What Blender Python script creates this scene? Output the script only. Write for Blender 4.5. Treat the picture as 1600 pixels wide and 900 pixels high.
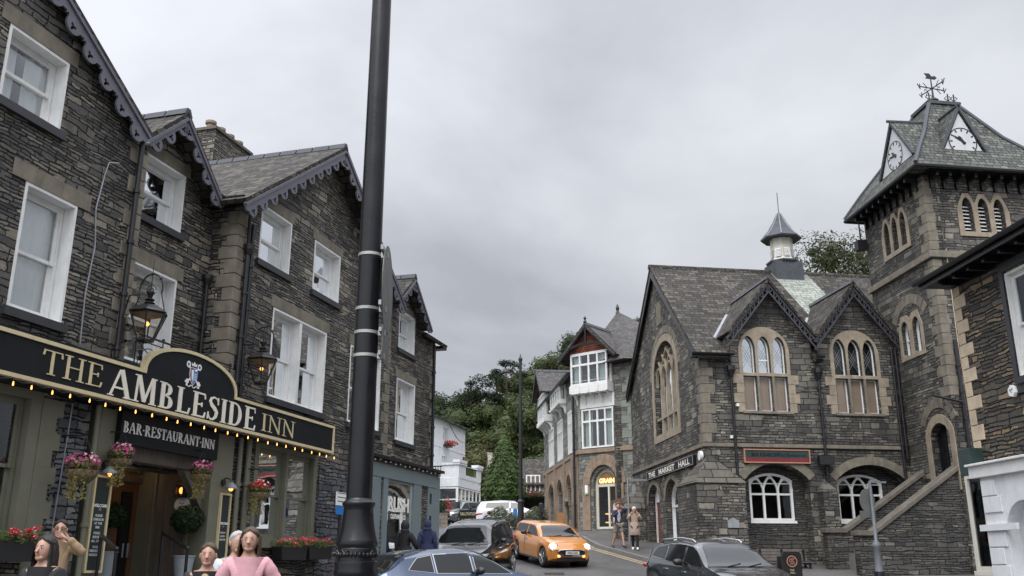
import bpy, bmesh, math, random
from mathutils import Vector, Matrix, noise as mnoise
from mathutils.geometry import tessellate_polygon
R = math.radians
random.seed(7)
for o in list(bpy.data.objects): bpy.data.objects.remove(o)
SC = bpy.context.scene
COL = SC.collection

# ------------------------------------------------------------------ camera, sky, sun, exposure
PITCH = math.atan(430/1451.0); FOC = 1451.0; EYE = 1.6
cam = bpy.data.cameras.new('camera'); camo = bpy.data.objects.new('camera', cam); COL.objects.link(camo)
cam.sensor_width = 36; cam.lens = 36*FOC/1600; cam.clip_end = 2000; cam.clip_start = .05
camo.location = (0, 0, EYE); camo.rotation_euler = (R(90)+PITCH, 0, 0); SC.camera = camo
SC.view_settings.view_transform = 'Standard'; SC.view_settings.look = 'None'
SC.view_settings.exposure = 0.22; SC.view_settings.gamma = 1
SC.render.resolution_x = 1024; SC.render.resolution_y = 576

W = bpy.data.worlds.new('World'); SC.world = W; W.use_nodes = True
nt = W.node_tree; nt.nodes.clear()
def N(nt, t, **k):
    n = nt.nodes.new(t)
    for a, b in k.items():
        if a == 'inp':
            for i, v in b.items(): n.inputs[i].default_value = v
        else: setattr(n, a, b)
    return n
SUN_EL, SUN_AZ = 52, 200     # degrees, azimuth from +Y clockwise (behind the camera, a little left)
sky = N(nt, 'ShaderNodeTexSky', sky_type='NISHITA', sun_disc=False, sun_elevation=R(SUN_EL), sun_rotation=R(SUN_AZ))
bgs = N(nt, 'ShaderNodeBackground', inp={1: .07}); nt.links.new(sky.outputs[0], bgs.inputs[0])
tc = N(nt, 'ShaderNodeTexCoord')
sep = N(nt, 'ShaderNodeSeparateXYZ'); nt.links.new(tc.outputs['Generated'], sep.inputs[0])
# cloud layer: project the direction on a flat deck so clouds shrink towards the horizon
addz = N(nt, 'ShaderNodeMath', operation='ADD', inp={1: .22}); nt.links.new(sep.outputs[2], addz.inputs[0])
dx = N(nt, 'ShaderNodeMath', operation='DIVIDE'); dy = N(nt, 'ShaderNodeMath', operation='DIVIDE')
nt.links.new(sep.outputs[0], dx.inputs[0]); nt.links.new(addz.outputs[0], dx.inputs[1])
nt.links.new(sep.outputs[1], dy.inputs[0]); nt.links.new(addz.outputs[0], dy.inputs[1])
cmb = N(nt, 'ShaderNodeCombineXYZ', inp={2: 3.3}); nt.links.new(dx.outputs[0], cmb.inputs[0]); nt.links.new(dy.outputs[0], cmb.inputs[1])
n1 = N(nt, 'ShaderNodeTexNoise', inp={'Scale': 1.15, 'Detail': 7, 'Roughness': .52, 'Distortion': .35}); nt.links.new(cmb.outputs[0], n1.inputs['Vector'])
r1 = N(nt, 'ShaderNodeValToRGB'); nt.links.new(n1.outputs[0], r1.inputs[0])
r1.color_ramp.elements[0].position = .32; r1.color_ramp.elements[0].color = (.42, .437, .485, 1)
r1.color_ramp.elements[1].position = .68; r1.color_ramp.elements[1].color = (.73, .75, .80, 1)
# height gradient of the overcast (dull at the horizon; raised overhead, out of frame, to light facades)
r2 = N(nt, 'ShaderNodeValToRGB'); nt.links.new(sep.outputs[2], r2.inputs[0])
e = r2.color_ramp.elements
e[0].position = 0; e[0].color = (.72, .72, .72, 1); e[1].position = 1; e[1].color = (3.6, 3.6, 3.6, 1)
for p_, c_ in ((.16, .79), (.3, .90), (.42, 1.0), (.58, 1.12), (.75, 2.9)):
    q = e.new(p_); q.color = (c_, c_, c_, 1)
# a brighter break in the cloud towards the upper left
mul = N(nt, 'ShaderNodeMix', data_type='RGBA', blend_type='MULTIPLY', inp={0: 1.0})
nt.links.new(r1.outputs[0], mul.inputs[6]); nt.links.new(r2.outputs[0], mul.inputs[7])
r3 = N(nt, 'ShaderNodeMapRange', inp={1: -.5, 2: .5, 3: 1.16, 4: .92}); nt.links.new(sep.outputs[0], r3.inputs[0])
mul2 = N(nt, 'ShaderNodeMix', data_type='RGBA', blend_type='MULTIPLY', inp={0: 1.0})
nt.links.new(mul.outputs[2], mul2.inputs[6]); nt.links.new(r3.outputs[0], mul2.inputs[7])
r4 = N(nt, 'ShaderNodeMapRange', inp={1: -.8, 2: .15, 3: 1.9, 4: 1.0}); nt.links.new(sep.outputs[1], r4.inputs[0])   # unseen sky behind the camera brightened to put more light on the facades
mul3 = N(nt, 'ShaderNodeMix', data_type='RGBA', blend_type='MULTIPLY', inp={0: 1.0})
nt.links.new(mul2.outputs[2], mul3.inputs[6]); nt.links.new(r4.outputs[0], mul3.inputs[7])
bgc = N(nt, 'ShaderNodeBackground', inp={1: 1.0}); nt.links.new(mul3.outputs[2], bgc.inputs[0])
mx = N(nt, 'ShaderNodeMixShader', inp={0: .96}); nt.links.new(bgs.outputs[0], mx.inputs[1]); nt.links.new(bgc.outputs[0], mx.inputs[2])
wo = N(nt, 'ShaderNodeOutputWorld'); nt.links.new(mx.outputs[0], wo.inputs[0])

sl = bpy.data.lights.new('sun', 'SUN'); sl.energy = 1.5; sl.angle = R(35); sl.color = (1, .97, .93)
so = bpy.data.objects.new('sun', sl); COL.objects.link(so)
sd = Vector((math.sin(R(SUN_AZ))*math.cos(R(SUN_EL)), math.cos(R(SUN_AZ))*math.cos(R(SUN_EL)), math.sin(R(SUN_EL))))
so.rotation_euler = sd.to_track_quat('Z', 'Y').to_euler(); so.location = sd*60

# ------------------------------------------------------------------ materials
MATS = {}
def newmat(name):
    m = bpy.data.materials.new(name); m.use_nodes = True; nt = m.node_tree; nt.nodes.clear()
    out = N(nt, 'ShaderNodeOutputMaterial'); b = N(nt, 'ShaderNodeBsdfPrincipled')
    nt.links.new(b.outputs[0], out.inputs[0]); MATS[name] = m
    return m, nt, b, out
def ramp(nt, src, stops):
    r = N(nt, 'ShaderNodeValToRGB'); nt.links.new(src, r.inputs[0]); e = r.color_ramp.elements
    while len(e) < len(stops): e.new(.5)
    for i, (p, c) in enumerate(stops):
        e[i].position = p; e[i].color = (*c, 1) if len(c) == 3 else c
    return r.outputs[0]
def mixc(nt, a, b, f, mode='MIX'):
    m = N(nt, 'ShaderNodeMix', data_type='RGBA', blend_type=mode)
    for i, v in ((0, f), (6, a), (7, b)):
        if hasattr(v, 'is_linked'): nt.links.new(v, m.inputs[i])
        else: m.inputs[i].default_value = v if i == 0 else (*v, 1)
    return m.outputs[2]
def math_(nt, op, a, b=0.0, c=None):
    m = N(nt, 'ShaderNodeMath', operation=op)
    for i, v in enumerate((a, b) if c is None else (a, b, c)):
        if hasattr(v, 'is_linked'): nt.links.new(v, m.inputs[i])
        else: m.inputs[i].default_value = v
    return m.outputs[0]
def bump(nt, b, h, strength=.5, dist=.02):
    bp = N(nt, 'ShaderNodeBump', inp={'Strength': strength, 'Distance': dist}); nt.links.new(h, bp.inputs['Height']); nt.links.new(bp.outputs[0], b.inputs['Normal'])
def noise_(nt, vec, scale, detail=4, rough=.55):
    n = N(nt, 'ShaderNodeTexNoise', inp={'Scale': scale, 'Detail': detail, 'Roughness': rough}); nt.links.new(vec, n.inputs['Vector']); return n
def scaled(nt, vec, sx, sy, sz=1):
    m = N(nt, 'ShaderNodeVectorMath', operation='MULTIPLY'); nt.links.new(vec, m.inputs[0]); m.inputs[1].default_value = (sx, sy, sz); return m.outputs[0]
def vadd(nt, a, b):
    m = N(nt, 'ShaderNodeVectorMath', operation='ADD'); nt.links.new(a, m.inputs[0]); nt.links.new(b, m.inputs[1]); return m.outputs[0]

def paint(name, col, rough=.45, var=.12, scale=6, metallic=0, bumpv=.05, coat=0, dirt=0.0, spec=.5):
    m, nt, b, out = newmat(name)
    g = N(nt, 'ShaderNodeTexCoord').outputs['Object']
    n = noise_(nt, g, scale, 5, .6)
    lo = tuple(c*(1-var) for c in col); hi = tuple(min(1, c*(1+var)) for c in col)
    c = ramp(nt, n.outputs[0], ((.3, lo), (.7, hi)))
    if dirt:
        n2 = noise_(nt, scaled(nt, g, 2.5, 2.5, .8), 1.6, 6, .65)
        f = ramp(nt, n2.outputs[0], ((.5, (0, 0, 0)), (.75, (dirt,)*3)))
        c = mixc(nt, c, tuple(x*.45+.015 for x in col), f)
    nt.links.new(c, b.inputs['Base Color'])
    rr = ramp(nt, n.outputs[0], ((.25, (max(.02, rough*.8),)*3), (.8, (min(1, rough*1.25),)*3))); nt.links.new(rr, b.inputs['Roughness'])
    b.inputs['Metallic'].default_value = metallic; b.inputs['Coat Weight'].default_value = coat; b.inputs['Coat Roughness'].default_value = .04
    b.inputs['Specular IOR Level'].default_value = spec
    if bumpv:
        n3 = noise_(nt, g, scale*6, 3); bump(nt, b, n3.outputs[0], bumpv, .01)
    return m
def emit(name, col, strength):
    m, nt, b, out = newmat(name)
    b.inputs['Base Color'].default_value = (*col, 1); b.inputs['Emission Color'].default_value = (*col, 1); b.inputs['Emission Strength'].default_value = strength
    return m
def rubble(name, stops, su=2.6, sv=10.5, tone=1.0, joint=(.018, .017, .016), wet=.55, stain=.5, rnd=.8):
    """coursed slate rubble: long thin stones with dark open joints"""
    m, nt, b, out = newmat(name)
    uv = N(nt, 'ShaderNodeUVMap').outputs[0]
    nz = noise_(nt, uv, 1.3, 2); off = N(nt, 'ShaderNodeVectorMath', operation='MULTIPLY_ADD'); nt.links.new(nz.outputs['Color'], off.inputs[0]); off.inputs[1].default_value = (.25, .16, 0); off.inputs[2].default_value = (-.125, -.08, 0)
    nz2 = noise_(nt, uv, 9, 2); off2 = N(nt, 'ShaderNodeVectorMath', operation='MULTIPLY_ADD'); nt.links.new(nz2.outputs['Color'], off2.inputs[0]); off2.inputs[1].default_value = (.05, .03, 0); off2.inputs[2].default_value = (-.025, -.015, 0)
    v = vadd(nt, vadd(nt, uv, off.outputs[0]), off2.outputs[0])
    v2 = scaled(nt, v, su, sv)
    vor = N(nt, 'ShaderNodeTexVoronoi', voronoi_dimensions='2D', feature='F1', distance='CHEBYCHEV', inp={'Scale': 1, 'Randomness': rnd}); nt.links.new(v2, vor.inputs['Vector'])
    ved = N(nt, 'ShaderNodeTexVoronoi', voronoi_dimensions='2D', feature='DISTANCE_TO_EDGE', inp={'Scale': 1, 'Randomness': rnd}); nt.links.new(v2, ved.inputs['Vector'])
    vor.distance = 'EUCLIDEAN'
    sp = N(nt, 'ShaderNodeSeparateColor'); nt.links.new(vor.outputs['Color'], sp.inputs[0])
    c = ramp(nt, sp.outputs[0], stops)
    val = math_(nt, 'MULTIPLY_ADD', sp.outputs[1], .75, .6)
    fine = noise_(nt, scaled(nt, v, 6, 22), 2.2, 5, .7)
    fv = math_(nt, 'MULTIPLY_ADD', fine.outputs[0], 1.2, .38)
    vv = math_(nt, 'MULTIPLY', val, fv); vv = math_(nt, 'MULTIPLY', vv, tone)
    cc = N(nt, 'ShaderNodeCombineXYZ')
    for i in range(3): nt.links.new(vv, cc.inputs[i])
    c = mixc(nt, c, cc.outputs[0], 1.0, 'MULTIPLY')
    big = noise_(nt, scaled(nt, uv, 1, .55), .55, 5, .6)     # weather stains with their own shape
    st = ramp(nt, big.outputs[0], ((.42, (0, 0, 0)), (.68, (stain,)*3)))
    c = mixc(nt, c, (.022, .023, .024), st)
    edge = ramp(nt, ved.outputs['Distance'], ((.0, (1, 1, 1)), (.055, (.75,)*3), (.12, (0, 0, 0))))
    c = mixc(nt, c, joint, edge)
    nt.links.new(c, b.inputs['Base Color'])
    b.inputs['Roughness'].default_value = wet + .1
    h = ramp(nt, ved.outputs['Distance'], ((0, (0, 0, 0)), (.1, (.6,)*3), (.45, (1, 1, 1))))
    h2 = math_(nt, 'MULTIPLY', h, math_(nt, 'MULTIPLY_ADD', sp.outputs[2], .6, .5))
    h3 = math_(nt, 'MULTIPLY_ADD', fine.outputs[0], .35, h2)
    bump(nt, b, h3, .9, .035)
    return m
def blocks(name, stops, w=.42, h=.13, w2=.75, h2=.26, tone=1.0, joint=(.03, .028, .026), stain=.45, dist=.03, bumps=.8, rough=.7, mort=.012, warp=.0, streak=.5):
    """coursed squared stone, two sizes mixed at random, or roof slates"""
    m, nt, b, out = newmat(name)
    uv = N(nt, 'ShaderNodeUVMap').outputs[0]
    nz = noise_(nt, uv, 3.5, 3); off = N(nt, 'ShaderNodeVectorMath', operation='MULTIPLY_ADD'); nt.links.new(nz.outputs['Color'], off.inputs[0]); off.inputs[1].default_value = (dist*2, dist*1.2, 0); off.inputs[2].default_value = (-dist, -dist*.6, 0)
    nzs = noise_(nt, uv, 14, 2); offs = N(nt, 'ShaderNodeVectorMath', operation='MULTIPLY_ADD'); nt.links.new(nzs.outputs['Color'], offs.inputs[0]); offs.inputs[1].default_value = (dist*1.1, dist*.6, 0); offs.inputs[2].default_value = (-dist*.55, -dist*.3, 0)
    wv = noise_(nt, scaled(nt, uv, .9, 3.6), 1.3, 2); wo_ = N(nt, 'ShaderNodeVectorMath', operation='MULTIPLY_ADD'); nt.links.new(wv.outputs['Color'], wo_.inputs[0]); wo_.inputs[1].default_value = (warp*.6, warp, 0); wo_.inputs[2].default_value = (-warp*.3, -warp/2, 0)
    v = vadd(nt, vadd(nt, vadd(nt, uv, off.outputs[0]), offs.outputs[0]), wo_.outputs[0])
    def brick(w, h, o):
        k = N(nt, 'ShaderNodeTexBrick', offset=o, squash=.6, squash_frequency=3, inp={'Scale': 1, 'Mortar Size': mort, 'Mortar Smooth': .6, 'Bias': 0, 'Brick Width': w, 'Row Height': h, 'Color1': (0, 0, 0, 1), 'Color2': (1, 1, 1, 1), 'Mortar': (.5, .5, .5, 1)})
        nt.links.new(v, k.inputs['Vector']); return k
    b1 = brick(w, h, .43)
    col, fac = b1.outputs['Color'], b1.outputs['Fac']
    if w2:
        b2 = brick(w2, h2, .37)
        msk = N(nt, 'ShaderNodeTexVoronoi', voronoi_dimensions='2D', inp={'Scale': 1}); nt.links.new(scaled(nt, uv, 1/(w2*1.6), 1/(h2*2)), msk.inputs['Vector'])
        s3 = N(nt, 'ShaderNodeSeparateColor'); nt.links.new(msk.outputs['Color'], s3.inputs[0])
        f = math_(nt, 'GREATER_THAN', s3.outputs[0], .62)
        col = mixc(nt, col, b2.outputs['Color'], f)
        fm = N(nt, 'ShaderNodeMix', data_type='FLOAT'); nt.links.new(f, fm.inputs[0]); nt.links.new(fac, fm.inputs[2]); nt.links.new(b2.outputs['Fac'], fm.inputs[3]); fac = fm.outputs[0]
    sp = N(nt, 'ShaderNodeSeparateColor'); nt.links.new(col, sp.inputs[0])
    c = ramp(nt, sp.outputs[0], stops)
    fine = noise_(nt, scaled(nt, v, 8, 14), 1.6, 5, .7)
    stq = noise_(nt, scaled(nt, v, 2.2, 34), 1.0, 4, .7)
    fv = math_(nt, 'MULTIPLY', math_(nt, 'MULTIPLY_ADD', fine.outputs[0], 1.3, .35), math_(nt, 'MULTIPLY', math_(nt, 'MULTIPLY_ADD', stq.outputs[0], streak*2, 1-streak), tone))
    cc = N(nt, 'ShaderNodeCombineXYZ')
    for i in range(3): nt.links.new(fv, cc.inputs[i])
    c = mixc(nt, c, cc.outputs[0], 1.0, 'MULTIPLY')
    big = noise_(nt, scaled(nt, uv, 1, .5), .6, 6, .65)
    st = ramp(nt, big.outputs[0], ((.45, (0, 0, 0)), (.66, (stain,)*3)))
    c = mixc(nt, c, (.024, .024, .025), st)
    c = mixc(nt, c, joint, fac)
    nt.links.new(c, b.inputs['Base Color']); b.inputs['Roughness'].default_value = rough; b.inputs['Specular IOR Level'].default_value = .22
    h = math_(nt, 'SUBTRACT', 1, fac); h = math_(nt, 'MULTIPLY', h, math_(nt, 'MULTIPLY_ADD', sp.outputs[0], .6, .6)); h = math_(nt, 'MULTIPLY_ADD', fine.outputs[0], .4, h)
    bump(nt, b, h, bumps, .025)
    return m
def glass(name, refl=.28, tint=(.93, .95, .95), rough=.02):
    m, nt, b, out = newmat(name)
    g = N(nt, 'ShaderNodeBsdfGlossy', inp={'Roughness': rough, 'Color': (.9, .93, .96, 1)}); t = N(nt, 'ShaderNodeBsdfTransparent', inp={0: (*tint, 1)})
    fr = N(nt, 'ShaderNodeFresnel', inp={0: 1.28}); f = math_(nt, 'ADD', fr.outputs[0], refl)
    tcn = N(nt, 'ShaderNodeTexCoord').outputs['Object']; nn = noise_(nt, tcn, 1.4, 2)
    bp = N(nt, 'ShaderNodeBump', inp={'Strength': .05, 'Distance': .03}); nt.links.new(nn.outputs[0], bp.inputs['Height']); nt.links.new(bp.outputs[0], g.inputs['Normal'])
    mxs = N(nt, 'ShaderNodeMixShader'); nt.links.new(f, mxs.inputs[0]); nt.links.new(t.outputs[0], mxs.inputs[1]); nt.links.new(g.outputs[0], mxs.inputs[2])
    nt.links.new(mxs.outputs[0], out.inputs[0]); nt.nodes.remove(b); return m
def leafmat(name, stops, rough=.6, trans=.25):
    m, nt, b, out = newmat(name)
    oi = N(nt, 'ShaderNodeTexCoord').outputs['Object']
    n = noise_(nt, oi, .35, 4, .6); n2 = noise_(nt, oi, 9, 2)
    f = math_(nt, 'MULTIPLY_ADD', n2.outputs[0], .45, math_(nt, 'MULTIPLY', n.outputs[0], .6))
    c = ramp(nt, f, stops); nt.links.new(c, b.inputs['Base Color']); b.inputs['Roughness'].default_value = rough; b.inputs['Specular IOR Level'].default_value = .3
    tr = N(nt, 'ShaderNodeBsdfTranslucent'); nt.links.new(c, tr.inputs[0])
    mxs = N(nt, 'ShaderNodeMixShader', inp={0: trans}); nt.links.new(b.outputs[0], mxs.inputs[1]); nt.links.new(tr.outputs[0], mxs.inputs[2]); nt.links.new(mxs.outputs[0], out.inputs[0])
    return m
def wood(name, c1, c2, rough=.6):
    m, nt, b, out = newmat(name)
    v = N(nt, 'ShaderNodeTexCoord').outputs['Object']
    n = noise_(nt, scaled(nt, v, 14, 14, 1.2), 1.5, 5, .6); nt.links.new(ramp(nt, n.outputs[0], ((.3, c1), (.7, c2))), b.inputs['Base Color'])
    b.inputs['Roughness'].default_value = rough; bump(nt, b, n.outputs[0], .4, .01); return m

blocks('inn_stone', ((0, (.045, .044, .044)), (.25, (.13, .122, .108)), (.5, (.085, .083, .08)), (.72, (.17, .152, .122)), (.9, (.215, .192, .155)), (1, (.27, .24, .19))), w=.31, h=.062, w2=.46, h2=.125, tone=1.15, stain=.6, dist=.05, mort=.014, joint=(.009, .009, .009), bumps=1.0, warp=.15, streak=.6)
blocks('inn_low_stone', ((0, (.05, .055, .065)), (.4, (.12, .125, .135)), (.7, (.075, .078, .085)), (1, (.21, .2, .185))), w=.36, h=.085, w2=.5, h2=.16, tone=1.15, stain=.3, dist=.07, mort=.016, joint=(.008, .008, .009), bumps=1.0, warp=.15)
blocks('hall_stone', ((0, (.045, .044, .042)), (.3, (.125, .118, .103)), (.55, (.078, .075, .07)), (.8, (.16, .148, .125)), (1, (.24, .22, .18))), w=.36, h=.10, w2=.58, h2=.21, tone=1.15, stain=.75, dist=.045, mort=.015, joint=(.016, .015, .014), warp=.09, bumps=1.0)
blocks('stair_stone', ((0, (.04, .04, .04)), (.4, (.10, .094, .084)), (.8, (.065, .063, .06)), (1, (.17, .155, .13))), w=.4, h=.075, w2=.6, h2=.14, stain=.6, dist=.05, mort=.014, joint=(.009, .009, .009), bumps=1.0, warp=.12)
blocks('cap_stone', ((0, (.07, .065, .055)), (.5, (.12, .11, .09)), (1, (.17, .155, .125))), w=.8, h=.34, w2=0, stain=.6, dist=.03, mort=.02, joint=(.02, .019, .017), bumps=1.0)
blocks('grain_stone', ((0, (.11, .115, .105)), (.5, (.19, .19, .17)), (1, (.27, .26, .225))), w=.4, h=.14, stain=.35)
blocks('shop_stone', ((0, (.035, .032, .03)), (.4, (.12, .10, .08)), (.7, (.06, .057, .052)), (.9, (.27, .20, .12)), (1, (.17, .135, .09))), w=.5, h=.075, w2=.7, h2=.13, tone=1.15, stain=.2, dist=.05, mort=.018, joint=(.007, .007, .007), bumps=1.0, warp=.13, streak=.6)
blocks('far_stone', ((0, (.16, .14, .11)), (1, (.34, .30, .24))), stain=.3)
blocks('slate', ((0, (.030, .027, .023)), (.5, (.06, .053, .045)), (1, (.115, .102, .084))), w=.34, h=.21, w2=0, tone=1.0, mort=.02, joint=(.018, .017, .016), stain=.35, dist=.012, bumps=1.0, rough=.75)
blocks('slate_purple', ((0, (.05, .045, .043)), (.5, (.075, .068, .065)), (1, (.11, .10, .093))), w=.36, h=.17, w2=0, joint=(.02, .018, .017), stain=.3, dist=.012, bumps=1.0, rough=.5)
blocks('slate_pale', ((0, (.22, .24, .2)), (.5, (.30, .32, .28)), (1, (.38, .40, .35))), w=.34, h=.2, w2=0, joint=(.05, .05, .04), stain=.25, dist=.012, bumps=1.0)
blocks('slate_green', ((0, (.055, .06, .052)), (.5, (.095, .10, .088)), (1, (.16, .165, .14))), w=.3, h=.18, w2=0, joint=(.015, .015, .015), stain=.45, dist=.012, bumps=1.0, mort=.018)
blocks('red_tile', ((0, (.16, .05, .03)), (.5, (.24, .075, .045)), (1, (.30, .10, .06))), w=.16, h=.11, w2=0, joint=(.05, .02, .015), stain=.2, dist=.006)
paint('coping_stone', (.12, .105, .085), .85, .3, 3, bumpv=.5, dirt=.9); paint('sandstone', (.18, .158, .122), .8, .3, 3, bumpv=.4, dirt=.8)
paint('sandstone_warm', (.30, .25, .185), .8, .25, 3, bumpv=.4, dirt=.7)
paint('sandstone_pale', (.52, .42, .30), .8, .2, 3, bumpv=.3, dirt=.5)
paint('brown_stone', (.26, .19, .135), .8, .25, 3, bumpv=.4, dirt=.6)
paint('green_stone', (.21, .235, .20), .8, .2, 2, bumpv=.4, dirt=.3)
paint('dark_sill', (.035, .037, .042), .5, .2, 4)
paint('white_paint', (.74, .74, .72), .45, .06, 5, bumpv=.08, dirt=.32)
paint('white_render', (.70, .71, .72), .75, .06, 3, bumpv=.3, dirt=.38)
paint('cream_paint', (.62, .60, .52), .45, .05, 5)
paint('black_paint', (.009, .009, .011), .30, .3, 7, bumpv=.06, spec=.38)
paint('black_iron', (.014, .014, .016), .4, .3, 8)
paint('lead_grey', (.085, .088, .10), .7, .2, 5, metallic=0, bumpv=.1, dirt=.4, spec=.2)
paint('lead_pale', (.27, .285, .30), .5, .12, 5, bumpv=.1, dirt=.5)
paint('barge_grey', (.115, .115, .14), .45, .15, 5, bumpv=.1, dirt=.6)
paint('barge_dark', (.045, .045, .055), .45, .1, 5)
paint('sign_black', (.007, .009, .011), .55, .3, 5, spec=.25)
paint('gold_paint', (.62, .52, .32), .4, .08, 8)
paint('letter_cream', (.78, .73, .62), .4, .05, 8)
paint('letter_white', (.8, .8, .78), .4, .04, 8)
paint('sage_paint', (.165, .165, .12), .5, .08, 4, dirt=.15)
paint('teal_paint', (.175, .22, .23), .45, .06, 4, dirt=.15)
paint('curtain_cloth', (.85, .85, .83), .9, .05, 3)
paint('curtain_green', (.55, .62, .57), .9, .05, 3)
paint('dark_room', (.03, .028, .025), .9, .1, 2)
paint('blind_brown', (.50, .35, .26), .8, .04, 2)
paint('green_board', (.025, .045, .04), .4, .15, 4)
paint('red_board', (.16, .02, .025), .4, .15, 4)
paint('board_edge', (.40, .20, .13), .4, .1, 4)
paint('chalk_board', (.02, .028, .027), .6, .15, 6)
paint('tyre', (.018, .018, .019), .8, .2, 8)
paint('plastic_black', (.015, .015, .016), .4, .2, 6)
paint('rim_metal', (.5, .51, .53), .25, .08, 6, metallic=.8)
paint('chrome', (.7, .71, .73), .12, .03, 6, metallic=1)
paint('steel_grey', (.30, .31, .33), .45, .1, 5, metallic=.5)
paint('pole_grey', (.15, .165, .18), .5, .1, 5)
paint('band_steel', (.38, .38, .36), .45, .2, 8, metallic=.5)
paint('sign_back', (.10, .105, .10), .5, .12, 5)
paint('orange_paint', (.52, .20, .035), .22, .04, 3, coat=1, bumpv=0)
paint('blue_grey_paint', (.055, .08, .135), .24, .04, 3, metallic=.45, coat=1, bumpv=0)
paint('black_car', (.012, .012, .013), .15, .1, 3, coat=1, bumpv=0)
paint('dark_grey_car', (.035, .037, .042), .2, .1, 3, metallic=.3, coat=1, bumpv=0)
paint('grey_car', (.13, .135, .14), .22, .05, 3, metallic=.4, coat=1, bumpv=0)
paint('white_car', (.62, .64, .66), .25, .03, 3, coat=1, bumpv=0)
paint('skin', (.44, .26, .19), .5, .10, 14, bumpv=.05)
paint('lips', (.33, .12, .10), .5, .06, 8, bumpv=0)
paint('eye_white', (.6, .58, .55), .3, .02, 8, bumpv=0)
paint('hair_brown', (.075, .045, .028), .55, .35, 30, bumpv=.5)
paint('hair_dark', (.02, .015, .012), .5, .35, 30, bumpv=.5)
paint('hair_grey', (.45, .43, .41), .6, .2, 30, bumpv=.5)
for hn, h0, h1 in (('hair_brown', (.03, .018, .011), (.115, .07, .042)), ('hair_dark', (.008, .006, .005), (.035, .027, .022)), ('hair_grey', (.28, .27, .255), (.6, .58, .55))):
    m_, nt_, b_, o_ = newmat(hn); cv_ = N(nt_, 'ShaderNodeTexCoord').outputs['Object']; nn_ = noise_(nt_, scaled(nt_, cv_, 95, 95, 7), 1.0, 4, .6); nt_.links.new(ramp(nt_, nn_.outputs[0], ((.35, h0), (.68, h1))), b_.inputs['Base Color']); b_.inputs['Roughness'].default_value = .5; bump(nt_, b_, nn_.outputs[0], .9, .01)
MATS['skin'].node_tree.nodes['Principled BSDF'].inputs['Subsurface Weight'].default_value = .12
for nm, cc in dict(pink=(.62, .33, .37), tan=(.36, .25, .15), black=(.014, .014, .017), navy=(.02, .028, .075), white=(.6, .62, .66), beige=(.40, .30, .24), khaki=(.22, .19, .16), denim=(.05, .07, .12), grey=(.34, .36, .42)).items():
    paint('cloth_'+nm, cc, .85, .14, 7, bumpv=.35)
paint('pot_grey', (.30, .33, .36), .5, .08, 5, dirt=.2)
paint('wicker', (.24, .17, .075), .8, .35, 25, bumpv=.6)
paint('dial_white', (.55, .56, .57), .5, .06, 5, dirt=.2); paint('terracotta', (.25, .19, .14), .8, .12, 6, dirt=.3)
paint('bark', (.07, .05, .035), .9, .3, 6, bumpv=.7)
paint('plate_white', (.7, .7, .66), .4, .03, 5)
paint('red_lamp', (.35, .008, .01), .15, .15, 6, coat=1)
paint('blue_sign', (.02, .18, .50), .4, .05, 5)
paint('poster_green', (.25, .42, .32), .6, .35, 5)
paint('poster_red', (.5, .10, .08), .6, .3, 5)
paint('neon_tile', (.33, .17, .07), .5, .2, 5)
paint('yellow_line', (.42, .33, .20), .7, .15, 6, dirt=.5)
paint('kerb_stone', (.17, .165, .155), .8, .2, 2, bumpv=.3, dirt=.4)
wood('door_wood', (.11, .05, .022), (.20, .095, .045)); wood('old_wood', (.075, .062, .05), (.15, .125, .10)); wood('red_wood', (.12, .035, .02), (.2, .06, .035)); wood('bench_wood', (.09, .075, .065), (.18, .155, .135))
emit('bulb_warm', (1, .43, .10), 2.6); emit('glow_orange', (1, .34, .07), 2.2); emit('lamp_white', (1, .93, .75), 9); emit('neon', (1, .62, .25), 1.5); emit('shelf_light', (1, .52, .16), 1.2); emit('headlight_on', (.95, .93, .9), .9); emit('amber_on', (1, .5, .12), 1.5)
emit('sticker_blue', (.02, .2, .3), .05)
glass('window_glass', .05); glass('window_glass_clear', .0); glass('window_bright', .35); glass('lantern_glass', .03, (.9, .86, .8))
paint('car_glass', (.012, .014, .015), .05, .05, 2, bumpv=0, coat=0, spec=.6)
paint('lamp_glass', (.42, .45, .48), .08, .1, 8, bumpv=0, coat=1)
leafmat('leaf_hill_a', ((.35, (.032, .05, .016)), (.55, (.064, .084, .026)), (.75, (.11, .12, .042))))
leafmat('leaf_hill_b', ((.35, (.02, .036, .014)), (.55, (.036, .056, .02)), (.75, (.064, .084, .028))))
leafmat('leaf_olive', ((.35, (.05, .058, .018)), (.55, (.085, .09, .03)), (.75, (.13, .12, .044))))
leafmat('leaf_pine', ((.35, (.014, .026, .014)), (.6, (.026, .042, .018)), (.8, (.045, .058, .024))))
leafmat('leaf_conifer', ((.3, (.03, .058, .016)), (.5, (.072, .115, .032)), (.7, (.135, .175, .055))))
leafmat('leaf_birch', ((.35, (.04, .05, .025)), (.6, (.08, .09, .04)), (.8, (.13, .125, .06))))
leafmat('leaf_bay', ((.35, (.014, .03, .008)), (.6, (.032, .06, .016)), (.8, (.06, .095, .03))))
leafmat('leaf_basket', ((.35, (.05, .08, .02)), (.6, (.10, .13, .035)), (.8, (.17, .18, .06))))
leafmat('leaf_trail', ((.35, (.12, .11, .03)), (.7, (.24, .21, .07))))
leafmat('petal_pink', ((.3, (.36, .035, .13)), (.6, (.55, .09, .24)), (.8, (.7, .35, .45))), trans=.15)
leafmat('petal_red', ((.3, (.35, .012, .016)), (.6, (.55, .03, .04)), (.8, (.6, .15, .15))), trans=.15)
leafmat('petal_pale', ((.3, (.5, .2, .25)), (.7, (.75, .5, .5))), trans=.15)
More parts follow.
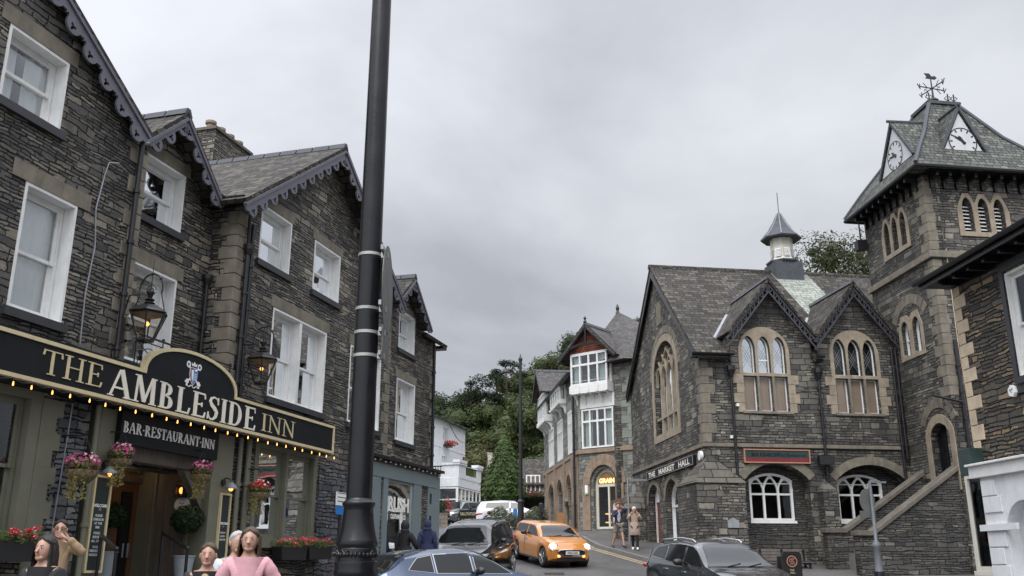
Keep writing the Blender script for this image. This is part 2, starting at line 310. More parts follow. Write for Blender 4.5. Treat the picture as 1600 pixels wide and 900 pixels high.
def asphalt(name, c, rough=.75, patch=.0):
    m, nt, b, out = newmat(name); g = N(nt, 'ShaderNodeTexCoord').outputs['Object']
    a = noise_(nt, g, .5, 6, .6); f = noise_(nt, g, 45, 3, .7)
    k = math_(nt, 'MULTIPLY_ADD', f.outputs[0], .4, math_(nt, 'MULTIPLY', a.outputs[0], .7))
    ac = ramp(nt, k, ((.3, tuple(x*.6 for x in c)), (.75, tuple(x*1.5 for x in c))))
    if patch:
        pv_ = N(nt, 'ShaderNodeTexVoronoi', voronoi_dimensions='2D', inp={'Scale': .22}); nt.links.new(g, pv_.inputs['Vector']); ps_ = N(nt, 'ShaderNodeSeparateColor'); nt.links.new(pv_.outputs['Color'], ps_.inputs[0])
        ac = mixc(nt, ac, tuple(x*.55 for x in c), math_(nt, 'MULTIPLY', math_(nt, 'GREATER_THAN', ps_.outputs[0], .72), patch))
        cr_ = N(nt, 'ShaderNodeTexVoronoi', voronoi_dimensions='2D', feature='DISTANCE_TO_EDGE', inp={'Scale': .5}); nq = noise_(nt, g, 1.5, 4); nt.links.new(vadd(nt, g, nq.outputs['Color']), cr_.inputs['Vector'])
        ac = mixc(nt, ac, tuple(x*.3 for x in c), ramp(nt, cr_.outputs['Distance'], ((0, (.8,)*3), (.012, (0, 0, 0)))))
    nt.links.new(ac, b.inputs['Base Color'])
    nt.links.new(ramp(nt, a.outputs[0], ((.35, (rough*.65,)*3), (.65, (rough,)*3))), b.inputs['Roughness'])
    bump(nt, b, f.outputs[0], .35, .01); return m
asphalt('asphalt', (.072, .071, .070), .6, patch=.7); asphalt('paving', (.085, .08, .076), .7); asphalt('earth', (.05, .05, .03), .9)

# ------------------------------------------------------------------ geometry helpers
def V(*a): return Vector(a)
class Frame:
    """a vertical plane standing in the street: s runs along it, d away from it (outwards), z is height"""
    def __init__(self, o, az, side=1):
        a = R(az); self.o = Vector((o[0], o[1], 0)); self.u = Vector((math.sin(a), math.cos(a), 0)); self.n = Vector((self.u.y, -self.u.x, 0))*side; self.side = side; self.az = az
    def W(self, s, d, z): return self.o + self.u*s + self.n*d + Vector((0, 0, z))
    def px(self, x, y, off=0):
        """survey point: where the sight line through a measured point meets this wall plane"""
        cp, sp = math.cos(PITCH), math.sin(PITCH); r = Vector((x-800, FOC*cp-(450-y)*sp, FOC*sp+(450-y)*cp))
        o = self.o + self.n*off; k = o.dot(self.n)/r.dot(self.n); p = r*k
        return (p-o).dot(self.u), p.z+EYE
def ray_at(x, y, Y):
    cp, sp = math.cos(PITCH), math.sin(PITCH); r = Vector((x-800, FOC*cp-(450-y)*sp, FOC*sp+(450-y)*cp)); r *= Y/r.y
    return Vector((r.x, r.y, r.z+EYE))
WORLD = Frame((0, 0), 90)   # s = +X, d = -Y
GP = [(-60, -.6), (0, 0), (6, .03), (9, .14), (15, .28), (22, .47), (29, .93), (34, 1.45), (40, 2.2), (47, 2.95), (52, 3.3), (60, 3.7), (66, 4.1), (80, 5.0), (100, 6.0), (130, 9)]
def g(Y):
    for (a, b), (c, d) in zip(GP, GP[1:]):
        if Y <= c: return b+(d-b)*(Y-a)/(c-a)
    return GP[-1][1]
def on_ground(x, y, lift=0):
    """the point of the sloping street seen at a measured point"""
    lo, hi = 5, 125
    for i in range(60):
        m = (lo+hi)/2; p = ray_at(x, y, m)
        if p.z > g(m)+lift: lo = m
        else: hi = m
    return ray_at(x, y, lo)

class MB:
    def __init__(self): self.v = []; self.f = []; self.sm = False
    def add(self, vs, fs):
        n = len(self.v); self.v += [Vector(x) for x in vs]; self.f += [tuple(i+n for i in q) for q in fs]; return self
    def box(self, F, s0, s1, d0, d1, z0, z1):
        p = [F.W(s, d, z) for z in (z0, z1) for s, d in ((s0, d0), (s1, d0), (s1, d1), (s0, d1))]
        return self.add(p, [(0, 3, 2, 1), (4, 5, 6, 7), (0, 1, 5, 4), (1, 2, 6, 5), (2, 3, 7, 6), (3, 0, 4, 7)])
    def lbox(self, x0, x1, y0, y1, z0, z1):
        p = [(x, y, z) for z in (z0, z1) for x, y in ((x0, y0), (x1, y0), (x1, y1), (x0, y1))]
        return self.add(p, [(0, 3, 2, 1), (4, 5, 6, 7), (0, 1, 5, 4), (1, 2, 6, 5), (2, 3, 7, 6), (3, 0, 4, 7)])
    def prism(self, fn, poly, c0, c1, holes=()):
        """poly (a, b) extruded from c0 to c1; fn(a, b, c) -> point; holes are real openings"""
        def ar(p): return sum(p[i][0]*p[(i+1) % len(p)][1]-p[(i+1) % len(p)][0]*p[i][1] for i in range(len(p)))
        poly = list(poly) if ar(poly) > 0 else list(poly)[::-1]
        rings = [poly]+[list(h) if ar(h) < 0 else list(h)[::-1] for h in holes]
        flat = [p for r in rings for p in r]; n = len(flat)
        tri = tessellate_polygon([[Vector((p[0], p[1], 0)) for p in r] for r in rings])
        fs = []
        for t in tri:
            a, b, c = (flat[i] for i in t); cr = (b[0]-a[0])*(c[1]-a[1])-(b[1]-a[1])*(c[0]-a[0])
            if abs(cr) < 1e-10: continue
            t = t if cr > 0 else t[::-1]
            fs.append(tuple(i+n for i in t)); fs.append(tuple(t[::-1]))
        k = 0
        for r in rings:
            m = len(r)
            for i in range(m):
                j = (i+1) % m; fs.append((k+i, k+j, k+j+n, k+i+n))
            k += m
        return self.add([fn(a, b, c0) for a, b in flat]+[fn(a, b, c1) for a, b in flat], fs)
    def wall(self, F, poly, d0, d1, holes=()):
        return self.prism(lambda a, b, c: F.W(a, c, b), poly, d0, d1, holes)
    def slab(self, pts, th):
        """planar 3-D polygon given a thickness below its upper face"""
        pts = [Vector(p) for p in pts]; nn = Vector((0, 0, 0))
        for i in range(1, len(pts)-1): nn += (pts[i]-pts[0]).cross(pts[i+1]-pts[0])
        nn.normalize()
        if nn.z < 0: pts = pts[::-1]; nn = -nn
        n = len(pts); b = [p-nn*th for p in pts]
        return self.add(pts+b, [tuple(range(n)), tuple(range(2*n-1, n-1, -1))]+[(i, i+n, (i+1) % n+n, (i+1) % n) for i in range(n)])
    def tube(self, path, r, n=8, caps=True):
        path = [Vector(p) for p in path]; m = len(path); rr = r if hasattr(r, '__len__') else [r]*m; vs = []; fs = []; prev = None
        for i, p in enumerate(path):
            t = (path[min(i+1, m-1)]-path[max(i-1, 0)]).normalized()
            if prev is None: a = t.orthogonal().normalized()
            else: a = (prev-t*prev.dot(t)).normalized()
            prev = a; b = t.cross(a)
            vs += [p+(a*math.cos(2*math.pi*k/n)+b*math.sin(2*math.pi*k/n))*rr[i] for k in range(n)]
        for i in range(m-1):
            for k in range(n): fs.append((i*n+k, i*n+(k+1) % n, (i+1)*n+(k+1) % n, (i+1)*n+k))
        if caps: fs.append(tuple(range(n))[::-1]); fs.append(tuple(range((m-1)*n, m*n)))
        return self.add(vs, fs)
    def lathe(self, c, prof, n=16, ax=None, rot=0, cap=True):
        c = Vector(c); vs = []; fs = []; m = len(prof); ax = ax or (V(1, 0, 0), V(0, 1, 0), V(0, 0, 1))
        for r, h in prof: vs += [c+ax[0]*(r*math.cos(rot+2*math.pi*k/n))+ax[1]*(r*math.sin(rot+2*math.pi*k/n))+ax[2]*h for k in range(n)]
        for i in range(m-1):
            for k in range(n): fs.append((i*n+k, i*n+(k+1) % n, (i+1)*n+(k+1) % n, (i+1)*n+k))
        if cap: fs.append(tuple(range(n))[::-1]); fs.append(tuple(range((m-1)*n, m*n)))
        return self.add(vs, fs)
    def ball(self, c, rx, ry=None, rz=None, n=12, m=8):
        ry = ry or rx; rz = rz or rx; c = Vector(c)
        vs = [c+V(rx*math.sin(math.pi*j/m)*math.cos(2*math.pi*k/n), ry*math.sin(math.pi*j/m)*math.sin(2*math.pi*k/n), -rz*math.cos(math.pi*j/m)) for j in range(1, m) for k in range(n)]
        fs = [((j*n+k), j*n+(k+1) % n, (j+1)*n+(k+1) % n, (j+1)*n+k) for j in range(m-2) for k in range(n)]
        vs += [c-V(0, 0, rz), c+V(0, 0, rz)]; a = len(vs)-2
        fs += [(a, (k+1) % n, k) for k in range(n)]+[(a+1, (m-2)*n+k, (m-2)*n+(k+1) % n) for k in range(n)]
        return self.add(vs, fs)
    def grid(self, fn, nu, nv):
        vs = [fn(i/nu, j/nv) for j in range(nv+1) for i in range(nu+1)]
        return self.add(vs, [(j*(nu+1)+i, j*(nu+1)+i+1, (j+1)*(nu+1)+i+1, (j+1)*(nu+1)+i) for j in range(nv) for i in range(nu)])
    def build(self, name, mat, parent=None, smooth=None, local=False, bevel=0, recalc=False, mat2=None, split=None):
        me = bpy.data.meshes.new(name)
        off = Vector((0, 0, 0)); chain = parent
        if not local:
            while chain is not None: off += Vector(chain.location); chain = chain.parent
        me.from_pydata([v-off for v in self.v], [], self.f)
        if recalc:
            bm = bmesh.new(); bm.from_mesh(me); bmesh.ops.recalc_face_normals(bm, faces=bm.faces); bm.to_mesh(me); bm.free()
        uvl = me.uv_layers.new(name='UVMap').data; Z = V(0, 0, 1)
        for p in me.polygons:
            nn = p.normal
            if abs(nn.z) > .97: t = V(1, 0, 0); b = V(0, 1, 0)
            else: t = Z.cross(nn).normalized(); b = nn.cross(t).normalized()
            for li in p.loop_indices:
                co = me.vertices[me.loops[li].vertex_index].co+off; uvl[li].uv = (co.dot(t), co.dot(b))
        me.materials.append(MATS[mat] if isinstance(mat, str) else mat)
        o = bpy.data.objects.new(name, me); COL.objects.link(o)
        if parent: o.parent = parent
        if smooth is None: smooth = self.sm
        if smooth:
            for p in me.polygons: p.use_smooth = True
            try: me.set_sharp_from_angle(angle=R(smooth if smooth is not True else 40))
            except Exception: pass
        if bevel:
            md = o.modifiers.new('bevel', 'BEVEL'); md.width = bevel; md.segments = 2; md.limit_method = 'ANGLE'
        return o
def tag(o, label=None, cat=None, group=None, kind=None):
    for k, v in (('label', label), ('category', cat), ('group', group), ('kind', kind)):
        if v: o[k] = v
    return o
def thing(name, label, cat, loc, group=None, rz=0):
    o = bpy.data.objects.new(name, None); COL.objects.link(o); o.location = loc; o.rotation_euler = (0, 0, rz); o.empty_display_size = .3
    return tag(o, label, cat, group)
def copy_tree(o, parent=None):
    c = o.copy(); COL.objects.link(c); c.parent = parent
    for ch in o.children: copy_tree(ch, c)
    return c
def arc(cx, cz, r, a0, a1, n=12): return [(cx+r*math.cos(R(a0+(a1-a0)*i/n)), cz+r*math.sin(R(a0+(a1-a0)*i/n))) for i in range(n+1)]
def rect(s0, s1, z0, z1): return [(s0, z0), (s1, z0), (s1, z1), (s0, z1)]
def pointed(s0, s1, z0, zs, zt, n=8):
    """opening with a pointed or segmental head: sill z0, spring zs, crown zt"""
    m = (s0+s1)/2; h = (s1-s0)/2; k = zt-zs
    L = [(s0+h*(1-math.cos(math.pi/2*i/n)), zs+k*(math.sin(math.pi/2*i/n)*.85+.15*i/n)) for i in range(n+1)]
    Rr = [(2*m-a, b) for a, b in L[:-1]][::-1]
    return [(s0, z0), (s1, z0)]+[(a, b) for a, b in (L+Rr)][::-1]
def roundhead(s0, s1, z0, zs, zt, n=16):
    m = (s0+s1)/2; h = (s1-s0)/2
    return [(s0, z0), (s1, z0)]+[(m+h*math.cos(math.pi*i/n), zs+(zt-zs)*math.sin(math.pi*i/n)) for i in range(n+1)]
def grow(poly, k):
    """push an outline outwards by k (star-shaped about its centre)"""
    n = len(poly); out = []
    A = sum(poly[i][0]*poly[(i+1) % n][1]-poly[(i+1) % n][0]*poly[i][1] for i in range(n)); sg = 1 if A > 0 else -1
    for i in range(n):
        p0 = Vector(poly[i-1]); p1 = Vector(poly[i]); p2 = Vector(poly[(i+1) % n])
        a = (p1-p0); b = (p2-p1)
        if a.length < 1e-6: a = b
        if b.length < 1e-6: b = a
        a.normalize(); b.normalize(); na = Vector((a.y, -a.x)); nb = Vector((b.y, -b.x)); m = (na+nb)
        m = m.normalized()/max(.5, math.sqrt(max(.01, (1+na.dot(nb))/2))) if m.length > 1e-6 else na
        q = p1+m*k*sg; out.append((q.x, q.y))
    return out

# ------------------------------------------------------------------ lettering
def serif_glyphs():
    """strokes of an upright Roman capital alphabet on a cap height of 1: (x0,y0,x1,y1,width)"""
    T, t = .165, .07
    def st(x, w=T): return [('q', x, 0, x, 1, w), ('q', x-w/2-.075, .02, x+w/2+.075, .02, .04), ('q', x-w/2-.075, .98, x+w/2+.075, .98, .04)]
    def bowl(x, y0, y1, rx): return [('a', x, (y0+y1)/2, rx, (y1-y0)/2, -90, 90)]
    G = {}
    G['I'] = (st(.16), .32)
    G['T'] = ([('q', .36, 0, .36, .95, T), ('q', .21, .02, .51, .02, .04), ('q', .0, .965, .72, .965, t), ('q', .03, .93, .0, .76, .05), ('q', .69, .93, .72, .76, .05)], .72)
    G['H'] = (st(.16)+st(.7)+[('q', .2, .52, .66, .52, t)], .86)
    G['E'] = (st(.16)+[('q', .16, .965, .6, .965, t), ('q', .16, .52, .47, .52, t), ('q', .16, .035, .63, .035, t), ('q', .585, .96, .61, .78, .05), ('q', .61, .05, .65, .24, .05), ('q', .46, .43, .46, .61, .05)], .68)
    G['L'] = (st(.16)+[('q', .16, .035, .6, .035, t), ('q', .58, .05, .63, .26, .05)], .66)
    G['A'] = ([('q', .05, 0, .36, .98, t), ('q', .4, 1.0, .72, 0, T), ('q', .17, .32, .57, .32, t), ('q', -.05, .02, .17, .02, .04), ('q', .55, .02, .87, .02, .04)], .82)
    G['M'] = ([('q', .12, 0, .16, 1, t), ('q', .18, 1, .47, .06, T), ('q', .47, .04, .76, 1, t), ('q', .82, 0, .79, 1, T), ('q', .0, .02, .25, .02, .04), ('q', .67, .02, .98, .02, .04), ('q', .03, .98, .2, .98, .04), ('q', .76, .98, .94, .98, .04)], .98)
    G['N'] = ([('q', .13, 0, .13, 1, t), ('q', .13, .96, .7, .04, T*.95), ('q', .71, 0, .71, 1, t), ('q', 0, .02, .27, .02, .04), ('q', .57, .98, .85, .98, .04), ('q', 0, .98, .16, .98, .04)], .84)
    G['B'] = (st(.16)+[('a', .3, .745, .25, .235, -90, 90), ('a', .32, .26, .3, .26, -90, 90), ('q', .16, .965, .32, .965, t), ('q', .16, .51, .34, .51, t), ('q', .16, .035, .34, .035, t)], .7)
    G['D'] = (st(.16)+[('a', .32, .5, .42, .5, -90, 90), ('q', .16, .965, .34, .965, t), ('q', .16, .035, .34, .035, t)], .82)
    G['R'] = (st(.16)+[('a', .3, .735, .27, .245, -90, 90), ('q', .16, .965, .32, .965, t), ('q', .16, .49, .34, .49, t), ('q', .36, .49, .7, .02, T), ('q', .62, .02, .82, .02, .04)], .8)
    G['U'] = ([('q', .14, .3, .14, 1, T), ('b', .4, .32, .27, .3, 180, 360), ('q', .66, .3, .66, 1, t), ('q', .0, .98, .3, .98, .04), ('q', .55, .98, .78, .98, .04)], .78)
    G['S'] = ([('s',)], .6)
    G['.'] = ([('o', .12, .48, .075)], .24)
    G[' '] = ([], .3)
    return G
GLY = serif_glyphs()
def serif_text(mb, F, s, z, h, text, d, length=None, th=.012, bold=1.0, rev=False, slant=0):
    """roman capitals standing proud of plane d; rev: reads towards decreasing s"""
    wd = sum(GLY[c][1]+.09 for c in text)*h; k = 1 if not length else length/wd; sg = -1 if rev else 1
    cnt = [0]
    def P(poly):
        cnt[0] += 1; e = (cnt[0] % 9)*.0006
        mb.wall(F, [(s+sg*(x*k+slant*y)*h, z+y*h) for x, y in poly], d, d+th+e)
    x0 = 0
    for ch in text:
        st, w = GLY[ch]
        for q in st:
            if q[0] == 'q':
                _, a, b, c, e, ww = q; ww *= bold if ww > .06 else 1
                dv = Vector((c-a, e-b)).normalized(); nv = Vector((-dv.y, dv.x))*ww/2
                P([(x0+a+nv.x, b+nv.y), (x0+a-nv.x, b-nv.y), (x0+c-nv.x, e-nv.y), (x0+c+nv.x, e+nv.y)])
            elif q[0] in 'ab':
                _, cx, cy, rx, ry, a0, a1 = q; n = 14; O = []; I_ = []
                for i in range(n+1):
                    a = R(a0+(a1-a0)*i/n); th_ = (.07+.105*abs(math.cos(a))) if q[0] == 'a' else (.07+.1*max(0, -math.cos(a)))
                    O.append((x0+cx+rx*math.cos(a), cy+ry*math.sin(a))); I_.append((x0+cx+(rx-th_)*math.cos(a), cy+(ry-.07)*math.sin(a)))
                P(O+I_[::-1])
            elif q[0] == 'o': P([(x0+q[1]+q[3]*math.cos(a*.6283), q[2]+q[3]*math.sin(a*.6283)) for a in range(10)])
            elif q[0] == 's':
                pts = [(.52, .80), (.46, .92), (.30, .965), (.16, .90), (.115, .76), (.2, .62), (.36, .50), (.47, .36), (.44, .18), (.32, .06), (.2, .03), (.1, .09), (.045, .22)]
                ws = [.05, .06, .07, .1, .13, .165, .18, .165, .13, .09, .07, .06, .05]; O = []; I_ = []
                for i, (x, y) in enumerate(pts):
                    a = Vector(pts[max(0, i-1)]); b = Vector(pts[min(len(pts)-1, i+1)]); dv = (b-a).normalized(); nv = Vector((-dv.y, dv.x))*ws[i]/2
                    O.append((x0+x+nv.x, y+nv.y)); I_.append((x0+x-nv.x, y-nv.y))
                P(O+I_[::-1])
                P([(x0+.5, .68), (x0+.55, .68), (x0+.54, .99), (x0+.5, .97)]); P([(x0+.0, 0.02), (x0+.04, 0.04), (x0+.07, .32), (x0+.02, .32)])
        x0 += w+.09
    return mb
def plain_text(name, F, s, z, size, text, d, mat, parent, rev=False, length=None, th=.006, bold=0.0, rot=0):
    """sans lettering from the built-in font, turned into a mesh on the wall plane"""
    cu = bpy.data.curves.new('text', 'FONT'); cu.body = text; cu.size = size; cu.extrude = 0; cu.offset = bold; cu.resolution_u = 3
    to = bpy.data.objects.new('text', cu); COL.objects.link(to); dg = bpy.context.evaluated_depsgraph_get(); dg.update()
    me = bpy.data.meshes.new_from_object(to.evaluated_get(dg)); bpy.data.objects.remove(to)
    xs = [v.co.x for v in me.vertices] or [0]; w = max(xs)-min(xs); k = 1 if not length else length/w
    cx = (max(xs)+min(xs))/2; sg = -1 if rev else 1; mb = MB()
    vs = [F.W(s+sg*(v.co.x-cx)*k, d+th, z+v.co.y) for v in me.vertices]; fs = [tuple(p.vertices) for p in me.polygons]
    mb.add(vs, fs); bpy.data.meshes.remove(me)
    return mb.build(name, mat, parent)

# ------------------------------------------------------------------ building parts
def curtain(F, s0, s1, z0, z1, d, fold=.05, n=24):
    mb = MB(); ph = random.random()*6
    mb.grid(lambda u, v: F.W(s0+(s1-s0)*u, d+fold*.5*math.sin(ph+u*(s1-s0)*38+math.sin(v*3)*.6), z0+(z1-z0)*v), n, 4); mb.sm = True; return mb
def bar(mb, F, p, q, w, d0, d1):
    """flat bar between two points of the wall plane"""
    a = Vector(p); b = Vector(q); dv = (b-a).normalized(); nv = Vector((-dv.y, dv.x))*w/2
    mb.wall(F, [tuple(a+nv), tuple(a-nv), tuple(b-nv), tuple(b+nv)], d0, d1); return mb
def polybar(mb, F, pts, w, d0, d1):
    pts = [Vector(p) for p in pts]; O = []; I_ = []
    for i, p in enumerate(pts):
        dv = (pts[min(len(pts)-1, i+1)]-pts[max(0, i-1)]).normalized(); nv = Vector((-dv.y, dv.x))*w/2
        O.append(tuple(p+nv)); I_.append(tuple(p-nv))
    mb.wall(F, O+I_[::-1], d0, d1); return mb
def sash_window(B, F, s0, s1, z0, z1, d=0, dep=.2, mat='white_paint', lights=1, lintel=.2, lmat='sandstone', cur='curtain_cloth', curw=.42, gmat='window_glass', lx=.12, openb=0, rim=.035, glz=None, sillm='dark_sill', extra_lintel=None):
    """painted reveal, two sliding sashes, pane, curtain, sill and stone lintel, in an opening of the wall"""
    w = MB(); t = .012
    for k in range(4):
        pass
    w.wall(F, rect(s0-rim, s1+rim, z0, z1+rim), d-.02, d+.012, [rect(s0+t, s1-t, z0+.02, z1-t)])
    w.wall(F, rect(s0-.001, s1+.001, z0-.001, z1+.001), d-dep-.12, d-.02, [rect(s0+t, s1-t, z0+.02, z1-t)])
    win = w.build('window', mat, B)
    fr = MB(); pn = MB(); zm = (z0+z1)/2; W_ = (s1-s0)/lights
    for i in range(lights):
        a = s0+W_*i+(.02 if i == 0 else .05); b = s0+W_*(i+1)-(.02 if i == lights-1 else .05)
        f = .055
        fr.wall(F, rect(a, b, z0+.02, z1-.015), d-dep-.10, d-dep+.015, [rect(a+.04, b-.04, z0+.06, z1-.05)])
        fr.wall(F, rect(a+.04, b-.04, zm-.03, z1-.05), d-dep-.04, d-dep-.005, [rect(a+.04+f, b-.04-f, zm+.02, z1-.05-f)])
        fr.wall(F, rect(a+.04, b-.04, z0+.06+openb, zm+.02+openb), d-dep-.08, d-dep-.045, [rect(a+.04+f, b-.04-f, z0+.06+f+.03+openb, zm-.03+openb)])
        pn.box(F, a+.05+f*.5, b-.05-f*.5, d-dep-.026, d-dep-.021, zm, z1-.07); pn.box(F, a+.05+f*.5, b-.05-f*.5, d-dep-.066, d-dep-.061, z0+.1+openb, zm)
        if glz:
            for j in range(1, glz[0]): x = a+.1+(b-a-.2)*j/glz[0]; fr.box(F, x-.012, x+.012, d-dep-.075, d-dep-.01, z0+.1, z1-.06)
            for j in range(1, glz[1]): z = z0+(z1-z0)*j/glz[1]; fr.box(F, a+.06, b-.06, d-dep-.073, d-dep-.012, z-.012, z+.012)
        if i < lights-1: fr.box(F, b+.0005, b+.1-.0005, d-dep-.11, d+.005, z0+.0205, z1-.0155)
        for k, x in enumerate((a+.12, b-.12)):
            fr.box(F, x-.012, x+.012, d-dep-.004, d-dep+.02, zm-.03, zm+.03)
    fr.build('sash', mat, win); pn.build('pane', gmat, win)
    if cur:
        for i in range(lights):
            a = s0+W_*i+.05; b = s0+W_*(i+1)-.05
            for p, q in (((a, a+(b-a)*curw), (b-(b-a)*curw, b)) if curw < .5 else ((a, b),)): curtain(F, p, q, z0+.05, z1-.05, d-dep-.135, .035).build('curtain', cur, win)
    if sillm: MB().box(F, s0-.12, s1+.12, d-.1, d+.07, z0-.13, z0-.001).build('sill', sillm, win)
    if lintel: MB().wall(F, rect(s0-lx, s1+lx, z1+rim+.001, z1+rim+lintel), d-.12, d+.022).build('lintel', lmat, win, bevel=.01)
    return win
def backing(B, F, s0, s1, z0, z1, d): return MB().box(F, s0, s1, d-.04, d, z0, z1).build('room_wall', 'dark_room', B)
def quoins(F, s, z0, z1, d, inner, outer=0, h=.27, ws=(.24, .4), proud=.02, name='quoins', mat='sandstone', parent=None, other=None):
    """alternating long and short corner stones; inner = +1/-1 towards the wall; other: returns wrap on the other face"""
    mb = MB(); z = z0; k = 0
    while z < z1-.05:
        hh = min(h*random.uniform(.85, 1.15), z1-z); w = ws[k % 2]*random.uniform(.92, 1.1); r = ws[(k+1) % 2]
        a, b = (s-proud*inner, s+w*inner); a, b = min(a, b), max(a, b)
        mb.box(F, a, b, d-(r if other else .1), d+proud, z+.006, z+hh-.006); z += hh; k += 1
    return mb.build(name, mat, parent, bevel=.012)
def bargeboard(B, F, p, q, d, mat='barge_grey', wd=.26, per=.5, th=.04, trefoil=True, name='bargeboard', flip=False):
    """scalloped and pierced gable board from the foot p to the apex q, hanging below the line"""
    p = Vector(p); q = Vector(q); L = (q-p).length; u = (q-p)/L; nrm = Vector((u.y, -u.x))
    if nrm.y > 0: nrm = -nrm
    n = max(1, round(L/per)); per = L/n; prof = []; holes = []
    for i in range(n):
        c = (i+.5)*per
        for k in range(9):
            a = math.pi*k/8; prof.append((c-per*.33*math.cos(a), wd*.62+per*.33*math.sin(a)*1.0))
        prof.append((c+per*.40, wd*.5)); prof.append((c+per*.45, wd*.62) if i < n-1 else (c+per*.48, wd*.5)); 
        if i < n-1: prof.append((c+per*.5, wd*.52))
        if trefoil:
            holes.append([(c+(.052+.024*math.cos(3*t))*math.cos(t+math.pi/2), wd*.78+(.052+.024*math.cos(3*t))*math.sin(t+math.pi/2)) for t in [2*math.pi*j/21 for j in range(21)]])
    poly = [(0, 0)]+[(0, wd*.5)]+prof+[(L, wd*.5), (L, 0)]
    m = MB(); m.prism(lambda a, b, c: F.W(*(lambda v: (v.x, c, v.y))(p+u*a+nrm*b)), poly, d, d+th, holes)
    o = m.build(name, mat, B)
    m2 = MB(); bar(m2, F, tuple(p+nrm*.03), tuple(q+nrm*.03), .055, d+th+.001, d+th+.03); m2.build('moulding', mat, o)
    return o
def gable_roof(B, F, sc, half, ze, zr, d0, d1, th=.1, mat='slate', over=.15, name='roof'):
    """ridge running away from the wall plane"""
    sl = (zr-ze)/half; e = ze-sl*over
    r = MB()
    r.slab([F.W(sc-half-over, d1, e), F.W(sc, d1, zr), F.W(sc, d0, zr), F.W(sc-half-over, d0, e)], th)
    r.slab([F.W(sc, d1, zr+.004), F.W(sc+half+over, d1, e+.004), F.W(sc+half+over, d0, e+.004), F.W(sc, d0, zr+.004)], th)
    o = r.build(name, mat, B); k = MB(); n = int(abs(d1-d0)/.45)
    for i in range(n):
        a = d1-(d1-d0)*i/n; b = d1-(d1-d0)*(i+.93)/n
        k.prism(lambda x, z, y: F.W(sc+x, y, zr+z), [(-.13, -.08), (.13, -.08), (.05, .07), (-.05, .07)], a, b)
    k.build('ridge_tile', 'lead_grey', o); return o
def gutter(B, F, s0, s1, d, z, r=.06, name='gutter', mat='black_iron'):
    m = MB(); n = 6
    for s in (0,):
        pts = [(d+r*math.cos(math.pi+math.pi*i/n), z+r*math.sin(math.pi+math.pi*i/n)) for i in range(n+1)]; ins = [(d+(r-.012)*math.cos(math.pi+math.pi*i/n), z+(r-.012)*math.sin(math.pi+math.pi*i/n)) for i in range(n+1)]
        m.prism(lambda a, b, c: F.W(c, a, b), pts+ins[::-1], s0, s1)
    return m.build(name, mat, B)
def pipe(B, F, pts, r=.045, mat='black_iron', name='drainpipe', brk=True):
    m = MB(); P = [F.W(*p) for p in pts]; m.tube(P, r, 10)
    if brk:
        for a, b in zip(P, P[1:]):
            L = (b-a).length
            if L > .8:
                for i in range(1, int(L/.9)+1):
                    c = a+(b-a)*(i*.9/L); m.tube([c-(b-a).normalized()*.03, c+(b-a).normalized()*.03], r*1.45, 10)
    m.sm = True; return m.build(name, mat, B)
def chimney(B, loc_fn, s0, s1, d0, d1, z0, z1, pots, mat='inn_stone', pr=.12):
    F = loc_fn; c = MB().box(F, s0, s1, d0, d1, z0, z1).build('chimney', mat, B)
    MB().box(F, s0-.05, s1+.05, d0-.05, d1+.05, z1+.001, z1+.09).build('chimney_cap', 'coping_stone', c)
    for i in range(pots):
        s = s0+(s1-s0)*(i+.5)/pots; m = MB(); m.lathe(F.W(s, (d0+d1)/2, z1+.09), [(pr*.9, 0), (pr*.8, .05), (pr*.78, .2), (pr*1.1, .22), (pr*1.1, .30), (pr*.8, .31), (pr*.7, .2)], 14); m.sm = True; m.build('chimney_pot', 'terracotta', c)
    return c

# ================================================================== ground, road, pavements
def sheet(name, mat, lift, x0, x1, nx, ys, kind='structure', poly=None):
    mb = MB(); mb.grid(lambda u, v: V(x0+(x1-x0)*u, ys[round(v*(len(ys)-1))], g(ys[round(v*(len(ys)-1))])+lift), nx, len(ys)-1)
    o = mb.build(name, mat, smooth=60); tag(o, kind=kind); return o
YS = [-40, -10]+list(range(0, 80, 2))+[80, 90, 100, 115, 130]
sheet('ground', 'earth', -.03, -260, 260, 8, YS)
def ground_prism(name, mat, poly, h, label=None, cat=None, kind='structure', th=.5):
    """flat-bottomed paving that follows the slope: cut into strips along Y"""
    mb = MB(); ymin = min(p[1] for p in poly); ymax = max(p[1] for p in poly); step = 1.0; y = ymin
    def clip(pts, yc, keep_above):
        out = []
        for i in range(len(pts)):
            a, b = pts[i], pts[(i+1) % len(pts)]; ia = (a[1] >= yc) == keep_above or abs(a[1]-yc) < 1e-9; ib = (b[1] >= yc) == keep_above or abs(b[1]-yc) < 1e-9
            if ia: out.append(a)
            if ia != ib: t = (yc-a[1])/(b[1]-a[1]); out.append((a[0]+(b[0]-a[0])*t, yc))
        return out
    while y < ymax:
        q = clip(clip(poly, y, True), min(y+step, ymax), False)
        if len(q) > 2:
            n = len(q); top = [V(a, b, g(b)+h) for a, b in q]; bot = [V(a, b, g(b)+h-th) for a, b in q]
            A = sum(q[i][0]*q[(i+1) % n][1]-q[(i+1) % n][0]*q[i][1] for i in range(n))
            if A < 0: top.reverse(); bot.reverse()
            mb.add(top+bot, [tuple(range(n))]+[(i, i+n, (i+1) % n+n, (i+1) % n) for i in range(n)])
        y += step
    o = mb.build(name, mat); tag(o, label, cat, kind=kind); return o
ground_prism('road', 'asphalt', [(-9, -10), (14, -10), (14, 30), (6.5, 34), (4.6, 40), (3.3, 44), (2.6, 52), (2, 70), (-2, 100), (-14, 100), (-9, 64), (-4, 44), (-3, 33), (-6, 20), (-9, 9)], 0, th=.2)
kl = [on_ground(x, y)[:2] for x, y in ((903, 836), (920, 846), (940, 856.5), (978, 867), (1017, 878), (1060, 889))]
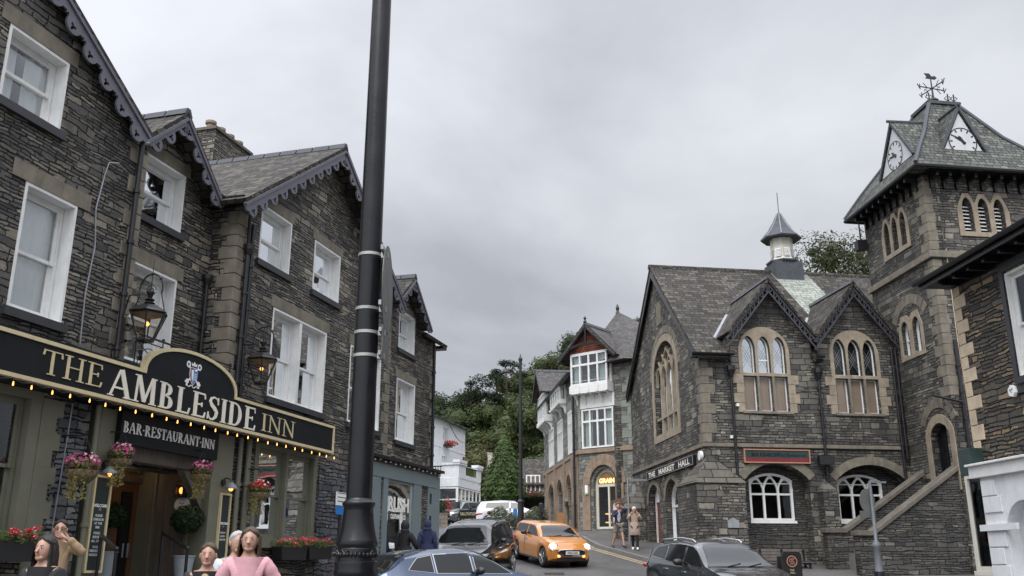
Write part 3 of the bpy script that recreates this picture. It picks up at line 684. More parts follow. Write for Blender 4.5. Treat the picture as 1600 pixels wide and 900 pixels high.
kl = [tuple(p) for p in kl]
pv = kl+[(kl[-1][0]+3.5, kl[-1][1]-6.5), (9.5, 18), (9.2, 5), (30, 5), (30, 60), (8, 60), (3.4, 60), (2.75, 50)]
ground_prism('pavement', 'paving', pv, .12)
full = [(2.75, 50)]+kl+[(kl[-1][0]+3.5, kl[-1][1]-6.5), (9.5, 18)]
mb = MB()
for a, b in zip(full, full[1:]):
    a = Vector(a); b = Vector(b); L = (b-a).length; u = (b-a)/L; nv = Vector((u.y, -u.x)); n = max(1, int(L/.9))
    for i in range(n):
        p = a+u*(L*i/n+.006); q = a+u*(L*(i+1)/n-.006)
        vs = [V(*(p-nv*.0), g(p.y)+.135), V(*(p+nv*.16), g(p.y)+.135), V(*(q+nv*.16), g(q.y)+.135), V(*(q-nv*.0), g(q.y)+.135)]
        vs += [v-V(0, 0, .2) for v in vs]; mb.add(vs, [(0, 1, 2, 3), (4, 7, 6, 5), (0, 4, 5, 1), (1, 5, 6, 2), (2, 6, 7, 3), (3, 7, 4, 0)])
tag(mb.build('kerb', 'kerb_stone', recalc=True), kind='structure')
mb = MB()
for off in (.28, .5):
    for a, b in zip(full[1:], full[2:]):
        a = Vector(a); b = Vector(b); u = (b-a).normalized(); nv = Vector((u.y, -u.x)); n = max(1, int((b-a).length))
        for i in range(n):
            p = a+(b-a)*i/n+nv*off; q = a+(b-a)*(i+1)/n+nv*off
            mb.add([V(p.x, p.y, g(p.y)+.006), V(q.x, q.y, g(q.y)+.006), V(q.x+nv.x*.09, q.y+nv.y*.09, g(q.y+nv.y*.09)+.006), V(p.x+nv.x*.09, p.y+nv.y*.09, g(p.y+nv.y*.09)+.006)], [(0, 1, 2, 3)])
tag(mb.build('yellow_road_lines', 'yellow_line', recalc=True), kind='structure')
for X_, Y_ in ((2.3, 37.5), (1.4, 32.2)):
    m = MB(); m.add([V(X_+a*.33, Y_+b_*.33, g(Y_+b_*.33)+.006) for a, b_ in ((-1, -1), (1, -1), (1, 1), (-1, 1))], [(0, 1, 2, 3)])
    tag(m.build('drain_cover', 'black_iron'), 'square iron drain cover set in the road '+('near the couple' if Y_ > 35 else 'in front of the orange car'), 'drain cover')

# ================================================================== the inn (left)
I = Frame((-5.15, 19), 15.9)
RD = -.6
inn = thing('inn_building', 'dark slate stone inn with scalloped grey gable boards, sash windows and a teal shopfront', 'building', I.W(2, -4, 0))
SB, HB = -4.35, 2.3   # right corner of the near bay; centre line of the far bay
G0 = .3
ax, az_ = I.px(537, 226, .35); lx_, lz = I.px(384, 316, .35)
sl3 = (az_-lz)/(ax-lx_)
AP3 = 11.52; EZ = 8.75
sc3 = 2.32; half3 = 3.9
pitch3 = .715
# walls
W1a = I.px(113, 0, .15); W1b = I.px(231, 203, .15); sl1 = (W1a[1]-W1b[1])/(W1b[0]-W1a[0])*-1; sl1 = abs(sl1)
c1 = -8.4; ap1 = W1b[1]+sl1*(W1b[0]-c1)
holes1 = [rect(-7.52, -6.4, 7.9, 9.02), rect(-6.8, -5.82, 5.02, 6.86), rect(-8.6, -7.62, 5.02, 6.86), rect(-9.6, -8.5, 7.9, 9.02)]
def z1(s): return ap1-.12-sl1*abs(s-c1)
MB().wall(I, [(-12.4, G0), (-4.92+.0, G0), (-4.92, 2.0), (-4.92, 3.95), (SB, 3.95), (SB, z1(SB)), (c1, z1(c1)), (-12.4, z1(-12.4))], -.35, 0, holes1+[rect(-8.6, -6.12, 1.95, 3.85)]).build('wall', 'inn_stone', inn)
MB().box(I, SB-.36, SB, -1.7, -.351, 3.951, z1(SB)+.0).build('wall', 'inn_stone', inn)
hol2 = [rect(-3.66, -2.46, 7.66, 8.82), rect(-3.68, -2.4, 4.97, 6.72)]
MB().wall(I, [(SB+.001, 3.2), (-1.401, 3.2), (-1.401, 8.6), (-1.9, 8.62), (-3.1, 9.72), (-4.2, 8.72), (SB+.001, 8.7)], RD-.35, RD, hol2).build('wall', 'inn_stone', inn)
D3 = [rect(-.56, .66, 7.70, 8.90), rect(1.83, 3.12, 7.70, 8.90), rect(.2, 2.62, 4.93, 6.82), rect(4.0, 5.82, 4.93, 6.85)]
def z3(s): return AP3-.14-pitch3*abs(s-sc3)
MB().wall(I, [(-.95, G0), (5.2, G0), (5.2, 4.1), (6.45, 4.1), (6.45, z3(6.45)), (sc3, z3(sc3)), (-1.4, z3(-1.4)), (-1.4, 3.96), (-.95, 3.96)], -.35, 0, D3+[rect(.03, 2.42, 2.03, 3.88)]).build('wall', 'inn_stone', inn)
MB().box(I, -1.4, -1.05, -1.0, -.351, 3.96, 8.75).build('wall', 'inn_stone', inn)
MB().box(I, 6.1, 6.45, -1.0, -.351, 4.1, 8.7).build('wall', 'inn_stone', inn)
D4 = [tuple(I.px(*p, RD)) for p in ((622, 485), (648, 495), (622, 545), (619, 592), (648, 602), (645, 697))]
w4s0, w4s1 = 7.3, 8.62
hol4 = [rect(8.45, 9.66, 7.8, 8.98), rect(8.42, 9.82, 5.05, 6.87)]
MB().wall(I, [(6.451, 4.0), (11.55, 4.0), (11.55, 8.7), (10.1, 8.75), (8.63, 9.95), (7.1, 8.75), (6.451, 8.7)], RD-.35, RD, hol4).build('wall', 'inn_stone', inn)
MB().box(I, 11.2, 11.55, -8, RD-.351, G0, 8.75).build('wall', 'inn_stone', inn)
MB().box(I, -12.3, 11.19, -8.3, -8.0, G0, 8.8).build('wall', 'inn_stone', inn)
MB().box(I, -12.4, -12.05, -7.9, -.352, G0, 8.8).build('wall', 'inn_stone', inn)
MB().box(I, -12.0, 11.1, -7.9, -.7, 7.20, 7.3).build('floor_slab', 'dark_room', inn); MB().box(I, -12.0, 11.1, -7.9, -1.8, 4.4, 4.5).build('floor_slab', 'dark_room', inn)
# ground floor: stone pieces, sage pilasters, porch
MB().box(I, 2.66, 5.2, -.02, .03, 1.0, 3.75).build('wall', 'inn_low_stone', inn)
MB().box(I, -5.55, -4.93, -.01, .02, G0, 3.95).build('wall', 'inn_low_stone', inn)
# roofs
H1 = W1b[0]-c1; print('bay1 foot', W1b, H1)
gable_roof(inn, I, c1, H1, ap1-sl1*H1, ap1, -8.5, .2, mat='slate', over=.06)
gable_roof(inn, I, sc3, half3, AP3-pitch3*half3, AP3, -5.0, .42, mat='slate', over=.28)
gable_roof(inn, I, -3.1, 1.25, 8.72, 9.87, -4.0, RD+.42, mat='slate', over=.12)
gable_roof(inn, I, 8.63, 1.42, 8.88, 10.08, -4.0, RD+.42, mat='slate', over=.12)
r = MB()
def rmain(s, d): return I.W(s, d, 8.62+(RD+.3-d)*(10.9-8.62)/(RD+.3+4.6))
fe = RD+.3; r.slab([rmain(-4.3, RD-.5), rmain(-1.86, RD-.5), rmain(-1.86, fe), rmain(-1.42, fe), rmain(-1.42, -1.6), rmain(6.47, -1.6), rmain(6.47, fe), rmain(7.2, fe), rmain(7.2, RD-.5), rmain(10.05, RD-.5), rmain(10.05, fe), rmain(11.95, fe), rmain(11.95, -4.6), rmain(-4.3, -4.6)], .1)
r.slab([I.W(-4.3, -4.605, 10.9), I.W(11.95, -4.605, 10.9), I.W(11.95, -8.6, 8.8), I.W(-4.3, -8.6, 8.8)], .1); r.build('roof', 'slate', inn)
MB().box(I, 11.56, 11.9, -8, RD+.28, 8.45, 8.55).build('fascia_board', 'black_paint', inn)
# bargeboards
def bb(sc, half, sl, ap, d, sides=(1, -1), **k):
    for sg in sides:
        e = half+k.get('ext', .1); bargeboard(inn, I, (sc+sg*e, ap-sl*e-.1), (sc+sg*.03, ap-.1-sl*.03), d, **{a: b for a, b in k.items() if a != 'ext'})
bb(c1, H1-.06, sl1, ap1, .15, per=.52, wd=.34)
bb(sc3, half3+.2, pitch3, AP3, .38, per=.46, wd=.32)
bb(-3.1, 1.3, 1.15/1.25, 9.87, RD+.38, per=.42, wd=.22)
bb(8.63, 1.42, 1.2/1.42, 10.08, RD+.38, per=.42, wd=.22)
for s0, s1, zz in ((-4.3, -1.5, 8.66),): MB().box(I, -1.9, s1, RD+.02, RD+.3, zz-.16, zz-.06).build('soffit', 'black_paint', inn)
gutter(inn, I, -2.0, -1.35, RD+.36, 8.7); gutter(inn, I, -4.45, -4.2, RD+.36, 8.60)
MB().box(I, -1.75, -1.42, -3, .3, 8.55, 8.66).build('soffit', 'black_paint', inn)
# chimney behind
chs0, chz = I.px(330, 270, -5.2); chs1, chz1 = I.px(392, 243, -5.2)
chimney(inn, I, chs0+.0, chs1, -5.9, -5.2, 9.5, chz1, 4, pr=.15)
# quoins
quoins(I, SB, 4.7, z1(SB)-.1, 0, -1, other=True, parent=inn); quoins(I, -1.4, 4.2, 8.5, 0, 1, other=True, parent=inn)
quoins(I, 6.45, 4.35, 8.1, 0, -1, other=True, parent=inn); quoins(I, 11.55, 4.3, 8.6, RD, -1, parent=inn)
# windows
for (s0, s1, a, b) in ((-7.52, -6.4, 7.9, 9.02), (-9.6, -8.5, 7.9, 9.02)): sash_window(inn, I, s0, s1, a, b, lintel=.26, lx=.2)
sash_window(inn, I, -6.8, -5.82, 5.02, 6.86, lintel=.26, lx=.3, curw=.6, openb=.0); sash_window(inn, I, -8.6, -7.62, 5.02, 6.86, lintel=.26, lx=.0, curw=.6)
sash_window(inn, I, -3.66, -2.46, 7.66, 8.82, d=RD, lintel=.24, lx=.16, gmat='window_glass')
sash_window(inn, I, -3.68, -2.4, 4.97, 6.72, d=RD, lintel=.26, lx=.2, cur='curtain_green', curw=.25)
sash_window(inn, I, -.56, .66, 7.70, 8.90, lintel=.22, lx=.14, gmat='window_bright', cur=None); sash_window(inn, I, 1.83, 3.12, 7.70, 8.90, lintel=.22, lx=.14)
sash_window(inn, I, .2, 2.62, 4.93, 6.82, lights=2, lintel=.26, lx=.14, cur='curtain_green', curw=.33)
sash_window(inn, I, 4.0, 5.82, 4.93, 6.85, lights=1, lintel=.26, lx=.14)
sash_window(inn, I, 8.45, 9.66, 7.8, 8.98, d=RD, lintel=.2, cur='curtain_green', curw=.35); sash_window(inn, I, 8.42, 9.82, 5.05, 6.87, d=RD, lintel=.24, cur='curtain_green', curw=.35, openb=.03)
# big sage ground-floor windows
sash_window(inn, I, .03, 2.42, 2.03, 3.88, lights=2, mat='sage_paint', lintel=0, cur=None, gmat='window_glass_clear', sillm='sage_paint', rim=.14, dep=.1)
sash_window(inn, I, -8.6, -6.12, 1.95, 3.85, lights=1, mat='sage_paint', lintel=0, cur=None, gmat='window_glass_clear', sillm='sage_paint', rim=.2, dep=.12)
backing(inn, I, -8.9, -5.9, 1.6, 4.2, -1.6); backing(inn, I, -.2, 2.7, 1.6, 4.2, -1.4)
# painted surrounds, pilasters and porch
m = MB(); k = 0; z = 1.0
while z < 3.85:
    m.box(I, -5.92, -5.62+(.12 if k % 2 else 0), .0, .026, z, z+.24); z += .241; k += 1
m.build('painted_quoins', 'sage_paint', inn)
MB().box(I, -4.74, -4.32, -.3, .06, .3, 3.94).build('pilaster', 'sage_paint', inn, bevel=.01); MB().box(I, -1.64, -.96, -.3, .06, .3, 3.95).build('pilaster', 'sage_paint', inn, bevel=.01)
PD = -1.55
MB().box(I, SB-.3, -1.3, PD-.1, PD, .3, 4.0).build('porch_back_wall', 'sage_paint', inn)
MB().box(I, -1.639, -1.5, PD+.001, -.301, .3, 4.0).build('porch_side_wall', 'sage_paint', inn)
MB().box(I, -4.5, -4.33, PD+.001, -.301, .3, 4.0).build('porch_side_wall', 'sage_paint', inn)
MB().box(I, -4.33, -1.64, PD, .0, 3.6, 3.7).build('porch_ceiling', 'old_wood', inn)
m = MB()
for i in range(4): m.box(I, -1.672, -1.64, -1.02+i*.155, -.87+i*.155, .8, 3.5)
m.build('plank_panel', 'old_wood', inn)
MB().box(I, -1.69, -1.64, -1.12, -1.06, .9, 3.45).box(I, -1.68, -1.64, -1.19, -1.14, .9, 3.3).build('moulding', 'sage_paint', inn)
MB().box(I, -4.3, -1.64, -.22, -.02, 3.2, 3.46).build('porch_beam', 'old_wood', inn, bevel=.02)
m = MB(); a = I.W(-1.7, -1.3, 2.5)
bm_ = MB(); bm_.wall(I, [(-2.35, 3.2), (-2.15, 3.2), (-1.66, 2.72), (-1.66, 2.5)], -.2, -.06); bm_.build('porch_brace', 'old_wood', inn, bevel=.01)
ds0, dz1 = I.px(160, 745, PD); ds1, _ = I.px(219, 752, PD)
dr = MB(); dr.wall(I, rect(ds0+.28, ds1-.06, .92, dz1-.05), PD+.02, PD+.07, [rect(ds0+.48, ds1-.2, 1.35, dz1-.22)])
door = dr.build('front_door', 'door_wood', inn, bevel=.006)
MB().box(I, ds0+.48, ds1-.2, PD+.03, PD+.04, 1.35, dz1-.22).build('pane', 'car_glass', door)
m = MB(); m.wall(I, rect(ds0, ds1, .9, dz1+.5), PD+.001, PD+.14, [rect(ds0+.28, ds1-.06, .9, dz1-.05), rect(ds0+.1, ds1-.1, dz1+.05, dz1+.42)]); m.build('door_frame', 'old_wood', inn)
m = MB()
for i in range(2): m.box(I, ds0+.02+i*.13, ds0+.14+i*.13, PD+.142, PD+.16, .9, dz1-.03)
m.build('side_panel', 'door_wood', inn)
MB().box(I, ds1-.26, ds1-.235, PD+.07, PD+.11, 1.7, 1.95).build('handle', 'chrome', door)
# drainpipes
pipe(inn, I, [(-4.62, .1, 8.5), (-4.62, .1, 4.75)]); pipe(inn, I, [(-4.1, RD+.36, 8.62), (-4.5, .12, 8.52), (-4.62, .1, 8.45)], brk=False)
pipe(inn, I, [(-1.52, RD+.08, 6.9), (-1.52, RD+.08, 4.7)], r=.035); MB().lathe(I.W(-1.52, RD+.08, 6.9), [(.05, 0), (.11, .12), (.12, .2), (.05, .2)], 8).build('rainwater_hopper', 'black_iron', inn)
pipe(inn, I, [(-.98, .09, 8.3), (-.98, .09, 4.75)]); pipe(inn, I, [(-1.5, .35, 8.62), (-1.2, .12, 8.3), (-1.12, .09, 7.7)], r=.035, brk=False); pipe(inn, I, [(-1.12, .09, 7.7), (-1.12, .09, 4.75)]); MB().lathe(I.W(-1.12, .1, 7.6), [(.05, 0), (.1, .12), (.11, .22), (.05, .22)], 8).build('rainwater_hopper', 'black_iron', inn)
pipe(inn, I, [(-.78, .08, 3.95), (-.78, .08, .4)], mat='sage_paint', r=.05); pipe(inn, I, [(-.48, .08, 3.98), (-.48, .08, .4)], mat='sage_paint', r=.06); pipe(inn, I, [(-4.84, .08, 3.95), (-4.84, .08, .4)], mat='sage_paint', r=.045)
pipe(inn, I, [(7.6, RD+.08, 7.6), (7.6, RD+.08, 4.4)], r=.04); pipe(inn, I, [(11.3, RD+.08, 8.5), (11.3, RD+.08, 4.3)], r=.045)
m = MB(); P = [(-5.35, 7.7), (-5.33, 7.85), (-5.25, 7.9), (-5.1, 7.86)]
m.tube([I.W(-5.37, .03, 4.8), I.W(-5.4, .03, 5.6), I.W(-5.33, .03, 6.4), I.W(-5.42, .03, 7.0), I.W(-5.33, .03, 7.6), I.W(-5.28, .04, 7.85), I.W(-5.12, .1, 7.9)], .012, 6); m.build('cable', 'steel_grey', inn)
m = MB(); m.tube([I.W(-5.4, .03, .9), I.W(-5.42, .03, 2.2), I.W(-5.35, .03, 3.9)], .012, 6); m.build('cable', 'steel_grey', inn)
# the teal shopfront at the far end
for s0, s1, d in ((5.2, 6.12, .0), (6.3, 6.6, .0), (8.45, 9.05, 0), (9.58, 10.2, 0)): MB().box(I, s0, s1, -.3, .035, .6, 3.78).build('shopfront_pilaster', 'teal_paint', inn)
MB().box(I, 5.2, 10.25, -.62, .05, 3.781, 4.14).build('shopfront_fascia', 'teal_paint', inn); MB().box(I, 6.121, 6.299, -.3, .0, .6, 3.78).build('wall', 'inn_stone', inn); MB().box(I, 9.051, 9.579, -.3, .0, .6, 3.78).build('wall', 'inn_stone', inn)
MB().box(I, 5.0, 10.55, -.6, .2, 4.24, 4.32).box(I, 5.0, 10.45, -.6, .1, 4.141, 4.239).build('shopfront_cornice', 'black_paint', inn, bevel=.01)
MB().box(I, 10.2, 10.62, -8, .02, .6, 4.14).build('wall', 'teal_paint', inn)
MB().wall(I, [(9.72, 3.6)]+[(9.72, 3.3), (9.86, 3.3), (9.86, 3.6)], .036, .04).wall(I, rect(9.72, 9.86, 2.7, 2.95), .036, .04).build('notice', 'black_paint', inn)
m = MB(); m.wall(I, rect(6.6, 8.45, 1.3, 3.78), -.06, .0, [rect(6.66, 8.38, 1.4, 3.72)]); sw = m.build('shop_window', 'teal_paint', inn)
MB().box(I, 6.66, 8.38, -.035, -.03, 1.4, 3.72).build('pane', 'window_glass_clear', sw)
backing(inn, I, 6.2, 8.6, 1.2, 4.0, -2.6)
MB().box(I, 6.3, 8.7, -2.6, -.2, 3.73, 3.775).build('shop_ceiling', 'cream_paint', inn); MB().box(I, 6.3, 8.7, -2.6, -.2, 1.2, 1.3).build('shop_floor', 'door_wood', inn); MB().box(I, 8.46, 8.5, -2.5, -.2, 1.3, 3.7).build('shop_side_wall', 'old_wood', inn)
m = MB()
for i in range(5): m.box(I, 6.8+i*.28, 6.98+i*.28, -.75-.1*(i % 2), -.6-.1*(i % 2), 1.7, 2.75+.12*(i % 2))
m.build('hanging_clothes', 'cloth_denim', inn); MB().box(I, 7.2, 8.2, -1.0, -.5, 1.3, 1.9).box(I, 7.3, 7.7, -.9, -.5, 1.9, 2.2).build('display_table', 'red_wood', inn)
plain_text('lettering', I, 7.53, 2.98, .50, 'RUSH', -.03, 'letter_white', inn, length=1.45, bold=.018); plain_text('lettering', I, 7.5, 2.76, .17, 'CLOTHING & CO', -.03, 'letter_white', inn, length=1.05, bold=.004)
m = MB(); m.ball(I.W(8.0, -.9, 3.62), .07); m.build('shop_lamp', 'lamp_white', inn)
pl = bpy.data.lights.new('shop_light', 'POINT'); pl.energy = 30; pl.color = (1, .85, .6); pl.shadow_soft_size = .1; plo = bpy.data.objects.new('shop_light', pl); COL.objects.link(plo); plo.location = I.W(7.6, -1.0, 3.4)
m = MB()
for i in range(16): m.ball(I.W(5.1+i*.34, .14, 4.2-.03*(i % 2)), .022, n=6, m=5)
m.build('festoon_bulbs', 'letter_white', inn)

# ------------------------------------------------------------------ the inn's sign board
sg = thing('inn_sign_board', 'long black sign board with gold edge, arched middle and crest above the inn entrance', 'sign', I.W(-3, .4, 4.0))
SD = .42
def signpoly(k=0):
    z0, z1_, s0, s1 = 3.98+k, 4.60-k, -10.5, 2.5-k
    A = [(s0, z0), (s1, z0), (s1, z1_)]
    c, hw, hh = -2.96, 1.36-k, .56
    for i in range(25):
        t = math.pi*i/24; A.append((c+hw*math.cos(t), z1_+hh*max(0, math.sin(t))**.8))
    return A+[(s0, z1_)]
m = MB(); m.wall(I, signpoly(.012), SD-.08, SD-.012); m.build('board', 'sign_black', sg)
m = MB(); m.wall(I, signpoly(0), SD-.09, SD+.012, [signpoly(.055)[:-1]+[(-10.4, 4.545)] if False else [(a if a > -10 else -10.44, b) for a, b in signpoly(.055)]]); m.build('gold_edge', 'gold_paint', sg)
MB().box(I, -10.5, 2.5, 0.02, SD-.1, 3.96, 4.1).box(I, -10.5, -4.4, .03, SD-.02, 4.601, 4.64).box(I, -1.5, 2.5, .03, SD-.02, 4.601, 4.64).build('sign_casing', 'sign_black', sg)
ta, _ = I.px(68, 560, SD); tb, _ = I.px(163, 600, SD); m = MB(); serif_text(m, I, ta, 4.13, .345, 'THE', SD-.011, tb-ta, bold=.62); m.build('lettering', 'gold_paint', sg)
ta, _ = I.px(172, 600, SD); tb, _ = I.px(402, 660, SD); m = MB(); serif_text(m, I, ta, 4.06, .43, 'AMBLESIDE', SD-.011, tb-ta); m.build('lettering', 'letter_cream', sg)
ta, _ = I.px(409, 660, SD); tb, _ = I.px(462, 680, SD); m = MB(); serif_text(m, I, ta, 4.10, .34, 'INN', SD-.011, tb-ta, bold=.62); m.build('lettering', 'gold_paint', sg)
cs, cz = I.px(303, 586, SD); sc_ = .72
def cr(pts, k0, k1, mat, nm, holes=()):
    mm = MB(); mm.wall(I, [(cs+a*sc_, cz+b*sc_) for a, b in pts], SD-.011+k0, SD-.011+k1, [[(cs+a*sc_, cz+b*sc_) for a, b in h] for h in holes]); mm.build(nm, mat, sg)
sh = [(-.14, .16), (.14, .16), (.145, -.02), (.1, -.14), (0, -.24), (-.1, -.14), (-.145, -.02)]
mm = MB()
for a, b in (((-.2, .2), (.24, -.22)), ((.2, .2), (-.24, -.22))): bar(mm, I, (cs+a[0]*sc_, cz+a[1]*sc_), (cs+b[0]*sc_, cz+b[1]*sc_), .035, SD-.011, SD-.009+.001*(a[0] > 0))
for sx in (-1, 1):
    c = (cs+sx*.225*sc_, cz+.225*sc_); mm.wall(I, [(c[0]+.06*math.cos(t*.785+.39), c[1]+.06*math.sin(t*.785+.39)) for t in range(8)], SD-.011, SD-.006, [[(c[0]+.03*math.cos(t*.785), c[1]+.03*math.sin(t*.785)) for t in range(8)]])
    c = (cs+sx*.24*sc_, cz-.2*sc_); mm.wall(I, rect(c[0]-.05, c[0]+.05, c[1]-.02, c[1]+.02), SD-.011, SD-.005); mm.wall(I, rect(c[0]-.018, c[0]+.024, c[1]-.07, c[1]+.05), SD-.011, SD-.0045)
mm.wall(I, [(cs+a*1.45, cz+b*1.45) for a, b in ((-.045, .105), (.045, .105), (.055, .145), (.025, .125), (0, .16), (-.025, .125), (-.055, .145))], SD-.011, SD-.004)
polybar(mm, I, [(cs-.15+.3*i/16, cz-.205-.018*math.sin(i*.8)) for i in range(17)], .013, SD-.011, SD-.004)
mm.build('crest_keys', 'letter_white', sg)
cr([(a*1.1, b*1.08) for a, b in sh], 0, .007, 'letter_white', 'crest_rim'); cr([p for p in sh if p[0] <= 0]+[(0, .16)], 0, .009, 'red_board', 'crest_field'); cr([p for p in sh if p[0] >= 0]+[(0, .16)], 0, .010, 'blue_sign', 'crest_field')
mm = MB()
for i in range(4): polybar(mm, I, [(cs+.012+.072*j/6, cz-.08+i*.034+.006*math.sin(j*2)) for j in range(7)], .013, SD-.011, SD+.001)
mm.ball(I.W(cs+.048, SD, cz+.08), .022, n=8, m=6); mm.wall(I, [(cs-.08, cz+.088), (cs-.029, cz+.072), (cs-.043, cz+.016), (cs-.016, cz-.043), (cs-.05, cz-.1), (cs-.064, cz-.016)], SD-.011, SD+.002); mm.build('crest_charges', 'letter_white', sg)
# fascia sign in the porch head
aw = thing('restaurant_fascia_sign', 'smaller black fascia lettered BAR RESTAURANT INN hanging over the inn porch', 'sign', I.W(-3, .1, 3.4))
MB().box(I, -4.38, -1.66, .065, .16, 3.42, 3.93).build('board', 'sign_black', aw)
m = MB(); serif_text(m, I, -4.33, 3.60, .175, 'BAR.RESTAURANT.INN', .16, 2.55, bold=.8); m.build('lettering', 'letter_white', aw)
# string of warm bulbs
st = thing('festoon_string_lights', 'string of warm glowing bulbs hanging along the bottom edge of the black inn sign', 'string lights', I.W(-3, .4, 3.9))
m = MB(); pts = []
for i in range(33):
    s = -9.2+i*.364
    pts += [I.W(s, SD+.06, 3.95), I.W(s+.18, SD+.06, 3.915)]
m.tube(pts, .008, 5); m.build('cable', 'black_iron', st)
for i in range(33):
    s = -9.2+i*.364+random.uniform(-.03, .03); m = MB(); m.lathe(I.W(s, SD+.06+random.uniform(-.01, .01), 3.86+random.uniform(-.006, .006)), [(.004, -.006), (.010, 0), (.0125, .013), (.009, .033), (.008, .05)], 8); m.sm = True; b = m.build('bulb', 'bulb_warm', st)
    MB().lathe(I.W(s, SD+.06, 3.915), [(.014, 0), (.014, .035)], 8).build('socket', 'black_iron', b)

# ------------------------------------------------------------------ lanterns, lamps, railing, boards, flowers
def lantern(s, d, z, lab, k=1.0):
    t = thing('wall_lantern', lab, 'lantern', I.W(s, 0, z), group=None); c = I.W(s, d, z)
    h = .44*k; A = (I.u, I.n, V(0, 0, 1)); r0, r1 = .13*k, .30*k
    m = MB(); n = 6
    for i in range(n):
        a = 2*math.pi*i/n+.5; m.tube([c+(I.u*math.cos(a)+I.n*math.sin(a))*r0, c+V(0, 0, h)+(I.u*math.cos(a)+I.n*math.sin(a))*r1], .013, 5)
    m.lathe(c-V(0, 0, .05), [(.02, 0), (r0*1.05, .03), (r0*1.05, .06)], n, A, .5); m.lathe(c+V(0, 0, h), [(r1, 0), (r1*1.1, .015), (r1*.95, .05), (r1*.45, .14), (r1*.25, .16)], n, A, .5)
    fr = m.build('lantern_frame', 'black_iron', t)
    g_ = MB(); g_.lathe(c, [(r0*.94, .01), (r1*.94, h)], n, A, .5, cap=False); g_.build('glass', 'lantern_glass', t)
    MB().lathe(c, [(r1*.9, h-.01), (.05, h-.07), (.05, h-.08), (r1*.9, h-.016)], n, A, .5).build('reflector', 'sandstone_warm', t)
    b = MB(); b.ball(c+V(0, 0, h*.62), .035*k); b.sm = True; b.build('bulb', 'bulb_warm', t)
    m = MB(); m.lathe(c+V(0, 0, h+.15), [(.06, 0), (.09, .03), (.05, .06), (.08, .09), (.03, .12), (.045, .17), (.07, .2), (.07, .22), (.01, .23)], 10); m.sm = True; m.build('finial', 'black_iron', t)
    m = MB(); top = c+V(0, 0, h+.34)
    hoop = [I.W(s, d+.22*math.cos(R(a)), z+h+.42+.26*math.sin(R(a))) for a in range(-20, 201, 20)]
    m.tube(hoop, .014, 6); m.tube([I.W(s, .03, z+h+.05), I.W(s, .1, z+h+.35), I.W(s, d-.21, z+h+.34)], .014, 6)
    for sg_ in (-1, 1): m.tube([I.W(s, d+sg_*.2, z+h+.36), I.W(s, d+sg_*.3, z+h+.02)], .01, 5)
    for a in (40, 90, 140): p = I.W(s, d+.22*math.cos(R(a)), z+h+.42+.26*math.sin(R(a))); m.ball(p, .028, n=6, m=5)
    m.tube([I.W(s, d+.1*math.cos(R(a))*(1-a/700), z+h+.4+.1*math.sin(R(a))*(1-a/700)) for a in range(0, 540, 30)], .009, 5); m.tube([top, I.W(s, d, z+h+.95)], [.012, .003], 5)
    m.tube([I.W(s, .02, z+.25), I.W(s, .16, z+.18), I.W(s, .26, z+.28), I.W(s, d-r1, z+h)], .012, 6); m.box(I, s-.035, s+.035, .0, .06, z+.0, z+.42)
    for zz in (z+.05, z+.32): m.tube([I.W(s-.12, .04, zz), I.W(s+.1, .05, zz)], .012, 6); m.ball(I.W(s+.1, .05, zz), .03, n=6, m=5)
    m.build('scroll_bracket', 'black_iron', t); return t
l1 = I.px(227, 532, .5); l2 = I.px(407, 598, .55)
lantern(l1[0], .5, l1[1], 'black scroll lantern left of the arched sign top, in front of a window'); lantern(l2[0], .55, l2[1], 'black scroll lantern right of the arched sign top, beside two drainpipes')
rl = thing('balcony_railing', 'black iron balcony railing with crossed bars behind the arched sign top', 'railing', I.W(-3, .2, 4.6))
m = MB(); zt = I.px(270, 540, .15)[1]
m.tube([I.W(-4.3, .15, zt), I.W(-1.45, .15, zt)], .02, 6); m.tube([I.W(-4.3, .15, zt-.1), I.W(-1.45, .15, zt-.1)], .012, 6)
m.build('top_rail', 'black_iron', rl); m = MB()
for i in range(5): s = -4.25+i*.69; m.tube([I.W(s, .15, 4.5), I.W(s, .15, zt)], .012, 6); m.ball(I.W(s, .15, zt+.03), .03, n=6, m=5)
for i in range(4):
    s = -4.25+i*.69; m.tube([I.W(s, .15, 4.6), I.W(s+.35, .15, zt-.25), I.W(s+.69, .15, zt-.1)], .009, 5); m.tube([I.W(s, .15, zt-.1), I.W(s+.35, .15, zt-.3), I.W(s+.69, .15, 4.6)], .009, 5); m.tube([I.W(s+.345+.3*math.cos(R(a)), .16, 4.62+.42*math.sin(R(a))) for a in range(0, 181, 15)], .009, 5)
m.build('railing_bars', 'black_iron', rl)
def menu_board(s0, s1, z0, z1_, lines, lab):
    t = thing('welcome_board', lab, 'sign', I.W((s0+s1)/2, .06, z0)); m = MB(); m.wall(I, rect(s0, s1, z0, z1_), .062, .11, [rect(s0+.035, s1-.035, z0+.035, z1_-.035)]); m.build('frame', 'gold_paint', t)
    MB().box(I, s0+.034, s1-.034, .064, .085, z0+.034, z1_-.034).build('chalk_panel', 'chalk_board', t)
    for tx, zz, sz, b in lines: plain_text('lettering', I, (s0+s1)/2, z0+(z1_-z0)*zz, sz, tx, .085, 'letter_white', t, bold=b)
    polybar
    return t
menu_board(-4.75, -4.36, 1.46, 2.90, [('WELCOME', .67, .062, .003), ('TO', .635, .04, 0), ('PLEASE', .57, .05, .001), ('CHECK-IN', .53, .05, .001), ('AT THE', .49, .05, .001), ('BAR', .45, .05, .001), ('FOOD', .39, .05, .001), ('SERVED', .35, .05, .001), ('ALL DAY', .31, .05, .001), ('DOG', .25, .05, .001), ('FRIENDLY', .21, .05, .001), ('HOLIDAYS', .17, .05, .001)], 'tall gold-framed chalkboard left of the inn door asking guests to check in')
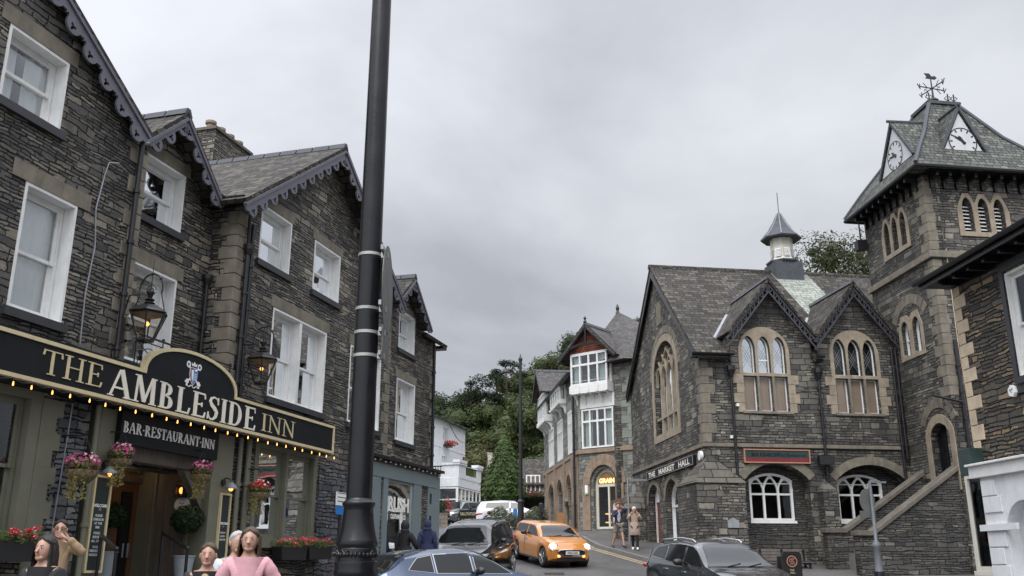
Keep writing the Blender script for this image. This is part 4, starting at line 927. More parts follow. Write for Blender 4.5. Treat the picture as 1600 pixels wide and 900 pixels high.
menu_board(-1.33, -.99, 1.6, 2.86, [('WELCOME', .55, .055, .003), ('TO', .51, .035, 0), ('SUNDAY', .42, .045, .001), ('LUNCH', .37, .045, .001), ('12PM-5PM', .32, .045, .001)], 'narrow chalkboard in gold frame on the pilaster right of the inn porch')

def leaves(fn, n, size, aspect=.55, droop=0, seed=1, jitter=.5):
    rnd = random.Random(seed); mb = MB(); vs = []; fs = []
    for i in range(n):
        p, nn = fn(rnd); nn = (nn+V(rnd.uniform(-1, 1), rnd.uniform(-1, 1), rnd.uniform(-1, 1))*jitter)
        if nn.length < 1e-4: nn = V(0, 0, 1)
        nn.normalize(); t = nn.orthogonal().normalized(); a = rnd.uniform(0, 6.283); b = nn.cross(t); u = t*math.cos(a)+b*math.sin(a); v = nn.cross(u); sz = size*rnd.uniform(.55, 1.35)
        k = len(vs); q = sz*aspect
        vs += [p-u*sz*.5, p+v*q*.5+nn*sz*.08, p+u*sz*.5, p-v*q*.5+nn*sz*.08]; fs.append((k, k+1, k+2, k+3))
    mb.v = [Vector(x) for x in vs]; mb.f = fs; return mb
def ballfn(c, rx, ry, rz, shell=.5):
    c = Vector(c)
    def f(r):
        d = V(r.gauss(0, 1), r.gauss(0, 1), r.gauss(0, 1)).normalized(); k = shell+(1-shell)*r.random()**.6
        return c+V(d.x*rx*k, d.y*ry*k, d.z*rz*k), d
    return f
def basket(s, d, z, lab, top, seed, r=.22, red=False):
    t = thing('hanging_basket', lab, 'flower basket', I.W(s, d, z), group='hanging baskets of flowers at the inn'); c = I.W(s, d, z)
    m = MB(); m.lathe(c, [(r*.15, -r*.85), (r*.6, -r*.7), (r*.92, -r*.3), (r, 0), (r*.9, .0), (r*.5, -.02)], 16); m.sm = True; m.build('basket', 'wicker', t)
    m = MB()
    for k in range(12):
        a = k*math.pi/6; 
        for sg_ in (-1, 1): m.tube([c+V(r*1.02*math.cos(a), r*1.02*math.sin(a), 0), c+V(r*.98*math.cos(a+sg_*.35), r*.98*math.sin(a+sg_*.35), -r*.35), c+V(r*.5*math.cos(a+sg_*.8), r*.5*math.sin(a+sg_*.8), -r*.8)], .005, 4)
    m.build('wire_frame', 'old_wood', t)
    m = MB()
    for k in range(3): a = k*2.094; m.tube([c+V(r*math.cos(a), r*math.sin(a), 0), V(c.x, c.y, top)], .005, 4)
    m.tube([V(c.x, c.y, top), I.W(s, 0.02, top+.02)], .012, 5); m.build('hanging_wires', 'black_iron', t)
    leaves(ballfn(c+V(0, 0, .07), r*1.15, r*1.15, .12, .3), 650, .06, seed=seed).build('foliage', 'leaf_basket', t)
    leaves(ballfn(c+V(0, 0, .12), r*1.15, r*1.15, .13, .8), 150, .045, .95, seed=seed+1).build('flowers', 'petal_red' if red else 'petal_pink', t)
    leaves(ballfn(c+V(.02, 0, .13), r*1.0, r*1.0, .14, .85), 60, .045, .95, seed=seed+2).build('flowers', 'petal_pale', t)
    def tr(rd): a = rd.choice((-.6, -.9, -.3, .3)); L = rd.random()**.8; return c+V(r*.8*math.cos(a-1.2)+rd.gauss(0, .018), r*.8*math.sin(a-1.2)+rd.gauss(0, .018), -L*.42), V(0, -1, .3)
    leaves(tr, 260, .04, seed=seed+3).build('trailing_foliage', 'leaf_trail', t)
b = I.px(128, 735, .45); basket(b[0], .45, b[1], 'wide basket of pink flowers hanging on the stone wall above the tall welcome board', b[1]+.5, 11, .22)
b = I.px(188, 718, .3); basket(b[0], .3, b[1], 'pink flower basket with trailing foliage hanging at the left side of the inn porch', b[1]+.42, 21, .18)
b = I.px(314, 742, .3); basket(b[0], .3, b[1], 'mauve and pink flower basket hanging at the right side of the inn porch', b[1]+.42, 31, .18)
b = I.px(405, 770, .4); basket(b[0], .4, b[1], 'basket of red and pink flowers hanging beside the double sage ground-floor window', b[1]+.45, 41, .2, True)
def window_box(s0, s1, d, z0, z1_, lab, seed):
    t = thing('window_box', lab, 'flower box', I.W((s0+s1)/2, d, z0)); m = MB(); m.wall(I, [(s0+.06, z0), (s1-.06, z0), (s1, z1_), (s0, z1_)], d-.12, d+.12); m.build('trough', 'plastic_black', t, bevel=.01)
    c = I.W((s0+s1)/2, d, z1_+.08)
    def f(h, dens):
        def q(r): return I.W(r.uniform(s0-.03, s1+.03), d+r.uniform(-.15, .17), z1_+r.uniform(-.02, h)), V(0, -.6, .8)
        return q
    n = int((s1-s0)*450); leaves(f(.13, 1), n, .06, seed=seed).build('foliage', 'leaf_basket', t)
    def cl(r, cs_=[(random.Random(seed+i).uniform(s0, s1), random.Random(seed+i+50).uniform(-.1, .15), random.Random(seed+i+90).uniform(.06, .17)) for i in range(int((s1-s0)*14))]):
        a, b_, h = r.choice(cs_); return I.W(a+r.gauss(0, .025), d+b_+r.gauss(0, .025), z1_+h+r.gauss(0, .018)), V(0, -.5, .8)
    leaves(cl, n, .035, .95, seed=seed+2).build('flowers', 'petal_red', t)
    leaves(cl, n//4, .035, .95, seed=seed+7).build('flowers', 'petal_pale', t)
window_box(-7.9, -5.86, .25, 1.62, 1.88, 'black window box of red geraniums under the leftmost sage window', 61)
window_box(.62, 1.72, .22, 1.66, 1.93, 'black flower box of the adjoining pair, the one nearer the inn door', 71); window_box(1.78, 2.9, .22, 1.68, 1.95, 'black flower box of the adjoining pair, the one farther from the inn door', 81)
def ballbush(c, r, lab, pot, seed, rz=None):
    t = thing('potted_bay_bush', lab, 'potted plant', (c[0], c[1], pot[0])); 
    leaves(ballfn(c, r, r, rz or r*.85, .45), 1500, .085, .4, seed=seed).build('foliage', 'leaf_bay', t)
    m = MB(); m.ball(c, r*.6, r*.6, r*.5); m.build('inner_foliage', 'leaf_bay', t)
    MB().tube([V(c[0], c[1], pot[0]+.3), V(c[0], c[1], c[2])], .02, 6).build('stem', 'bark', t)
    m = MB(); m.lathe(V(c[0], c[1], pot[0]), [(.12, 0), (.185, pot[1]-.02), (.2, pot[1]-.02), (.2, pot[1]), (.17, pot[1]), (.16, pot[1]-.05)], 18); m.sm = True; m.build('pot', 'pot_grey', t)
q = I.px(293, 812, -.15); c = I.W(q[0], -.15, q[1]); zb = I.px(287, 868, -.15)[1]; ballbush(c, .30, 'round bay bush in a grey bucket pot at the right of the inn porch', (zb-.5, .5), 91)
q = I.px(172, 805, -1.0); c = I.W(q[0], -1.0, q[1]); ballbush(c, .27, 'bay bush growing beside the wooden inn door, half behind the tall board', (c.z-1.1, .5), 95)
def wall_lamp(x, y, lab, on=True):
    s, z = I.px(x, y, .25); t = thing('gooseneck_wall_lamp', lab, 'wall lamp', I.W(s, .06, z))
    m = MB(); m.tube([I.W(s, .02, z+.1), I.W(s, .12, z+.18), I.W(s, .22, z+.16), I.W(s, .25, z+.08)], .014, 6); m.lathe(I.W(s, .065, z+.1), [(.001, 0), (.06, .0), (.06, .03), (.001, .03)], 12, (I.u, V(0, 0, 1), I.n)); m.build('arm', 'black_iron', t)
    m = MB(); m.lathe(I.W(s, .25, z-.02), [(.12, 0), (.11, .04), (.05, .1), (.03, .12)], 14); m.sm = True; m.build('lamp_shade', 'pole_grey', t)
    m = MB(); m.ball(I.W(s, .25, z-.02), .045, n=8, m=6); m.build('bulb', 'bulb_warm', t)
wall_lamp(173, 738, 'small grey dome lamp glowing above the tall welcome board'); wall_lamp(361, 762, 'small grey dome lamp glowing above the narrow board, right of the porch')
# porch lamp and plaque on the porch side wall (plane s = -1.64)
PS = Frame(tuple(I.W(-1.672, 0, 0))[:2], I.az-90, 1)  # runs into the porch, faces the street side left
if PS.n.dot(I.u) > 0: PS.n = -PS.n
t = thing('porch_wall_lantern', 'small black box lantern with orange glow on the porch planks', 'lantern', PS.W(0, .1, 2.7))
u, z = PS.px(285, 765, .06)
m = MB(); m.wall(PS, rect(u-.09, u+.09, z-.13, z+.12), .14, .16, [rect(u-.07, u+.07, z-.1, z+.08)]); m.box(PS, u-.1, u+.1, .02, .17, z+.12, z+.16); m.box(PS, u-.09, u+.09, .02, .16, z-.15, z-.13); m.box(PS, u-.09, u-.07, .02, .14, z-.13, z+.12); m.box(PS, u+.07, u+.09, .02, .14, z-.13, z+.12); m.build('frame', 'black_iron', t)
m = MB(); m.ball(PS.W(u, .09, z-.02), .04, .04, .06); m.build('bulb', 'glow_orange', t)
u, z = PS.px(285, 789, .0); t = thing('round_plaque', 'round white plaque on the porch planks above the bay bush', 'plaque', PS.W(u, .02, z)); m = MB(); m.wall(PS, [(u+.16*math.cos(i*.2618), z+.14*math.sin(i*.2618)) for i in range(24)], .002, .02); m.build('disc', 'letter_white', t)
m = MB(); polybar(m, PS, [(u-.05, z+.05), (u, z+.01), (u+.06, z+.05)], .015, .02, .023); polybar(m, PS, [(u-.07, z-.03), (u+.07, z-.03)], .012, .02, .023); m.build('emblem', 'sign_back', t)
# transom lights
m = MB(); m.ball(I.W((ds0+ds1)/2-.1, PD+.3, dz1+.22), .05); m.ball(I.W((ds0+ds1)/2+.15, PD+.3, dz1+.2), .035); t = thing('porch_ceiling_lamp', 'pair of glowing warm bulbs over the inn door', 'lamp', I.W(-3, PD+.3, dz1+.2)); m.build('bulb', 'bulb_warm', t)
m = MB(); m.tube([I.W((ds0+ds1)/2, PD+.3, 3.6), I.W((ds0+ds1)/2, PD+.3, dz1+.33)], .01, 6); m.wall(I, rect((ds0+ds1)/2-.22, (ds0+ds1)/2+.25, dz1+.1, dz1+.36), PD+.24, PD+.25, [rect((ds0+ds1)/2-.2, (ds0+ds1)/2+.23, dz1+.12, dz1+.34)]); m.build('fitting', 'black_iron', t)
pl = bpy.data.lights.new('porch_light', 'POINT'); pl.energy = 22; pl.color = (1, .68, .42); pl.shadow_soft_size = .08; plo = bpy.data.objects.new('porch_light', pl); COL.objects.link(plo); plo.location = I.W(-2.8, -.9, 3.25)
# handrails and steps
def handrail(x0, y0, x1, y1, off, lab):
    a = I.px(x0, y0, off); t = thing('handrail', lab, 'handrail', I.W(a[0], off, .4)); 
    P0 = I.W(a[0], off-.9, a[1]+.35) if False else None
    s0_, z0_ = I.px(x0, y0, off-.75); s1_, z1_ = I.px(x1, y1, off+.2)
    m = MB(); p = I.W(s0_, off-.75, z0_); q = I.W(s1_, off+.2, z1_); m.tube([p, q], .03, 8); m.tube([q, V(q.x, q.y, .15)], .025, 8); m.ball(q, .035, n=8, m=6); m.tube([p, V(p.x, p.y, .6)], .025, 8); m.build('rail', 'black_paint', t)
handrail(255, 833, 293, 857, .9, 'black handrail running down from the right side of the porch beside the grey bucket'); handrail(158, 836, 182, 858, .9, 'black handrail running down in front of the wooden inn door')
m = MB(); m.box(I, -4.33, -1.64, PD, .0, .3, .9)
for i in range(3): m.box(I, -4.6, -1.4, .001+i*.34, .34+i*.34, .0, .72-i*.18)
ts = thing('entrance_steps', 'stone steps up to the inn porch', 'steps', I.W(-3, .5, .1)); m.build('treads', 'kerb_stone', ts)
ground_prism('forecourt', 'paving', [tuple(I.W(s, d, 0))[:2] for s, d in ((-14, -.3), (-14, 4.2), (-5, 4.0), (4, 2.6), (10.6, 2.0), (10.6, -.3))], .16)

# ================================================================== the market hall (right)
M = Frame((6.8, 33), 81.5); S = Frame((6.8, 33), -6, -1)
hall = thing('market_hall', 'dark stone gabled hall with pointed dormers, traceried windows and a white louvred cupola', 'building', M.W(3.8, -5, 1.2))
RZ, RDp, EV = 14.05, -5.75, 8.85
def ring(mb, F, c, a, b, r0, r1, n, d0, d1, zc, kz=1.0, gap=.12, half=90):
    """voussoirs between two radii about (c, zc)"""
    for i in range(n):
        t0 = R(90-half+2*half*(i+gap/2)/n); t1 = R(90-half+2*half*(i+1-gap/2)/n)
        mb.wall(F, [(c+r0*math.cos(t0)*a, zc+r0*math.sin(t0)*kz), (c+r1*math.cos(t0)*a, zc+r1*math.sin(t0)*kz), (c+r1*math.cos(t1)*a, zc+r1*math.sin(t1)*kz), (c+r0*math.cos(t1)*a, zc+r0*math.sin(t1)*kz)], d0, d1)
def seg_arch(s0, s1, zs, zt, z0, n=14):
    c = (s0+s1)/2; h = (s1-s0)/2; k = zt-zs; r = (h*h+k*k)/(2*k); cz = zt-r; a = math.degrees(math.asin(h/r))
    return [(s0, z0), (s1, z0)]+[(c+r*math.sin(R(a-2*a*i/n)), cz+r*math.cos(R(a-2*a*i/n))) for i in range(n+1)], (c, cz, r, a)
arches = [(1.40, 3.80), (4.80, 7.55)]
AH = [seg_arch(a, b, 4.42, 5.0, .7) for a, b in arches]
gab = [(2.68, 1.62), (6.05, 1.62)]
Wp = [(0, .6), (7.7, .6), (7.7, 9.55), (6.05, 11.55), (4.62, 9.75), (4.55, 8.8), (4.36, 8.8), (4.28, 9.6), (2.68, 11.55), (1.1, 9.62), (1.05, 8.8), (0, 8.8)]
LX = [[(1.62, 2.12), (2.22, 2.70), (2.80, 3.30)], [(5.18, 5.66), (5.76, 6.26), (6.36, 6.84)]]
lanc = [[pointed(a, b, 8.25, 9.12, 9.62) for a, b in L] for L in LX]; low = [[rect(a-.0, b+.0, 6.86, 8.12) for a, b in L] for L in LX]
MB().wall(M, Wp, -.45, 0, [a[0] for a in AH]+sum(lanc, [])+sum(low, [])).build('wall', 'hall_stone', hall)
SP = [(0, .6), (11.4, .9), (11.4, 8.8), (5.75, 13.85), (0, 8.8)]
BW = roundhead(3.1, 6.5, 6.72, 9.1, 10.45)
SA = [(6.45, 8.35), (3.65, 5.55), (1.55, 2.9)]
MB().wall(S, SP, -.45, 0, [BW]+[pointed(a, b, 1.0, 4.05, 4.82) for a, b in SA]).build('wall', 'hall_stone', hall)
MB().box(S, .5, 11.0, -1.3, -1.0, .9, 5.5).build('recess_wall', 'hall_stone', hall); MB().box(M, 11.6, 12, -11, -.5, .8, 9).box(M, -.2, 12, -11.8, -11.4, .8, 8.8).build('wall', 'hall_stone', hall)
MB().wall(M, rect(.9, 7.7, .7, 5.4), -.85, -.46, [seg_arch(1.72, 3.40, 4.48, 4.72, 3.04)[0], seg_arch(5.05, 6.85, 4.48, 4.72, 3.04)[0]]).build('recess_wall', 'stair_stone', hall)
MB().box(M, .5, 11, -10.9, -.9, 5.6, 5.7).build('floor_slab', 'dark_room', hall)
MB().box(M, .5, 7.4, -3, -2.9, 1, 5.5).build('room_wall', 'dark_room', hall)
# roofs
rr = MB(); RS0 = -.18; RS1 = 12.2
def rf(s, d): return M.W(s, d, RZ-(abs(d-RDp))*((RZ-EV+.1)/6.1))
rr.slab([rf(RS0, .36), rf(1.08, .36), rf(1.08, -.75), rf(4.3, -.75), rf(4.3, .36), rf(4.6, .36), rf(4.6, -.75), rf(RS1, -.75), rf(RS1, RDp), rf(RS0+.24, RDp)], .12); rr.slab([rf(RS0+.24, RDp-.004), rf(RS1, RDp-.004), rf(RS1, -11.9), rf(RS0+.5, -11.9)], .12); roof = rr.build('roof', 'slate', hall)
ps0 = M.px(1203, 428, RDp)[0]; ps1 = M.px(1259, 431, RDp)[0]
m = MB(); up = V(0, 0, .022); m.slab([rf(ps0, -.8)+up, rf(ps1, -.8)+up, rf(ps1, RDp+.06)+up, rf(ps0, RDp+.06)+up], .018); m.build('pale_slates', 'slate_pale', roof)
m = MB()
for i in range(28): m.prism(lambda x, z, y: M.W(y, RDp+x, RZ+z), [(-.14, -.1), (.14, -.1), (.06, .07), (-.06, .07)], RS0+.2+i*.43, RS0+.2+i*.43+.41)
m.build('ridge_tiles', 'slate', roof)
for sc, hf in gab: gable_roof(hall, M, sc, hf, 9.78, 11.78, -3.6, .42, over=.1, mat='slate')
m = MB()
for sc, hf in gab:
    s_ = 1.235
    for sg_ in (-1, 1):
        dt = .05
        for (o0, w_) in ((.12, .07), (.42, .055)): bar(m, M, (sc+sg_*(hf+.12), 11.68-(hf+.12)*s_-o0), (sc, 11.68-o0), w_, .30, .36)
        n = 9
        for i in range(n):
            a = (i+.2)/n; b = (i+.9)/n
            p0 = (sc+sg_*hf*a, 11.68-hf*a*s_-.14); p1 = (sc+sg_*hf*a, 11.68-hf*a*s_-.42); p2 = (sc+sg_*hf*b, 11.68-hf*b*s_-.14)
            bar(m, M, p0, p1, .04, .31, .35); bar(m, M, p1, p2, .035, .312, .348)
m.build('bargeboards', 'barge_dark', hall)
m = MB(); 
for sg_, t0 in ((-1, -.35), (1, 11.75)):
    p = (t0, 13.93-abs(t0-5.75)*.852); m.wall(S, [p, (5.75, 13.93), (5.75, 13.55), (t0, p[1]-.38)], .12, .17)
    m.wall(S, [(p[0], p[1]-.005), (5.75, 13.925), (5.75, 13.86), (t0, p[1]-.07)], .0, .12)
m.build('bargeboards', 'black_paint', hall)
# lead valleys
m = MB()
for sc, hf in gab:
    a = M.W(sc-hf-.02, .3, 9.75); b = M.W(sc-hf*.45, -.9, 10.45)
a = MB(); 
for sc, hf in gab:
    p0 = rf(sc-hf-.22, -.62)+V(0, 0, .03); p1 = rf(sc-hf*.42, -2.15)+V(0, 0, .03); a.tube([p0, p1], .075, 6)
a.build('lead_flashing', 'lead_pale', hall)
# ridge cupola
cu = M.px(1226, 430, RDp); cs_ = cu[0]; zz = [M.px(1226, y, RDp)[1] for y in (447, 414, 400, 384, 338, 302)]
cup = MB(); cup.box(M, cs_-.66, cs_+.62, RDp-.6, RDp+.6, zz[0]-.2, zz[1]); cupo = cup.build('cupola', 'lead_grey', hall)
A8 = (M.u, M.n, V(0, 0, 1)); c0 = M.W(cs_-.03, RDp, 0)
def at(z): return V(c0.x, c0.y, z)
MB().lathe(at(zz[1]), [(.70, 0), (.74, .05), (.74, .1), (.58, .15)], 8, A8, R(22.5)).build('cupola_moulding', 'lead_grey', cupo)
dz = zz[3]-zz[1]
MB().lathe(at(zz[1]+.16), [(.54, 0), (.5, .1), (.49, dz+.05), (.55, dz+.15), (.6, dz+.2)], 8, A8, R(22.5)).build('louvre_drum', 'cream_paint', cupo)
m = MB()
for k in range(8):
    a = R(45*k); dr_ = M.u*math.cos(a)+M.n*math.sin(a); tn = V(-dr_.y, dr_.x, 0)
    for j in range(6):
        z = zz[1]+.34+j*(dz-.6)/5; p = at(z)+dr_*.475
        q = [p-tn*.13, p+tn*.13, p+tn*.13+dr_*.05-V(0, 0, .06), p-tn*.13+dr_*.05-V(0, 0, .06)]; m.add(q+[x+V(0, 0, .018) for x in q], [(0, 1, 2, 3), (4, 7, 6, 5), (0, 4, 5, 1), (1, 5, 6, 2), (2, 6, 7, 3), (3, 7, 4, 0)])
m.build('louvre_slats', 'letter_white', cupo)
rz_ = zz[4]-zz[3]
MB().lathe(at(zz[3]+.38), [(.87, -.14), (.9, -.09), (.52, .25*rz_), (.3, .5*rz_), (.1, .8*rz_), (.04, rz_-.22)], 8, A8, R(22.5)).build('cupola_roof', 'lead_grey', cupo)
m = MB()
for k in range(8):
    a = R(22.5+45*k); dr_ = M.u*math.cos(a)+M.n*math.sin(a)
    m.tube([at(zz[3]+.31)+dr_*.9, at(zz[3]+.38+.25*rz_)+dr_*.525, at(zz[3]+.38+.5*rz_)+dr_*.305, at(zz[3]+.38+.8*rz_)+dr_*.105], .022, 5)
m.build('lead_rolls', 'lead_pale', cupo); MB().tube([at(zz[4]), at(zz[5])], .018, 5).build('spike', 'lead_grey', cupo)
# string course, quoins, arches
MB().box(M, -.06, 7.7, -.02, .07, 5.55, 5.68).box(S, .0, 11.4, -.02, .07, 5.5501, 5.6801).build('string_course', 'sandstone', hall, bevel=.01)
quoins(M, 0, 5.7, 8.7, 0, 1, other=True, h=.33, ws=(.3, .5), parent=hall, mat='sandstone')
for (pl, (c, cz2, r, a)) in AH: m = MB(); ring(m, M, c, 1, 1, r, r+.3, 15, -.1, .02, cz2, half=a, gap=.02); m.build('arch_stones', 'sandstone', hall)
for a, b in SA:
    m = MB()
    P = pointed(a, b, 1.0, 4.05, 4.82)[2:]; Q = grow(pointed(a, b, 1.0, 4.05, 4.82), .22)[2:]
    for i in range(len(P)-1):
        m.wall(S, [P[i], P[i+1], tuple(Vector(Q[i+1])*.94+Vector(P[i+1])*.06), tuple(Vector(Q[i])*1+Vector(P[i])*0)], -.1, .02)
    m.build('arch_stones', 'sandstone', hall)
# upper windows on the street front
for wi, (L, c) in enumerate(((LX[0], 2.46), (LX[1], 6.01))):
    hw = .98; out = roundhead(c-hw, c+hw, 8.2, 9.05, 9.98); k = MB()
    k.wall(M, out, .002, .03, [p for p in lanc[wi]])
    for j in range(4): 
        w_ = .14+.14*(j % 2)
        for sg_ in (-1, 1): k.box(M, min(c+sg_*.85, c+sg_*(.98+w_)), max(c+sg_*.85, c+sg_*(.98+w_)), .0, .028+.001*j, 6.8+j*.35, 7.14+j*.35)
    k.wall(M, rect(c-.9, c+.9, 8.13, 8.2), -.1, .034)
    sw_ = k.build('window', 'sandstone_warm', hall, bevel=.008)
    m = MB()
    for j in range(2): m.box(M, (L[j][1]+L[j+1][0])/2-.045, (L[j][1]+L[j+1][0])/2+.045, -.06, .033, 6.86, 8.13)
    m.box(M, c-.95, c+.95, -.1, .06, 6.76, 6.85); m.build('mullions', 'sandstone', sw_)
    fr = MB(); ld = MB(); pn = MB(); bl = MB(); up_ = MB()
    for (a, b), P in zip(L, lanc[wi]):
        fr.wall(M, P, -.2, -.15, [grow(P, -.045)]); fr.wall(M, rect(a, b, 6.86, 8.12), -.2, -.15, [rect(a+.04, b-.04, 6.9, 8.08)])
        (up_ if wi == 0 else pn).wall(M, grow(P, -.03), -.18, -.175); pn.wall(M, rect(a+.03, b-.03, 6.88, 8.1), -.18, -.175)
        bl.box(M, a, b, -.23, -.215, 6.88, 8.1)
        for j in range(-6, 12):
            for sg_ in (-1, 1):
                x0 = a+(b-a)*.5; z0_ = 8.25+j*.16; dx_ = (b-a)/2-.04
                pa, pb = (x0-dx_, z0_-sg_*dx_*1.6), (x0+dx_, z0_+sg_*dx_*1.6)
                if min(pa[1], pb[1]) > 8.28 and max(pa[1], pb[1]) < 9.45: bar(ld, M, pa, pb, .012, -.174, -.168+.001*(sg_ > 0))
    if wi == 0: (a, b) = L[1]; fr.box(M, a, b, -.2, -.145, 8.72, 8.77)
    fr.build('frame', 'white_paint', sw_); pn.build('pane', 'window_glass_clear', sw_); ld.build('leading', 'lead_pale' if wi == 0 else 'steel_grey', sw_); bl.build('blind', 'blind_brown', sw_)
    if wi == 0: up_.build('pane', 'window_bright', sw_)
    if wi == 0: MB().box(M, L[0][0]-.1, L[2][1]+.1, -.42, -.4, 8.2, 9.7).build('curtain', 'curtain_cloth', sw_)
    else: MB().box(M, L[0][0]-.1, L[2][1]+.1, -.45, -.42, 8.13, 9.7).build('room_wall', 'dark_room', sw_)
# white traceried windows of the ground floor
def tracery(F, s0, s1, z0, zt, d, par, nl=3, th=.075, mat='white_paint', zm=None, trans=True):
    out, (c, cz2, r, a) = seg_arch(s0, s1, zt-.24, zt, z0); m = MB()
    m.wall(F, out, d-.1, d, [grow(out, -.085)]); w = (s1-s0)/nl; zm = zm or z0+(zt-z0)*.62
    for i in range(1, nl): m.box(F, s0+w*i-th/2, s0+w*i+th/2, d-.09, d-.006, z0+.08, zm+.1)
    k = 0
    for i in range(nl):
        a0 = s0+w*i; b0 = a0+w; mid = (a0+b0)/2; tp = zt-.16-.05*abs(i-(nl-1)/2)
        for p0, sg_ in ((a0, 1), (b0, -1)):
            k += 1; polybar(m, F, [(p0+sg_*w/2*(1-math.cos(t*math.pi/16))**.8, zm+(tp-zm)*math.sin(t*math.pi/16)) for t in range(9)], th*.8, d-.085, d-.012-.001*(k % 5))
            if 0 < (p0-s0)/w < nl-.01: polybar(m, F, [(p0-sg_*w*.5*(t/6)**1.5, zm+(zt-.06-zm)*(t/6)) for t in range(7)], th*.7, d-.083, d-.02-.001*(k % 5))
    if trans: m.box(F, s0+.05, s1-.05, d-.08, d-.03, zm-.14, zm-.07); m.box(F, s0+.05, s1-.05, d-.0301, d-.02, zm+.25, zm+.28)
    w_ = MB().box(F, s0-.04, s1+.04, d-.06, d+.09, z0-.09, z0-.002).build('window', mat, par); m.build('frame', mat, w_); MB().wall(F, grow(out, -.05), d-.07, d-.065).build('pane', 'window_glass_clear', w_); return w_
tracery(M, 1.74, 3.38, 3.04, 4.70, -.52, hall); tracery(M, 5.07, 6.83, 3.04, 4.70, -.52, hall)
# big traceried gable window
m = MB(); gr_ = grow(BW, .3); m.wall(S, gr_, .002, .035, [BW]); big = m.build('gable_window', 'sandstone_warm', hall)
m = MB()
for i in range(5):
    t = 3.1+.68*i*1.0; t = 3.1+3.4*i/4; 
    if 0 < i < 4: m.box(S, t-.06, t+.06, -.2, -.06, 6.72, 9.1)
k = 0
for i in range(4):
    a0 = 3.1+.85*i; b0 = a0+.85
    for p0, sg_ in ((a0, 1), (b0, -1)):
        k += 1; polybar(m, S, [(p0+sg_*.425*(1-math.cos(t*math.pi/16)), 8.8+.75*math.sin(t*math.pi/16)) for t in range(9)], .08, -.19, -.07-.002*(k % 6))
for i in range(1, 4):
    p0 = 3.1+.85*i
    for sg_ in (-1, 1):
        k += 1; pts = [(p0+sg_*1.6*(t/8)**1.9, 9.1+1.5*(t/8)) for t in range(9)]; pts = [(a, b) for a, b in pts if ((a-4.8)/1.68)**2+((b-9.1)/1.33)**2 < 1 or b < 9.1]
        if len(pts) > 2: polybar(m, S, pts, .075, -.19, -.068-.002*(k % 6))
m.box(S, 3.1, 6.5, -.19, -.062, 7.35, 7.45); m.build('tracery', 'sandstone_warm', big)
m = MB(); 
for i in range(4): a0 = 3.16+.85*i; m.wall(S, rect(a0+.02, a0+.71, 6.76, 8.7), -.28, -.24, [rect(a0+.06, a0+.67, 6.8, 8.66)])
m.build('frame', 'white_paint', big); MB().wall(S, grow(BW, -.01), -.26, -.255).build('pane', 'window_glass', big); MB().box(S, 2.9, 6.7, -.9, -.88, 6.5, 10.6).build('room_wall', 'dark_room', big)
m = MB(); ring(m, S, 4.8, 1.0, 1, 2.02, 2.36, 17, -.05, .025, 9.1, kz=.84); m.build('arch_stones', 'sandstone', hall)
MB().wall(S, pointed(4.9, 5.6, 11.3, 11.9, 12.3), .0, .03).build('gable_panel', 'sandstone', hall)
# doors under the side arches
m = MB(); m.wall(S, rect(6.5, 8.25, 1.9, 4.75), -.36, -.28, [rect(6.62, 7.35, 2.05, 4.1), rect(7.45, 8.15, 2.05, 4.1)]); m.build('door_frame', 'white_paint', hall)
dd = MB().wall(S, rect(6.62, 7.35, 2.05, 4.1), -.37, -.33, [rect(6.75, 7.2, 2.8, 3.95)]).build('door', 'red_wood', hall); MB().box(S, 6.75, 7.2, -.36, -.355, 2.8, 3.95).build('pane', 'car_glass', dd); MB().box(S, 7.45, 8.15, -.37, -.33, 2.05, 4.1).build('door', 'red_wood', hall)
m = MB(); P = pointed(3.6, 5.6, 2.35, 3.9, 4.75); m.wall(S, P, -.36, -.26, [grow(P, -.09)]); m.box(S, 4.55, 4.63, -.35, -.27, 2.4, 4.5); m.box(S, 3.65, 5.55, -.35, -.271, 3.75, 3.83); ww = m.build('window', 'white_paint', hall); MB().wall(S, grow(P, -.05), -.33, -.325).build('pane', 'window_glass_clear', ww)
MB().box(S, 3.5, 5.7, -.4, .02, 2.2, 2.35).build('sill', 'white_paint', ww)
# buttresses
def buttress(pts, zb, zs, apex, name='buttress'):
    """plan points (outer ones first) rising to zs, capped by slopes to the apex line on the wall"""
    mb = MB(); n = len(pts); mb.add([p+V(0, 0, zb) for p in pts]+[p+V(0, 0, zs) for p in pts], [tuple(range(n))[::-1]]+[(i, (i+1) % n, (i+1) % n+n, i+n) for i in range(n)]+[tuple(range(n, 2*n))])
    o = mb.build(name, 'hall_stone', hall, recalc=True); c = MB(); q = [p+V(0, 0, zs+.002) for p in pts]; cen = sum(pts, V(0, 0, 0))/n; q = [V(p.x+(p.x-cen.x)*.06, p.y+(p.y-cen.y)*.06, p.z) for p in q]
    c.add(q+[apex], [tuple(range(n))[::-1]]+[(i, (i+1) % n, n) for i in range(n)]); c.build('weathering', 'cap_stone', o, recalc=True); return o
corner = M.W(0, 0, 0)
buttress([M.W(-.6, .6, 0), M.W(1.15, .58, 0), M.W(1.15, .003, 0), M.W(.4, -.4, 0), S.W(1.45, .003, 0), S.W(1.45, .66, 0)], .7, 4.25, M.W(.1, 0, 5.3))
buttress([S.W(9.0, 1.0, 0), S.W(9.0, .003, 0), S.W(11.0, .003, 0), S.W(11.0, 1.0, 0)], .9, 3.9, S.W(10.0, .02, 5.3))
buttress([M.W(4.05, .45, 0), M.W(4.62, .45, 0), M.W(4.62, .003, 0), M.W(4.05, .003, 0)], .7, 4.0, M.W(4.33, .02, 4.5))
MB().box(M, -.68, 1.25, .003, .7, .7, 1.9).box(S, 0, 1.55, .003, .74, .7, 1.899).build('plinth', 'hall_stone', hall)
